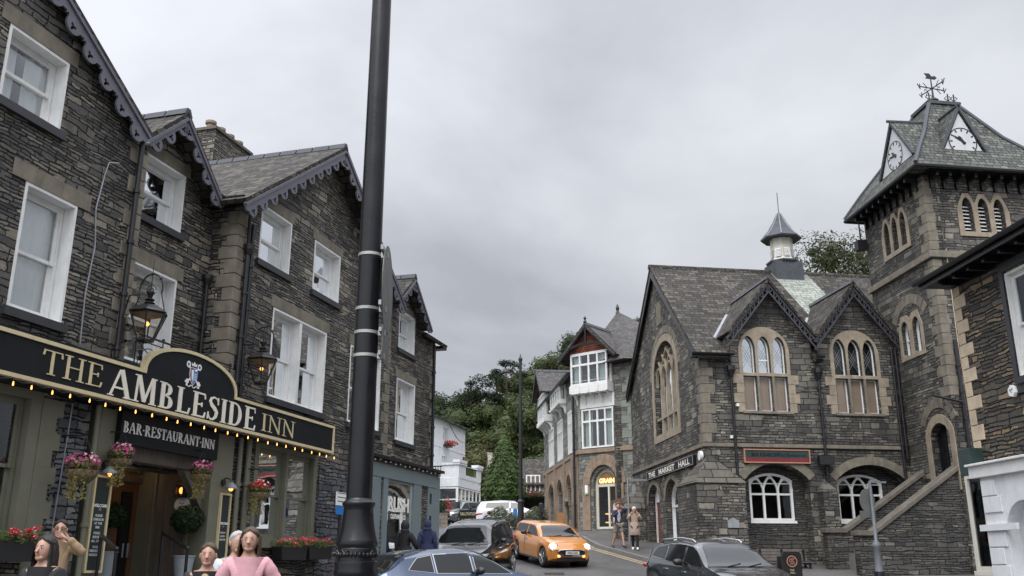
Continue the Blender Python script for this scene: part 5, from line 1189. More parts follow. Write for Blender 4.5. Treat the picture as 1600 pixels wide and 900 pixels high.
# pipes, gutters
gutter(hall, M, -.45, 1.15, .42, EV+.0, r=.08); MB().box(M, -.4, 1.0, .02, .36, EV-.14, EV-.06).build('soffit', 'black_paint', hall)
gutter(hall, M, 4.25, 4.62, .42, EV+.02, r=.08)
for s in (1.1, 4.45): pipe(hall, M, [(s, .12, 8.6), (s, .12, 1.2)], r=.05); MB().lathe(M.W(s, .16, 8.05), [(.06, 0), (.14, .2), (.17, .24), (.17, .4), (.1, .4)], 8).build('rainwater_hopper', 'black_iron', hall)
pipe(hall, M, [(1.1, .12, 8.6), (1.0, .2, 8.75), (1.0, .4, 8.8)], r=.05, brk=False)
pipe(hall, M, [(7.45, .12, 9.3), (7.45, .12, 3.9)], r=.05); MB().box(M, 4.1, 4.65, .13, .35, 4.95, 5.25).build('wall_heater', 'black_iron', hall)
m = MB()
for s, z in ((1.0, 5.85), (1.3, 7.0)): m.box(M, s-.05, s+.05, .01, .08, z, z+.1)
m.build('floodlight', 'letter_white', hall)
# signs on the hall
t = thing('market_hall_sign', 'long thin black sign with cream letters reading THE MARKET HALL under the gable window', 'sign', S.W(4.5, .1, 5.1)); MB().box(S, 1.1, 8.05, .02, .12, 5.03, 5.38).build('board', 'sign_black', t)
MB().wall(S, rect(1.1, 8.05, 5.03, 5.38), .121, .135, [rect(1.14, 8.01, 5.055, 5.355)]).build('rim', 'steel_grey', t)
plain_text('lettering', S, 4.6, 5.1, .30, 'THE   MARKET   HALL', .122, 'letter_cream', t, rev=True, length=6.2, bold=.010)
t = thing('restaurant_sign', 'green and dark red sign board with pink-edged frame above the left arched window', 'sign', M.W(2.7, .1, 5.0)); a, b = M.px(1162, 701, .1), M.px(1267, 724, .1)
MB().wall(M, rect(a[0], b[0], b[1]-.01, a[1]), .03, .11, [rect(a[0]+.04, b[0]-.04, b[1]+.03, a[1]-.04)]).build('frame', 'board_edge', t); zc = b[1]+(a[1]-b[1])*.36
MB().box(M, a[0]+.035, b[0]-.035, .04, .08, zc, a[1]-.035).build('green_panel', 'green_board', t); MB().box(M, a[0]+.035, b[0]-.035, .04, .081, b[1]+.025, zc-.001).build('red_panel', 'red_board', t)
plain_text('lettering', M, (a[0]+b[0])/2-.45, zc+.05, .17, 'BUI KEARON', .082, 'sign_black', t, length=1.0, bold=.003); plain_text('lettering', M, (a[0]+b[0])/2+.55, zc+.05, .18, 'Thai Restaurant', .082, 'sign_black', t, length=1.1)
t = thing('wall_plaque', 'small pale shaped plaque on the corner buttress of the hall', 'plaque', M.W(.3, .75, 2.8)); a = M.px(1146, 818, .76); a = M.px(1146, 818, .61); MB().wall(M, [(a[0]-.2, a[1]-.14), (a[0]+.2, a[1]-.14), (a[0]+.2, a[1]+.1), (a[0]+.1, a[1]+.13), (a[0], a[1]+.2), (a[0]-.1, a[1]+.13), (a[0]-.2, a[1]+.1)], .59, .63).build('plate', 'lead_pale', t)
a = S.px(1094, 712, .1); t = thing('round_alarm_box', 'round white alarm box beside the end of the market hall sign', 'alarm box', S.W(a[0], .1, a[1])); m = MB(); m.wall(S, [(a[0]+.17*math.cos(i*.4), a[1]+.17*math.sin(i*.4)) for i in range(16)], .03, .14); m.build('case', 'letter_white', t)
a, b = S.px(990, 795, 1.1), S.px(1011, 816, 1.1)
t = thing('notice_board', 'wooden framed notice board with a white sheet by the hall side', 'notice board', S.W(9.6, 1.1, 2.5)); u0, u1 = sorted((S.px(991, 806, 1.06)[0], S.px(1010, 806, 1.06)[0])); zb, zt = S.px(1003, 816, 1.06)[1], S.px(1003, 794, 1.06)[1]
u0, u1 = 9.15, 10.85; m = MB(); m.wall(S, rect(u0, u1, 3.25, 4.35), 1.02, 1.12, [rect(u0+.1, u1-.1, 3.35, 4.25)]); m.build('frame', 'door_wood', t); MB().box(S, u0+.09, u1-.09, 1.03, 1.06, 3.34, 4.26).build('sheet', 'letter_white', t)

# ------------------------------------------------------------------ the clock tower
to = M.W(7.7, 0, 0); T = Frame((to.x, to.y), -5, -1); TA, TB = -3.3, 1.3
TM = Frame(tuple(T.W(TA, 0, 0))[:2], 81.5, 1)
tower = thing('clock_tower', 'square stone clock tower with slated roof, white triangular clock gables and a weather vane', 'tower', T.W(-1, -2.3, 1.2))
ZE = T.px(1437, 251, .58)[1]+.16
print('eave z', ZE, 'tower louvre side', T.px(1378, 395), T.px(1425, 352), T.px(1430, 322), T.px(1375, 412), 'front', TM.px(1498, 306), TM.px(1572, 312), TM.px(1500, 358), TM.px(1474, 238, .1), TM.px(1540, 243, .1), TM.px(1498, 176, .1), 'clk', TM.px(1501, 219, .1), 'L', T.px(1378, 279, .1), T.px(1422, 243, .1), T.px(1393, 203, .1), T.px(1397, 241, .1), 'low', T.px(1410, 500), T.px(1443, 490), T.px(1412, 555), T.px(1440, 545))
def tri_lanc(c, z0, zs, zt, w=.42, g_=.62): return [pointed(c-g_*k-w/2, c-g_*k+w/2, z0, zs, zt) for k in (-1, 0, 1)]
tl = tri_lanc(-1.05, 12.9, 13.7, 14.2); tf = tri_lanc(2.22, 12.9, 13.7, 14.2)
wl = [pointed(-1.98, -1.42, 8.85, 9.7, 10.15), pointed(-1.18, -.62, 8.85, 9.7, 10.15)]
dP = pointed(-2.95, -1.72, 4.2, 5.7, 6.2)
MB().wall(T, [(TA, .8), (TB, .8), (TB, ZE-.1), (TA, ZE-.1)], -.5, 0, tl+wl+[dP]).build('wall', 'hall_stone', tower)
MB().wall(TM, rect(0, 4.6, .8, ZE-.1), -.5, 0, tf).build('wall', 'hall_stone', tower)
MB().box(TM, 4.15, 4.6, -4.6, -.51, .8, ZE-.1).box(TM, .5, 4.1, -4.6, -4.2, .8, ZE-.1).build('wall', 'hall_stone', tower)
MB().box(TM, .5, 4.1, -4.1, -.55, 12.3, 12.4).box(TM, .5, 4.1, -4.1, -.55, 7.9, 8.0).box(T, -3.0, 1.0, -2.2, -1.8, 4, 6.5).build('inner_floor', 'dark_room', tower)
MB().box(T, TA-.12, TB+.1, -.02, .12, 11.85, 12.1).box(TM, -.12, 4.7, -.02, .12, 11.851, 12.101).build('string_course', 'sandstone', tower, bevel=.02)
MB().box(T, TA-.06, TB+.06, .0, .06, .8, 11.84).build('lower_stage', 'hall_stone', tower) if False else None
quoins(TM, 0, 12.15, ZE-.5, 0, 1, other=True, h=.34, ws=(.3, .55), parent=tower); quoins(TM, 0, 7.0, 11.8, 0, 1, other=True, h=.34, ws=(.3, .55), parent=tower)
for F, hs, c in ((T, tl, -1.05), (TM, tf, 2.22)):
    out = [(c-1.02, 12.72), (c+1.02, 12.72), (c+1.02, 13.7)]
    for k in (1, 0, -1): out += [(c+k*.62+.3, 14.0), (c+k*.62+.12, 14.36), (c+k*.62-.12, 14.36), (c+k*.62-.3, 14.0)]
    out.append((c-1.02, 13.7)); m = MB(); m.wall(F, out, .003, .045, hs); w_ = m.build('louvre_window', 'sandstone_warm', tower, bevel=.01)
    m = MB()
    for k in (-1, 0, 1):
        x = c+k*.62
        for j in range(8): z = 12.92+j*.14; m.prism(lambda a, b, e: F.W(a, -.32+b+.12*0, e) if False else F.W(e, -.34+a, z+b), [(0, .09), (.16, -.01), (.16, .02), (0, .12)], x-.2, x+.2)
    m.build('louvre_slats', 'letter_white', w_); MB().box(F, c-.95, c+.95, -.48, -.46, 12.75, 14.3).build('dark_backing', 'dark_room', w_)
m = MB(); out = [(-2.15, 8.7), (-.45, 8.7), (-.45, 9.8), (-.7, 10.35), (-1.1, 10.35), (-1.3, 10.15), (-1.5, 10.35), (-1.9, 10.35), (-2.15, 9.8)]
m.wall(T, out, .003, .04, wl); w_ = m.build('window', 'sandstone_warm', tower, bevel=.01); m = MB(); pn = MB(); ld = MB()
for P in wl: m.wall(T, P, -.2, -.14, [grow(P, -.05)]); pn.wall(T, grow(P, -.03), -.18, -.175)
m.box(T, -1.15, -.65, -.19, -.135, 9.42, 9.47); m.build('frame', 'white_paint', w_); pn.build('pane', 'window_glass_clear', w_)
m = MB(); ring(m, T, -1.3, 1, 1, 1.15, 1.5, 9, 0, .02, 9.55, half=60); m.build('arch_stones', 'sandstone', tower)
m = MB(); m.wall(T, grow(dP, .3), .003, .04, [dP]); w_ = m.build('door_surround', 'sandstone_warm', tower, bevel=.01); m = MB(); m.wall(T, grow(dP, -.01), -.3, -.25)
for j in range(6): m.box(T, -2.88+j*.2, -2.72+j*.2, -.249, -.235, 4.25, 5.9)
m.build('door', 'black_paint', tower)
m = MB(); ring(m, T, -2.33, 1, 1, .98, 1.3, 9, 0, .02, 5.75, half=65); m.build('arch_stones', 'sandstone', tower)
# tower roof: flared eaves, steep slated slopes, lead platform, clock gables
oC = T.W((TA+TB)/2, -2.3, 0); uu = T.u; vv = TM.u
def RP(a, b, z): return oC+uu*a+vv*b+V(0, 0, z)   # a along T (away from us), b to the right
ZP = Frame((oC.x, oC.y), 81.5).px(1450, 157, 0)[1]-.45; print('platform z', ZP)
lv = [(2.3+.60, ZE-.12), (2.3+.05, ZE+.72), (1.6, ZE+1.75), (.58, ZP)]
m = MB()
for q in range(4):
    dirs = [(-1, -1), (-1, 1), (1, 1), (1, -1)]; A_ = dirs[q]; B_ = dirs[(q+1) % 4]
    for (h0, z0), (h1, z1_) in zip(lv, lv[1:]):
        m.add([RP(A_[0]*h0, A_[1]*h0, z0), RP(B_[0]*h0, B_[1]*h0, z0), RP(B_[0]*h1, B_[1]*h1, z1_), RP(A_[0]*h1, A_[1]*h1, z1_)], [(0, 1, 2, 3)])
m.add([RP(a*lv[0][0], b*lv[0][0], lv[0][1]-.08) for a, b in dirs], [(0, 1, 2, 3)]); h0 = lv[0][0]
for q in range(4): A_ = dirs[q]; B_ = dirs[(q+1) % 4]; m.add([RP(A_[0]*h0, A_[1]*h0, lv[0][1]), RP(A_[0]*h0, A_[1]*h0, lv[0][1]-.08), RP(B_[0]*h0, B_[1]*h0, lv[0][1]-.08), RP(B_[0]*h0, B_[1]*h0, lv[0][1])], [(0, 1, 2, 3)])
troof = m.build('roof', 'slate_green', tower, recalc=True)
m = MB(); m.add([RP(a*.68, b*.68, z) for z in (ZP-.03, ZP+.1) for a, b in dirs], [(3, 2, 1, 0), (4, 5, 6, 7), (0, 1, 5, 4), (1, 2, 6, 5), (2, 3, 7, 6), (3, 0, 4, 7)])
for a, b in dirs: m.tube([RP(a*h, b*h, z+.03) for h, z in lv], .08, 6)
m.build('lead_hips', 'lead_grey', troof, recalc=False)
m = MB()
for q in range(4):
    A_ = dirs[q]; B_ = dirs[(q+1) % 4]; m.tube([RP(A_[0]*h0, A_[1]*h0, ZE-.18), RP(B_[0]*h0, B_[1]*h0, ZE-.18)], .07, 6)
m.build('eaves_gutter', 'black_iron', troof)
m = MB()
for i in range(9):
    s = .3+i*.5; m.box(TM, s-.05, s+.05, .0, .5, ZE-.42, ZE-.26); m.box(TM, s-.05, s+.05, .0, .12, ZE-.75, ZE-.42)
    t_ = TA+.3+i*.5; m.box(T, t_-.05, t_+.05, .0, .5, ZE-.42, ZE-.26); m.box(T, t_-.05, t_+.05, .0, .12, ZE-.75, ZE-.42)
m.box(TM, -.0, 4.6, .001, .55, ZE-.26, ZE-.2); m.box(T, TA, TB, .001, .55, ZE-.26, ZE-.2001); m.build('eaves_brackets', 'black_paint', troof)
def clock(F, c, z0, zt, hw, cz_, r, d, h_ang, m_ang, rev):
    sg_ = -1 if rev else 1
    # gable box running back into the roof
    f = MB(); f.wall(F, [(c-hw, z0), (c+hw, z0), (c, zt)], d-.05, d); face = f.build('clock_gable', 'dial_white', tower)
    r_ = MB(); L = 2.0
    for s2 in (-1, 1):
        P0 = F.W(c+s2*(hw+.2), d+.05, z0-.02); P1 = F.W(c, d+.05, zt+.3); P2 = F.W(c, d-L, zt+.3); P3 = F.W(c+s2*(hw+.2), d-L, z0-.02)
        r_.slab([P0, P1, P2, P3] if s2 > 0 else [P3, P2, P1, P0], .1)
    r_.build('gable_roof', 'slate_green', face)
    e = MB()
    for s2 in (-1, 1): bar(e, F, (c+s2*(hw+.15), z0-.02), (c, zt+.22), .1, d+.051, d+.075+.001*s2)
    e.tube([F.W(c, d+.18, zt+.3), F.W(c, d-L, zt+.3)], .06, 6); e.build('lead_edge', 'lead_grey', face)
    dl = MB(); dl.wall(F, [(c+r*math.cos(i*math.pi/20), cz_+r*math.sin(i*math.pi/20)) for i in range(40)], d+.001, d+.02); dial = dl.build('clock_dial', 'dial_white', face)
    k = MB(); k.wall(F, [(c+(r-.0)*math.cos(i*math.pi/20), cz_+(r-.0)*math.sin(i*math.pi/20)) for i in range(40)], d+.021, d+.028, [[(c+(r-.035)*math.cos(i*math.pi/20), cz_+(r-.035)*math.sin(i*math.pi/20)) for i in range(40)]])
    for i in range(12):
        a = i*math.pi/6; k.wall(F, [(c+math.cos(a)*q+math.sin(a)*w, cz_+math.sin(a)*q-math.cos(a)*w) for q, w in ((r*.72, -.022), (r*.72, .022), (r*.9, .026), (r*.9, -.026))], d+.021, d+.03)
    for ang, ln, w in ((h_ang, r*.5, .05), (m_ang, r*.78, .032)):
        a = R(90-ang); cx, sx = math.cos(a)*sg_, math.sin(a)
        k.wall(F, [(c-cx*.12-sx*w, cz_-sx*.12+cx*w), (c-cx*.12+sx*w, cz_-sx*.12-cx*w), (c+cx*ln*.7+sx*w, cz_+sx*ln*.7-cx*w), (c+cx*ln, cz_+sx*ln), (c+cx*ln*.7-sx*w, cz_+sx*ln*.7+cx*w)], d+.03, d+.04+.005*(ln > r*.6))
    k.build('clock_hands', 'black_paint', dial)
c0_ = TM.px(1474, 239, .15); c1_ = TM.px(1541, 243, .15); ca = TM.px(1498, 180, .15); ck = TM.px(1501, 219, .15)
hw = (c1_[0]-c0_[0])/2; clock(TM, (c0_[0]+c1_[0])/2, c0_[1]-.02, ca[1]+.1, hw, ck[1]-.05,  .56, .12, 325, 302, False)
c0_ = T.px(1378, 280, .15); c1_ = T.px(1424, 242, .15); ca = T.px(1393, 205, .15); ck = T.px(1398, 241, .15)
clock(T, (c0_[0]+c1_[0])/2, (c0_[1]+c1_[1])/2, ca[1]+.1, abs(c1_[0]-c0_[0])/2, ck[1]-.05, .56, .12, 315, 278, True)
v = thing('weather_vane', 'wrought iron weather vane with crossed compass arms on the tower top', 'weather vane', RP(0, 0, ZP+.1)); p = RP(0, 0, ZP+.1); m = MB(); m.tube([p, p+V(0, 0, 1.45)], [.05, .02], 6); m.lathe(p, [(.16, 0), (.12, .2), (.2, .35), (.06, .5)], 8); m.build('mast', 'black_iron', v)
m = MB()
for k, a in enumerate((.3, 1.87)):
    dr_ = V(math.cos(a), math.sin(a), 0); m.tube([p+V(0, 0, .9)-dr_*.58, p+V(0, 0, .9)+dr_*.58], .025, 5)
    for s2 in (-1, 1):
        q = p+V(0, 0, .9)+dr_*.58*s2; m.tube([q+V(0, 0, .12), q-V(0, 0, .12)], .02, 5); m.tube([q-V(0, 0, .1), q+V(0, 0, .1)+dr_*.12*s2], .02, 5)
        m.tube([p+V(0, 0, .9)+dr_*s2*.4+V(0, 0, .18), p+V(0, 0, .9)+dr_*s2*.22, p+V(0, 0, .9)+dr_*s2*.4-V(0, 0, .18)], .015, 5)
m.build('compass_arms', 'black_iron', v)
m = MB(); F2 = Frame((p.x, p.y), 75); m.wall(F2, [(-.25, ZP+1.42), (.2, ZP+1.42), (.3, ZP+1.5), (.2, ZP+1.58), (.05, ZP+1.54), (-.05, ZP+1.66), (-.28, ZP+1.64), (-.18, ZP+1.53)], -.015, .015); m.build('vane', 'black_iron', v)
m = MB()
for b in (-.5, .3, .55):
    q = RP(-.5, b, ZP+.1); m.tube([q, q+V(0, 0, .4)], .03, 5)
    for s2 in (-1, 1): m.tube([q+V(0, 0, .1), q+V(.14*s2, 0, .22), q+V(.05*s2, 0, .3)], .018, 5)
m.build('cresting', 'black_iron', troof)
pipe(tower, TM, [(.35, .1, 8.9), (.35, .1, 4.0)], r=.06); pipe(tower, TM, [(-.75, .15, 6.95), (.35, .12, 6.75)], r=.04, brk=False)
pipe(tower, T, [(-.15, .1, 9.3), (-.15, .1, 5.2)], r=.05)
m = MB(); m.tube([TM.W(.55, .04, 12.2), TM.W(.5, .04, 9), TM.W(.6, .04, 5), TM.W(.58, .04, 3)], .014, 5); m.build('cable', 'sandstone_pale', tower)
m = MB(); m.box(T, 1.0, 1.3, .1, .5, ZE-1.6, ZE-1.2); m.tube([T.W(1.15, .3, ZE-1.2), T.W(1.15, .3, ZE-.2)], .03, 5); m.build('siren_box', 'black_iron', tower)

# ------------------------------------------------------------------ outside staircase
stc = thing('outside_staircase', 'stone staircase with two sloping parapets rising to the dark door of the tower', 'staircase', M.W(6, 2, 1.2))
OD, ID = 3.15, 1.25
o0 = M.px(1364, 832, OD); o1 = M.px(1499, 727, OD); i0 = M.px(1322, 828, ID); i1 = M.px(1442, 738, ID)
print('stairs', o0, o1, i0, i1)
so0, so1, zo0, zo1 = o0[0], 8.35, o0[1], 0; sl_ = (o1[1]-o0[1])/(o1[0]-o0[0]); 
so1 = o1[0]; zo1 = o1[1]
MB().wall(M, [(so0-.5, .8), (so1, .8), (so1, zo1-.1), (so0, zo0-.1), (so0-.5, zo0-.1)], OD-.35, OD).build('wall', 'stair_stone', stc)
si0, zi0 = i0; si1, zi1 = i1[0], i1[1]
MB().wall(M, [(si0-.7, .8), (si1, .8), (si1, zi1-.1), (si0, zi0-.1), (si0-.7, zi0-.1)], ID-.3, ID).build('wall', 'stair_stone', stc)
m = MB(); m.wall(M, [(so0-.55, zo0-.1), (so0, zo0-.1), (so1+.02, zo1-.1), (so1+.02, zo1+.06), (so0, zo0+.06), (so0-.55, zo0+.06)], OD-.42, OD+.08)
m.wall(M, [(si0-.75, zi0-.1), (si0, zi0-.1), (si1+.02, zi1-.1), (si1+.02, zi1+.06), (si0, zi0+.06), (si0-.75, zi0+.06)], ID-.38, ID+.06); m.build('coping', 'coping_stone', stc, bevel=.02)
m = MB(); n = 16
for i in range(n):
    s = si0+(so1-si0)*i/n; z = zi0-.9+(4.2-zi0+.9)*(i+1)/n; m.box(M, s, s+(so1-si0)/n+.001, ID+.001, OD-.351, .8, z)
m.build('steps', 'kerb_stone', stc)
MB().box(M, so1-.1, so1+2.5, 1.2, OD-.02, .8, 4.6).build('wall', 'stair_stone', stc) if False else None

# ================================================================== right-hand shop building (near)
Hh = Frame((9.5, 20), -4.2, -1)
shopb = thing('corner_shop_building', 'dark slate building with pale corner stones, wide black eaves and white ground floor at right', 'building', Hh.W(-8, -4, .5))
HT = 7.5
hol = [rect(-3.9, -2.6, 5.0, 7.02)]
MB().wall(Hh, rect(-34, -.7, 3.5, HT), -.4, 0, hol).build('wall', 'shop_stone', shopb)
MB().wall(Hh, rect(-34, -3.4, .1, 3.5), -.4, .0).box(Hh, -34, -33.6, -9, -.41, .1, HT).box(Hh, -1.1, -.7, -9, -.41, .1, HT).box(Hh, -33.9, -.9, -9.4, -9.01, .1, HT).build('wall', 'shop_stone', shopb)
MB().box(Hh, -33.5, -1.2, -8.9, -.5, 3.6, 3.7).box(Hh, -33.5, -1.2, -2.6, -2.5, .2, 7).build('inner_floor', 'dark_room', shopb)
quoins(Hh, -.7, 3.75, HT-.05, 0, -1, other=True, h=.28, ws=(.22, .44), parent=shopb, mat='sandstone_pale')
w_ = sash_window(shopb, Hh, -3.9, -2.6, 5.0, 7.02, dep=.08, lintel=0, curw=.6, cur='curtain_cloth', rim=.03, glz=(2, 2))
MB().wall(Hh, rect(-4.15, -2.4, 4.7, 7.3), .002, .03, [rect(-3.97, -2.53, 4.88, 7.1)]).build('dark_surround', 'dark_sill', w_)
for k in range(1, 6):
    s0 = -3.9-k*4.6; MB().wall(Hh, rect(s0, s0+1.3, 5, 7.02), .002, .05, [rect(s0+.1, s0+1.2, 5.1, 6.92)]).build('window', 'white_paint', shopb); MB().box(Hh, s0+.1, s0+1.2, .004, .02, 5.1, 6.92).build('pane', 'car_glass', shopb)
m = MB(); zo = HT+.06
m.slab([Hh.W(-34.5, .5, zo), Hh.W(-.2, .5, zo), Hh.W(-4.5, -4.6, zo+3), Hh.W(-30, -4.6, zo+3)], .1); m.slab([Hh.W(-.2, .5, zo), Hh.W(-.2, -9.9, zo), Hh.W(-4.5, -4.6, zo+3)], .1); m.slab([Hh.W(-.2, -9.9, zo), Hh.W(-34.5, -9.9, zo), Hh.W(-30, -4.6, zo+3), Hh.W(-4.5, -4.6, zo+3)], .1); m.build('roof', 'slate', shopb)
m = MB(); m.box(Hh, -34.4, -.2, .03, .46, HT-.06, HT-.02); m.box(Hh, -.69, -.21, -9.8, .46, HT-.061, HT-.021); m.box(Hh, -34.4, -.2, .461, .5, HT-.12, HT+.05)
for i in range(60): m.box(Hh, -.95-i*.55, -.86-i*.55, .03, .4, HT-.2, HT-.062)
m.box(Hh, -34, -.7, .002, .03, HT-.22, HT-.07); m.build('soffit', 'black_paint', shopb)
gutter(shopb, Hh, -34.4, -.15, .57, HT+.05, r=.07)
m = MB(); m.wall(Hh, rect(-9, -1.28, .1, 3.22), .05, .3, [roundhead(-3.1, -1.9, .15, 2.15, 2.72)]); m.build('white_front', 'white_render', shopb)
MB().box(Hh, -3.1, -1.9, .02, .049, .1, 2.8).build('arch_recess', 'white_render', shopb)
for i in range(9):
    z = .3+i*.32
    if abs(z-2.2) > .2: MB().box(Hh, -1.28-.45-.13*(i % 2), -1.26, .301, .325, z, z+.295).build('rusticated_block', 'white_render', shopb, bevel=.008)
MB().box(Hh, -9.1, -.98, .0, .38, 3.221, 3.45).box(Hh, -9.1, -.95, -.0, .44, 3.451, 3.5).build('cornice', 'white_paint', shopb, bevel=.01); MB().box(Hh, -2.3, -1.1, .3, .37, 2.2, 2.32).build('ledge', 'white_render', shopb)
MB().box(Hh, -.96, -.55, -.2, .3, 3.3, 3.85).build('shop_side_board', 'green_board', shopb, bevel=.01)
m = MB(); m.wall(Hh, rect(-1.279, -.66, 1.45, 3.3), .22, .3, [rect(-1.22, -.74, 1.54, 3.24)]); m.box(Hh, -.74, -.66, -.6, .219, 1.45, 3.3); m.box(Hh, -1.28, -.6, -.6, .32, 1.36, 1.45); sw = m.build('shop_window', 'cream_paint', shopb)
MB().box(Hh, -1.22, -.74, .25, .255, 1.54, 3.24).build('pane', 'window_glass_clear', sw); MB().box(Hh, -1.3, -.64, -.5, -.4, 1.4, 3.3).build('room_wall', 'old_wood', sw); MB().box(Hh, -1.28, -.62, -.39, .3, .1, 1.359).build('stall_riser', 'dark_sill', shopb)
m = MB(); m.ball(Hh.W(-1.0, -.1, 2.55), .03); m.build('shop_lamp', 'bulb_warm', sw)
t = thing('alarm_box', 'white six-sided alarm box high on the dark slate wall at the right edge', 'alarm box', Hh.W(-2.34, .05, 4.77)); m = MB(); m.wall(Hh, [(-2.34+.12*math.cos(R(60*i+20)), 4.77+.12*math.sin(R(60*i+20))) for i in range(6)], .01, .09); m.build('case', 'letter_white', t, bevel=.01)
polybar_ = MB(); bar(polybar_, Hh, (-2.40, 4.80), (-2.29, 4.79), .015, .09, .094); bar(polybar_, Hh, (-2.30, 4.80), (-2.35, 4.73), .015, .09, .0945); polybar_.build('emblem', 'sign_back', t)
t = thing('slate_menu_board', 'dark rounded board with faint pale lines inside the white archway', 'sign', Hh.W(-2.5, .1, 1.2)); P = roundhead(-2.75, -2.2, 1.2, 1.86, 2.0)
MB().wall(Hh, P, .05, .08).build('panel', 'chalk_board', t)
for i in range(6): MB().wall(Hh, rect(-2.6+.03*(i % 2), -2.34, 1.36+i*.085, 1.375+i*.085), .0801, .083).build('writing', 'blue_sign' if i == 0 else 'steel_grey', t)

# ================================================================== the corner shop with the arched door (middle distance)
GX = (903-800)/1513*46
oo = Frame((GX, 46), 129).W(.25, 0, 0)
GC = Frame((GX, 46), 129); GL = Frame((GC.W(.2, 0, 0).x, GC.W(.2, 0, 0).y), -6, -1)
gb = thing('arched_corner_shop', 'grey-green stone corner building with white oriel bays, gables and a lit pointed-arch doorway', 'building', GC.W(1.5, -3, 3))
P0 = GC.W(.2, 0, 0); P1 = GC.W(3.4, 0, 0); G3 = Frame((P1.x, P1.y), 84)
gw = [(8.2, 10.1), (4.9, 6.7), (1.9, 3.1)]; ga = [(7.9, 9.9), (4.9, 6.6), (2.0, 3.4)]
MB().wall(GL, rect(0, 12.4, 2, 10.9), -.4, 0, [rect(a, b, 7.0, 9.2) for a, b in gw]+[pointed(a, b, 3.7, 5.2, 5.85) for a, b in ga]).build('wall', 'grain_stone', gb)
door_o = pointed(.98, 2.28, 3.15, 5.2, 5.95)
MB().wall(GC, rect(.2, 3.4, 2, 10.9), -.4, 0, [door_o, rect(.4, 2.28, 6.95, 8.85)]).build('wall', 'grain_stone', gb)
MB().wall(G3, rect(0, 9, 2, 10.9), -.4, 0).build('wall', 'grain_stone', gb); MB().box(GL, 12.0, 12.4, -9, -.41, 2, 10.9).box(G3, 8.6, 9, -12, -.41, 2, 10.9).build('wall', 'grain_stone', gb)
MB().box(GL, .3, 12, -8, -1.5, 6.5, 6.6).box(GL, .4, 12, -3.1, -3.0, 6.7, 10.8).build('inner_floor', 'dark_room', gb)
MB().box(GL, 0, 12.4, .001, .1, 6.7, 6.9).box(GC, .15, 3.45, .001, .1, 6.7001, 6.9001).box(G3, 0, 9, .001, .1, 6.701, 6.901).build('string_course', 'brown_stone', gb, bevel=.02)
MB().wall(GL, rect(.35, 11.2, 3.0, 6.69), .002, .05, [pointed(a, b, 3.7, 5.2, 5.85) for a, b in ga]).build('brown_stone_front', 'brown_stone', gb)
m = MB(); ring(m, GC, 1.63, 1, 1, .78, .95, 11, 0, .14, 5.22, kz=1.15, gap=.04); ring(m, GC, 1.63, 1, 1, .96, 1.22, 13, 0, .07, 5.22, kz=1.15, gap=.04)
for s in (.52, 2.42): m.box(GC, s-.12+.0, s+.32, .001, .1, 3.1, 5.21)
m.build('door_arch', 'brown_stone', gb)
quoins(GC, 3.4, 6.95, 10.7, 0, -1, h=.38, ws=(.35, .65), parent=gb, mat='green_stone', other=True); quoins(GC, .2, 6.95, 10.7, 0, 1, h=.38, ws=(.12, .16), parent=gb, mat='green_stone')
m = MB()
for a, b in ga: polybar(m, GL, pointed(a-.15, b+.15, 3.7, 5.25, 6.05)[2:], .16, .051, .12)
for s in (1.35, 4.1, 7.3, 10.6): m.box(GL, s-.22, s+.22, .051, .16, 3.0, 6.69)
m.build('arch_mouldings', 'brown_stone', gb)
m = MB(); pn = MB()
for a, b in ga: P = pointed(a, b, 3.7, 5.2, 5.85); m.wall(GL, P, -.3, -.22, [grow(P, -.12)]); m.box(GL, (a+b)/2-.05, (a+b)/2+.05, -.29, -.23, 3.8, 5.6); pn.wall(GL, grow(P, -.05), -.27, -.265)
m.build('shop_window', 'cream_paint', gb); pn.build('pane', 'window_glass', gb)
for a, b in gw:
    m = MB(); m.wall(GL, rect(a, b, 7.0, 9.2), -.2, .04, [rect(a+.1+i*(b-a-.1)/3, a+(i+1)*(b-a-.1)/3, z0, z1_) for i in range(3) for z0, z1_ in ((7.12, 8.5), (8.6, 9.1))]); w_ = m.build('window', 'white_paint', gb); MB().box(GL, a+.05, b-.05, -.12, -.115, 7.1, 9.15).build('pane', 'window_glass', w_)
    MB().box(GL, a-.1, b+.1, .0, .03, 9.21, 9.65).build('lintel', 'green_stone', w_)
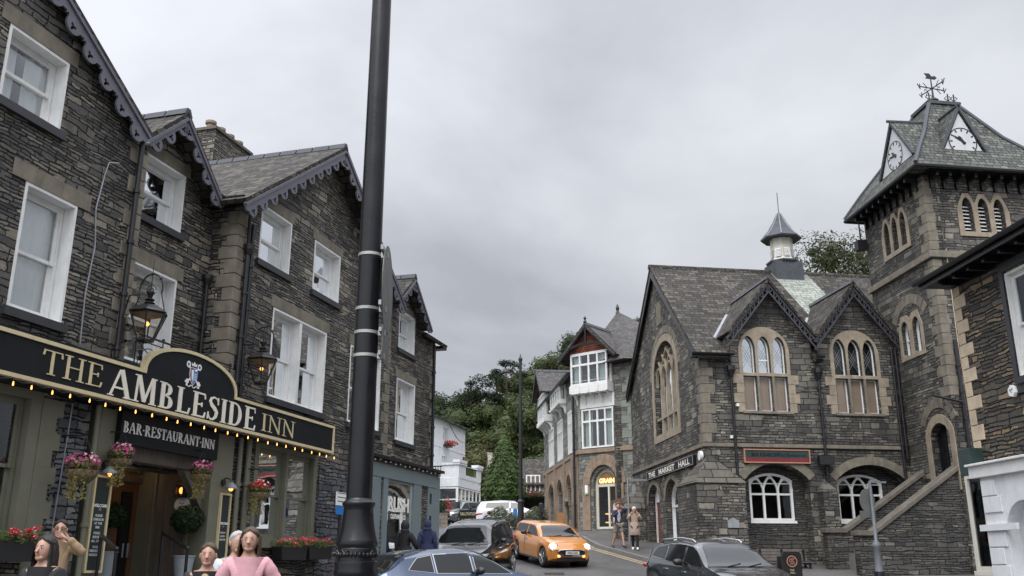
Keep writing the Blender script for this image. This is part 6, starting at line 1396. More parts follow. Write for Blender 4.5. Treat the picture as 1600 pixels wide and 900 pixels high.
def bay(F, s0, s1, d, z0, z1_, zt, n, name='oriel_window', apron=.75, brackets=0, curt='curtain_green', par=gb):
    """boxed white window: apron boards below, n lights with a transom"""
    m = MB(); H = [rect(s0+.08+i*(s1-s0-.08)/n, s0+(i+1)*(s1-s0-.08)/n, a, b) for i in range(n) for a, b in ((z0+.08, zt-.05), (zt+.05, z1_-.08))]
    m.wall(F, rect(s0, s1, z0, z1_), d-.1, d, H)
    if d > .15:
        for s in (s0, s1-.1):
            m.box(F, s, s+.1, .0, d-.101, z0, z0+.1); m.box(F, s, s+.1, 0, d-.101, z1_-.1, z1_); m.box(F, s, s+.1, .0, .1, z0+.1, z1_-.1)
            m.box(F, s+.03, s+.06, .1, d-.1, zt-.04, zt+.04)
    w_ = m.build(name, 'white_paint', par); p_ = MB(); p_.box(F, s0+.06, s1-.06, d-.06, d-.055, z0+.06, z1_-.06)
    if d > .15: p_.box(F, s1-.06, s1-.055, .1, d-.1, z0+.1, z1_-.1)
    p_.build('pane', 'window_glass', w_)
    if curt:
        curtain(F, s0+.1, s0+.1+(s1-s0)*.22, z0+.1, z1_-.1, d-.22).build('curtain', curt, w_); curtain(F, s1-.1-(s1-s0)*.22, s1-.1, z0+.1, z1_-.1, d-.22).build('curtain', curt, w_)
    if apron:
        a = MB(); a.box(F, s0-.03, s1+.03, .0, d+.03, z0-apron, z0-.001)
        for i in range(n+1): s = s0+(s1-s0)*i/n; a.box(F, s-.045, s+.045, d+.031, d+.06, z0-apron+.03, z0-.03)
        for j in range(4): a.box(F, s0, s1, d+.0301, d+.036, z0-apron+.12+j*.16, z0-apron+.135+j*.16)
        a.build('apron', 'white_paint', w_)
        for i in range(brackets):
            s = s0+.1+(s1-s0-.2)*i/(brackets-1); b = MB(); b.prism(lambda x, z, y: F.W(y, x, z), [(.0, z0-apron-.5), (.08, z0-apron-.5), (.14, z0-apron-.25), (.3, z0-apron-.1), (d, z0-apron), (0, z0-apron)], s-.04, s+.04); b.build('bracket', 'white_paint', w_)
    return w_
bay(GC, .42, 2.27, .06, 6.95, 8.86, 8.25, 4, 'bay_window', apron=0); bay(GC, .12, 2.27, .5, 10.0, 11.55, 11.0, 4, apron=.42, brackets=5, curt='curtain_green')
MB().box(GC, .35, 2.35, .01, .06, 8.9, 9.55).build('white_boarding', 'white_paint', gb)
bay(GL, 3.6, 6.9, .4, 9.95, 10.85, 10.7, 4, apron=.15, brackets=3); bay(GL, 8.6, 11.9, .45, 9.9, 11.4, 10.9, 5, apron=.3, brackets=4)
# gables and roofs
m = MB(); m.wall(GC, [(-.1, 11.58), (2.5, 11.58), (1.2, 12.85)], .3, .38); m.build('tile_hung_gable', 'red_tile', gb)
gable_roof(gb, GC, 1.2, 1.5, 11.5, 13.0, -2.5, .75, over=.25, mat='slate_purple')
m = MB()
for s2 in (-1, 1): bar(m, GC, (1.2+s2*1.72, 11.2), (1.2, 12.92), .2, .68, .74+.002*s2)
polybar(m, GC, [(1.2+1.5*math.cos(R(a)), 11.35+.65*math.sin(R(a))) for a in range(0, 181, 15)], .12, .66, .72); m.box(GC, 1.15, 1.25, .67, .73, 12.0, 12.75); m.build('bargeboard', 'black_paint', gb)
MB().box(GC, .1, 2.3, .0, .45, 11.551, 11.62).build('oriel_head', 'white_paint', gb)
m = MB(); m.lathe(GC.W(1.2, .7, 13.0), [(.05, 0), (.09, .1), (.04, .2), (.08, .28), (.02, .38)], 8); m.build('finial', 'black_iron', gb)
q = Vector((0, 0, 0)); C4 = [GC.W(1.4, .4, 10.95), G3.W(-.5, .55, 10.95), G3.W(4.3, .5, 10.95), G3.W(4.3, -6.0, 10.95), GL.W(4.6, -.6, 10.95), GL.W(.0, .2, 10.95)]
apx = ray_at(965, 487, (C4[0]+C4[3]).y/2); m = MB(); n = len(C4)
mids = [p.lerp(Vector((apx.x, apx.y, 10.95)), .35)+V(0, 0, 1.15) for p in C4]
m.add(C4+mids+[apx], [(i, (i+1) % n, (i+1) % n+n, i+n) for i in range(n)]+[(i+n, (i+1) % n+n, 2*n) for i in range(n)]+[tuple(range(n))[::-1]]); m.build('pavilion_roof', 'slate_purple', gb, recalc=True)
MB().lathe(apx-V(0, 0, .1), [(.12, 0), (.07, .15), (.1, .3), (.03, .5)], 8).build('finial', 'black_iron', gb)
m = MB(); m.slab([GL.W(0, .4, 10.8), GL.W(12.6, .4, 10.8), GL.W(12.6, -4.5, 13.4), GL.W(3, -4.5, 13.4)], .12); m.slab([GL.W(3, -4.51, 13.4), GL.W(12.6, -4.51, 13.4), GL.W(12.6, -9, 11)], .12); m.slab([G3.W(-.2, .4, 10.85), G3.W(9.2, .4, 10.85), G3.W(9.2, -4.6, 13.3), G3.W(2, -4.6, 13.3)], .12); m.build('roof', 'slate_purple', gb)
gable_roof(gb, GL, 10.2, 1.7, 11.5, 12.9, -4.2, .8, over=.25, mat='slate_purple'); MB().wall(GL, [(8.6, 11.41), (11.8, 11.41), (10.2, 12.75)], .2, .4).build('tile_hung_gable', 'red_tile', gb)
m = MB()
for s2 in (-1, 1): bar(m, GL, (10.2+s2*1.95, 11.2), (10.2, 12.8), .2, .74, .79+.002*s2)
m.build('bargeboard', 'black_paint', gb)
gutter(gb, GL, 0, 12.5, .46, 10.82, r=.07); pipe(gb, GL, [(.55, .16, 10.6), (.55, .16, 3.2)], r=.06); pipe(gb, G3, [(-.1, .2, 10.6), (-.1, .2, 3.2)], r=.05) if False else None
# the lit doorway
m = MB(); m.wall(GC, grow(door_o, -.005), -.28, -.2, [rect(1.12, 1.68, 3.25, 5.1), rect(1.76, 2.16, 3.25, 5.1), pointed(1.12, 2.14, 5.22, 5.3, 5.8)]); dfr = m.build('shop_door', 'cream_paint', gb); MB().box(GC, 1.1, 2.18, -.25, -.245, 3.25, 5.1).build('pane', 'window_glass_clear', dfr)
MB().wall(GC, pointed(1.08, 2.18, 5.19, 5.3, 5.84), -.24, -.22).build('fanlight_panel', 'neon_tile', gb); plain_text('lettering', GC, 1.63, 5.28, .30, 'GRAIN', -.205, 'neon', gb, length=.86, bold=.012)
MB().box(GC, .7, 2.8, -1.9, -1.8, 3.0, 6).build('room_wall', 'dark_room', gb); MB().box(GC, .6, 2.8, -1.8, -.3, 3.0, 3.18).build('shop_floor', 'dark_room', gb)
m = MB()
for j in range(2): m.box(GC, 1.1+.0, 2.3, -1.2, -.8, 3.45+j*.4, 3.5+j*.4)
m.build('lit_shelf', 'shelf_light', gb); m = MB()
for i in range(5):
    for j in range(4): m.box(GC, 1.75+.1*(i % 5), 1.82+.1*(i % 5), -.8, -.74, 3.56+j*.42, 3.8+j*.42)
m.build('bottles_and_goods', 'dark_room', gb); m = MB()
for j in range(3): m.box(GC, 1.7, 2.3, -1.25, -1.2, 4.0+j*.4, 4.3+j*.4)
m.build('back_panel', 'steel_grey', gb)
m = MB(); m.box(GC, .7, 2.6, .0, .7, 2.0, 3.05); m.box(GC, .5, 2.8, .0, 1.05, 2.0, 2.9); m.build('door_steps', 'kerb_stone', gb)
pl = bpy.data.lights.new('doorway_light', 'POINT'); pl.energy = 25; pl.color = (1, .65, .3); pl.shadow_soft_size = .1; plo = bpy.data.objects.new('doorway_light', pl); COL.objects.link(plo); plo.location = GC.W(1.9, -.9, 4.9)
t = thing('wall_light_box', 'small white and green notice on the brown stone left of the lit doorway', 'notice', GC.W(.5, .1, 4.8)); a = GC.px(917, 762, .1); MB().box(GC, a[0]-.08, a[0]+.08, .1, .16, a[1]-.25, a[1]+.12).build('panel', 'letter_white', t); MB().box(GC, a[0]-.08, a[0]+.08, .1, .161, a[1]-.33, a[1]-.251).build('panel', 'poster_green', t)
t = thing('orange_board', 'small orange board sign behind the orange car', 'sign', on_ground(880, 833, .12)); pO = on_ground(880, 828, .12); FO = Frame((pO.x, pO.y), 88); MB().wall(FO, rect(-.32, .32, pO.z+.35, pO.z+.85), 0, .05).build('panel', 'neon_tile', t); m = MB(); m.box(FO, -.3, -.25, -.04, -.001, pO.z, pO.z+.8); m.box(FO, .25, .3, -.04, -.001, pO.z, pO.z+.8); m.build('legs', 'old_wood', t)
m = MB(); rp = [GC.W(-.5, 1.2, 0), GC.W(-1.6, 2.2, 0)]; 
t = thing('stone_door_railing', 'pale curved stone handrail beside the corner shop arch', 'handrail', GL.W(-.3, 1, 3)); m = MB(); m.tube([GL.W(2.2, .25, 4.35), GL.W(1.0, .5, 4.3), GL.W(.4, .6, 4.55)], .09, 8); m.tube([GL.W(1.0, .5, 4.3), GL.W(1.0, .5, 2.8)], .06, 8); m.tube([GL.W(2.2, .25, 4.35), GL.W(2.2, .25, 2.8)], .06, 8); m.build('rail', 'sandstone', t)
t = thing('blank_signpost', 'thin pale rectangular frame on a post between the corner shop and the hall', 'sign', on_ground(984, 850, .12)); p = on_ground(984, 848, .12); FP = Frame((p.x+.1, p.y), 84); a = FP.px(984, 748)[1]; m = MB(); m.tube([p, V(p.x, p.y, a)], .04, 6); m.box(FP, -.02, 1.1, -.02, .02, a-.1, a); m.build('frame', 'steel_grey', t)
MB().wall(FP, [(.16+.09*math.cos(i*.4), a-.45+.22*math.sin(i*.4)) for i in range(16)], -.01, .01).build('panel', 'lead_pale', t)

# ================================================================== white hotel
Ht = Frame((-5.9, 72), 15.9)
ho = thing('white_hotel', 'white rendered hotel with a balustraded terrace over a glazed ground-floor room', 'building', Ht.W(2, -3, 4.5))
HL = [rect(1.7, 2.9, 10.85, 11.95), rect(1.5, 2.7, 9.1, 9.7)]
MB().wall(Ht, rect(-14, 7.1, 4, 12.5), -.4, 0, HL).box(Ht, 6.7, 7.1, -9, -.41, 4, 12.5).box(Ht, -13.9, 6.9, -9.4, -9.01, 4, 12.5).build('wall', 'white_render', ho)
MB().box(Ht, -13, 6.6, -3, -2.9, 4, 12.4).build('room_wall', 'dark_room', ho)
m = MB(); m.slab([Ht.W(-14, .4, 12.5), Ht.W(7.4, .4, 12.5), Ht.W(7.4, -4.6, 13.6), Ht.W(-14, -4.6, 13.6)], .15); m.slab([Ht.W(-14, -4.61, 13.6), Ht.W(7.4, -4.61, 13.6), Ht.W(7.4, -9.5, 12.4), Ht.W(-14, -9.5, 12.4)], .15); m.build('roof', 'slate_green', ho)
for a, b, c, d in ((1.7, 2.9, 10.85, 11.95), (1.5, 2.7, 9.1, 9.7)):
    m = MB(); m.wall(Ht, rect(a, b, c, d), -.2, -.1, [rect(a+.07, (a+b)/2-.04, c+.07, d-.07), rect((a+b)/2+.04, b-.07, c+.07, d-.07)]); w_ = m.build('window', 'white_paint', ho); MB().box(Ht, a+.03, b-.03, -.16, -.155, c, d).build('pane', 'window_glass', w_)
MB().box(Ht, 6.5, 6.75, .001, .1, 9.6, 10.1).build('fire_bell', 'red_board', ho); MB().box(Ht, -14, 7.1, .001, .03, 10.3, 10.38).build('wall_band', 'white_render', ho)
t = thing('hotel_window_basket', 'basket of orange flowers under the upper window of the white hotel', 'flower basket', Ht.W(2.4, .4, 10.6)); MB().box(Ht, 1.75, 3.0, .02, .35, 10.45, 10.6).build('trough', 'plastic_black', t); leaves(ballfn(Ht.W(2.4, .25, 10.7), .7, .4, .25, .4), 300, .12, seed=5).build('foliage', 'leaf_basket', t); leaves(ballfn(Ht.W(2.4, .3, 10.7), .7, .4, .25, .8), 160, .12, .9, seed=6).build('flowers', 'petal_red', t)
TO = 3.0; ta = Ht.px(716, 752, TO)[0]; tb = Ht.px(751, 759, TO)[0]; zt0 = Ht.px(716, 752, TO)[1]; zt1 = Ht.px(716, 720, TO)[1]; print('terrace', ta, tb, zt0, zt1)
FT = Frame(tuple(Ht.W(ta, TO, 0))[:2], 15.9-90+8)   # viewer-facing side of the terrace
if FT.n.y > 0: FT.n = -FT.n
zp = zt0+.25
m = MB(); m.box(Ht, ta, tb, .01, TO-.0, zt0-.35, zp); m.box(FT, 0, 9, -.3, .02, zt0-.35, zp+.001); m.build('terrace_deck', 'white_render', ho)
def para(F, s0, s1, z0, z1_, holes):
    m = MB(); m.wall(F, rect(s0, s1, z0, z1_-.25), -.25, .03, [rect(a, b, z0+.25, z1_-.3) for a, b in holes]); return m
L_ = tb-ta; m = para(Ht, 0, 0, 0, 0, []) if False else MB()
m.wall(Ht, rect(ta, tb, zp, zt1-.25), TO-.25, TO+.03, [rect(ta+L_*.30, ta+L_*.82, zp+.3, zt1-.26-.02)]); m.wall(FT, rect(.05, 9, zp, zt1-.25), -.25, .03, [rect(1.3, 3.6, zp+.3, zt1-.27)])
m.box(Ht, ta-.1, ta+L_*.30, TO-.35, TO+.12, zt1-.249, zt1-.1); m.box(Ht, tb-L_*.18, tb+.1, TO-.35, TO+.12, zt1-.249, zt1-.1); m.box(FT, .3, 1.3, -.35, .12, zt1-.2491, zt1-.1001); m.box(FT, 3.6, 9, -.35, .12, zt1-.2491, zt1-.1001)
m.box(Ht, ta-.15, ta+1.5, TO-.4, TO+.16, zt1-.0999, zt1+.1); m.box(Ht, tb-1.1, tb+.15, TO-.4, TO+.16, zt1-.0999, zt1+.1); m.build('parapet', 'white_render', ho)
m = MB()
for i in range(14): s = ta+L_*.30+L_*.52*i/13; m.tube([Ht.W(s, TO-.1, zp+.3), Ht.W(s, TO-.1, zt1-.35)], .03, 5)
for i in range(12): s = 1.3+2.3*i/11; m.tube([FT.W(s, -.1, zp+.3), FT.W(s, -.1, zt1-.35)], .03, 5)
m.box(Ht, ta+L_*.30, ta+L_*.82, TO-.14, TO-.06, zt1-.35, zt1-.28); m.box(FT, 1.3, 3.6, -.14, -.06, zt1-.35, zt1-.28); m.build('balustrade', 'leaf_conifer', ho)
bay(Ht, ta, tb, TO, 4.6, zt0-.4, 6.0, 6, 'glazed_front', apron=0, curt=None, par=ho); MB().box(Ht, ta, tb, TO-.5, TO-.1, 4.0, 4.6).build('wall', 'white_render', ho)
bay(FT, .1, 1.6, 0, 4.6, zt0-.4, 6.0, 1, 'glazed_front', apron=0, curt=None, par=ho)
MB().wall(FT, rect(1.6, 10, 4, zt0-.36), -.3, -.05, [rect(2.1, 3.8, 4.3, zt0-.9), rect(6.6, 7.8, 5.2, zt0-.7)]).build('wall', 'white_render', ho); MB().box(FT, 2.1, 3.8, -.28, -.2, 4.3, zt0-.9).build('door', 'chalk_board', ho); MB().box(FT, 6.6, 7.8, -.28, -.2, 5.2, zt0-.7).build('pane', 'car_glass', ho)
MB().box(Ht, ta+.3, tb-.1, TO-2, TO-1.9, 4.2, zt0-.4).build('room_wall', 'dark_room', ho)
t = thing('hotel_wall_lantern', 'old lamp with a faint glow on the white hotel terrace wall', 'lantern', FT.W(4.5, .2, 7.4)); m = MB(); m.lathe(FT.W(4.5, .25, zt0-.85), [(.08, 0), (.16, .3), (.2, .32), (.05, .5)], 6); m.build('lamp', 'pole_grey', t)
# ================================================================== low cottage behind the conifer
CF = Frame((0, 80), 88); c0_ = CF.px(757, 800)[0]; c1_ = CF.px(775, 750)[0]; c2_ = CF.px(852, 750)[0]+3; cz0 = CF.px(810, 757)[1]; cz1 = CF.px(810, 714)[1]
co = thing('slate_cottage', 'low stone cottage with long slate roof half hidden behind the conifer', 'building', CF.W((c1_+c2_)/2, -3, 5))
MB().wall(CF, rect(c1_, c2_, 3.5, cz0), -.4, 0, [rect(CF.px(822, 750)[0], CF.px(844, 750)[0], CF.px(830, 770)[1], CF.px(830, 742)[1]), rect(c2_-5.2, c2_-.6, 3.6, CF.px(840, 775)[1])]).build('wall', 'far_stone', co)
m = MB(); a, b = CF.px(822, 770), CF.px(844, 742); m.wall(CF, rect(a[0], b[0], a[1], b[1]), -.2, .02, [rect(a[0]+.1+i*(b[0]-a[0]-.1)/3, a[0]+(i+1)*(b[0]-a[0]-.1)/3, a[1]+.1, b[1]-.1) for i in range(3)]); w_ = m.build('window', 'white_paint', co); MB().box(CF, a[0]+.05, b[0]-.05, -.12, -.11, a[1], b[1]).build('pane', 'window_glass', w_)
MB().box(CF, c1_, c2_, -4, -3.9, 3.5, cz0).build('room_wall', 'dark_room', co)
m = MB(); m.slab([CF.W(c1_, .3, cz0), CF.W(c2_, .3, cz0), CF.W(c2_, -4, cz1+.25), CF.W(c1_-.6, -4, cz1+.25)], .15); m.slab([CF.W(c1_-.6, -4.01, cz1+.25), CF.W(c2_, -4.01, cz1+.25), CF.W(c2_, -8, cz0), CF.W(c1_, -8, cz0)], .15); m.build('roof', 'slate', co)
m = MB(); FG = Frame(tuple(CF.W(c1_-.4, 0, 0))[:2], -6, -1); m.wall(FG, [(0, 3.5), (8, 3.5), (8, cz0), (4, cz1+.6), (0, cz0)], -.4, 0); m.build('gable_wall', 'far_stone', co)
bar_ = MB(); 
for s2 in (-.3, 8.3): bar(bar_, FG, (s2, cz0-.1), (4, cz1+.75), .12, -.45, .05)
bar_.build('gable_coping', 'far_stone', co)
m = MB(); t = thing('cottage_window_box', 'dark red flower trough under the cottage window right of the conifer', 'flower box', CF.W(a[0], .4, a[1]-.3)); MB().box(CF, a[0], b[0], .05, .4, a[1]-.35, a[1]-.15).build('trough', 'old_wood', t); leaves(ballfn(CF.W((a[0]+b[0])/2, .3, a[1]-.1), .95, .4, .35, .4), 170, .12, seed=15).build('foliage', 'petal_red', t); leaves(ballfn(CF.W((a[0]+b[0])/2, .3, a[1]-.2), 1.0, .4, .4, .4), 700, .14, seed=16).build('foliage', 'leaf_hill_b', t)

# ================================================================== hill and trees
def hill_z(x, y):
    k = min(1, max(0, (y-88)/60)); k = k*k*(3-2*k); base = g(min(y, 88)); return base+k*(13+max(-8, min(13, (x+4)*.55)))+max(0, y-150)*.05
mb = MB(); mb.grid(lambda u, v: V(-150+300*u, 84+140*v, hill_z(-150+300*u, 84+140*v)-.1), 60, 30); tag(mb.build('wooded_hill', 'leaf_hill_b', smooth=60), kind='structure')
def make_tree(name, label, mat, r, h, lobes, n, leaf, seed, trunkr=.25, base=.25, group=None, droop=0, flat=.75, core=.62):
    rnd = random.Random(seed); t = thing(name, label, 'tree', (0, 0, 0), group); L = []
    for i in range(lobes):
        a = rnd.uniform(0, 6.283); k = rnd.uniform(.1, .75); zz_ = rnd.uniform(base+.12, .92); q = r*k*(1.15-abs(zz_-.5)*.9)
        L.append((V(q*math.cos(a), q*math.sin(a), h*zz_), r*rnd.uniform(.28, .48)))
    def f(rd):
        c, rr_ = rd.choice(L); d = V(rd.gauss(0, 1), rd.gauss(0, 1), rd.gauss(0, 1)).normalized(); k = rd.uniform(.5, 1.0)**.5*(1+.18*mnoise.noise(d*3+c)); return c+V(d.x*rr_*k, d.y*rr_*k, d.z*rr_*flat*k), d+V(0, 0, .5)
    m = leaves(f, n, leaf, .6, seed=seed+1, jitter=.8)
    for c, rr_ in L:
        k0 = len(m.v); b_ = MB(); b_.ball(c, rr_*core, rr_*core, rr_*core*flat, 7, 5); m.v += b_.v; m.f += [tuple(i+k0 for i in q) for q in b_.f]
    m.build('crown', mat, t, local=True)
    m = MB(); m.tube([V(0, 0, -1.5), V(.05, 0, h*.35), V(-.05, .05, h*.8)], [trunkr, trunkr*.75, trunkr*.25], 8)
    for c, rr_ in L[:7]: m.tube([V(0, 0, min(c.z*.8, h*.6)), c*.55+V(0, 0, c.z*.4), c], [trunkr*.4, trunkr*.25, .03], 5)
    m.build('trunk', 'bark', t, local=True); return t
GRP = 'trees of the wooded hill behind the white hotel'; LAB = 'leafy broad tree among the many on the wooded hillside behind the street'
pr = [make_tree('broadleaf_tree', LAB, mt, r_, h_, lb, 7000, .32, sd_, group=GRP) for mt, r_, h_, lb, sd_ in (('leaf_hill_a', 4.6, 10, 15, 1), ('leaf_olive', 4.4, 9, 14, 2), ('leaf_hill_b', 5.0, 11, 16, 3), ('leaf_olive', 3.8, 8, 12, 4), ('leaf_hill_a', 5.2, 9.5, 16, 5))]
used = set(); rnd = random.Random(4); spots = []
for j, Y in enumerate((92, 99, 107, 116, 126, 137, 149)):
    x0 = -.075*Y-3; x1 = .15*Y+2; n = int((x1-x0)/6.2)
    for i in range(n+1): spots.append((x0+(x1-x0)*i/n+rnd.uniform(-1.5, 1.5), Y+rnd.uniform(-3, 3)))
for x, y in spots:
    k = rnd.randrange(5); o = pr[k] if k not in used else copy_tree(pr[k]); used.add(k)
    s = rnd.uniform(.85, 1.2)*(.75 if y < 96 else 1); o.location = (x, y, hill_z(x, y)-1.0); o.rotation_euler = (0, 0, rnd.uniform(0, 6.28)); o.scale = (s, s, s*rnd.uniform(.9, 1.15))
for k in range(5):
    if k not in used: pr[k].location = (12+k*3, 150, hill_z(12, 150)-1)
def pine(x, y, Y, h, lab, seed):
    p = ray_at(x, y, Y); rnd = random.Random(seed); zb = hill_z(p.x, Y); h = p.z-zb; t = thing('pine_tree', lab, 'tree', (p.x, Y, zb)); L = []
    for i in range(10): a = rnd.uniform(0, 6.28); q = rnd.uniform(.3, 2.4); z_ = h*(1-rnd.uniform(.02, .45)); L.append((V(q*math.cos(a), q*math.sin(a), z_), rnd.uniform(.9, 1.7)))
    L.append((V(0, 0, h-.6), .9))
    def f(rd): c, rr_ = rd.choice(L); d = V(rd.gauss(0, 1), rd.gauss(0, 1), rd.gauss(0, 1)).normalized(); k = rd.random()**.5; return c+V(d.x*rr_*k, d.y*rr_*k, d.z*rr_*.42*k), V(0, 0, 1)
    leaves(f, 2600, .34, .4, seed=seed, jitter=.8).build('crown', 'leaf_pine', t, local=True); m = MB(); m.tube([V(0, 0, -1), V(.2, 0, h*.5), V(0, 0, h*.97)], [.35, .25, .06], 7)
    for c, rr_ in L: m.tube([V(0, 0, c.z-.8), c], [.09, .03], 4)
    m.build('trunk', 'bark', t, local=True)
pine(735, 592, 118, 9, 'dark pine standing alone at the left end of the wooded skyline', 31); pine(790, 562, 122, 9, 'tall dark layered pine on the skyline just left of the tall lamp post', 33); pine(775, 574, 125, 9, 'shorter dark pine left of the tall pine on the skyline', 35)
def birch(x0, x1, yt, Y, lab, seed, mat='leaf_birch'):
    p = ray_at((x0+x1)/2, yt, Y); r_ = (x1-x0)/2/1513*Y*1.5; h = p.z-g(min(Y, 100)); t = make_tree('birch_tree', lab, mat, r_, 8.0, 24, 8500, .22, seed, .18, base=.3, flat=1.1, core=.2); t.location = (p.x, Y, p.z-7.6)
    MB().tube([V(0, 0, -(h-7)), V(0, 0, 1)], [.3, .18], 8).build('lower_trunk', 'bark', t, local=True)
birch(1254, 1366, 386, 64, 'airy grey-green tree rising behind the hall roof beside the tower', 51); birch(975, 1010, 496, 75, 'small piece of tree showing between the corner shop roof and the hall gable', 52)
# the conical conifer on its planted bed
cp = on_ground(789, 812, .3); cp = V(cp.x, 62, g(62)+.45); top = ray_at(790, 677, 62); ch = top.z-cp.z; cr_ = 37/1513*62
t = thing('conical_conifer', 'bright green cone-shaped conifer on a short dark trunk in front of the cottage', 'tree', cp); zb = ray_at(790, 783, 62).z-cp.z
def conef(rd):
    k = rd.random()**.62; z = ch-(ch-zb)*k; tier = (z*2.6) % 1; r_ = cr_*(.06+.98*min(1, k*1.3)**.75)*(1-.16*tier); 
    if z < zb+.5: r_ *= .72+.28*(z-zb)/.5
    a = rd.uniform(0, 6.283); r_ *= 1+.05*math.sin(a*3+z*1.7)+.07*math.sin(a*7-z*3)+.05*math.sin(a*13+z*5); q = rd.uniform(.62, 1.0); return V(r_*q*math.cos(a), r_*q*math.sin(a), z-.12*q), V(math.cos(a), math.sin(a), .7)
leaves(conef, 15000, .17, .5, seed=77, jitter=.5).build('crown', 'leaf_conifer', t, local=True)
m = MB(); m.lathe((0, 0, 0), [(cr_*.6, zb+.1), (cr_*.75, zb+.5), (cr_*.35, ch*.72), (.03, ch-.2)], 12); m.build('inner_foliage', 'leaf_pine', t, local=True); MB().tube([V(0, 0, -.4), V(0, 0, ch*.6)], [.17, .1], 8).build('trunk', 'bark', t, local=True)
bx = on_ground(812, 826, .1); t = thing('planted_bed', 'low stone bed covered with trailing plants at the foot of the tall lamp post', 'planter', V(bx.x-.3, bx.y+1, bx.z-.1)); FB = Frame((bx.x-1.6, bx.y+.4), 88)
MB().box(FB, 0, 3.1, -3, 0, bx.z-.3, bx.z+.55).build('stone_edge', 'hall_stone', t)
def bedf(rd): a, b = rd.uniform(-.1, 3.2), rd.uniform(-3, .25); return FB.W(a, b, bx.z+.25+rd.random()*.75*(1 if b < 0 else .7)+.25*math.sin(a*3)), V(0, -.3, 1)
leaves(bedf, 2600, .14, .6, seed=88).build('foliage', 'leaf_birch', t); leaves(bedf, 1500, .12, .6, seed=89).build('foliage', 'leaf_hill_a', t)

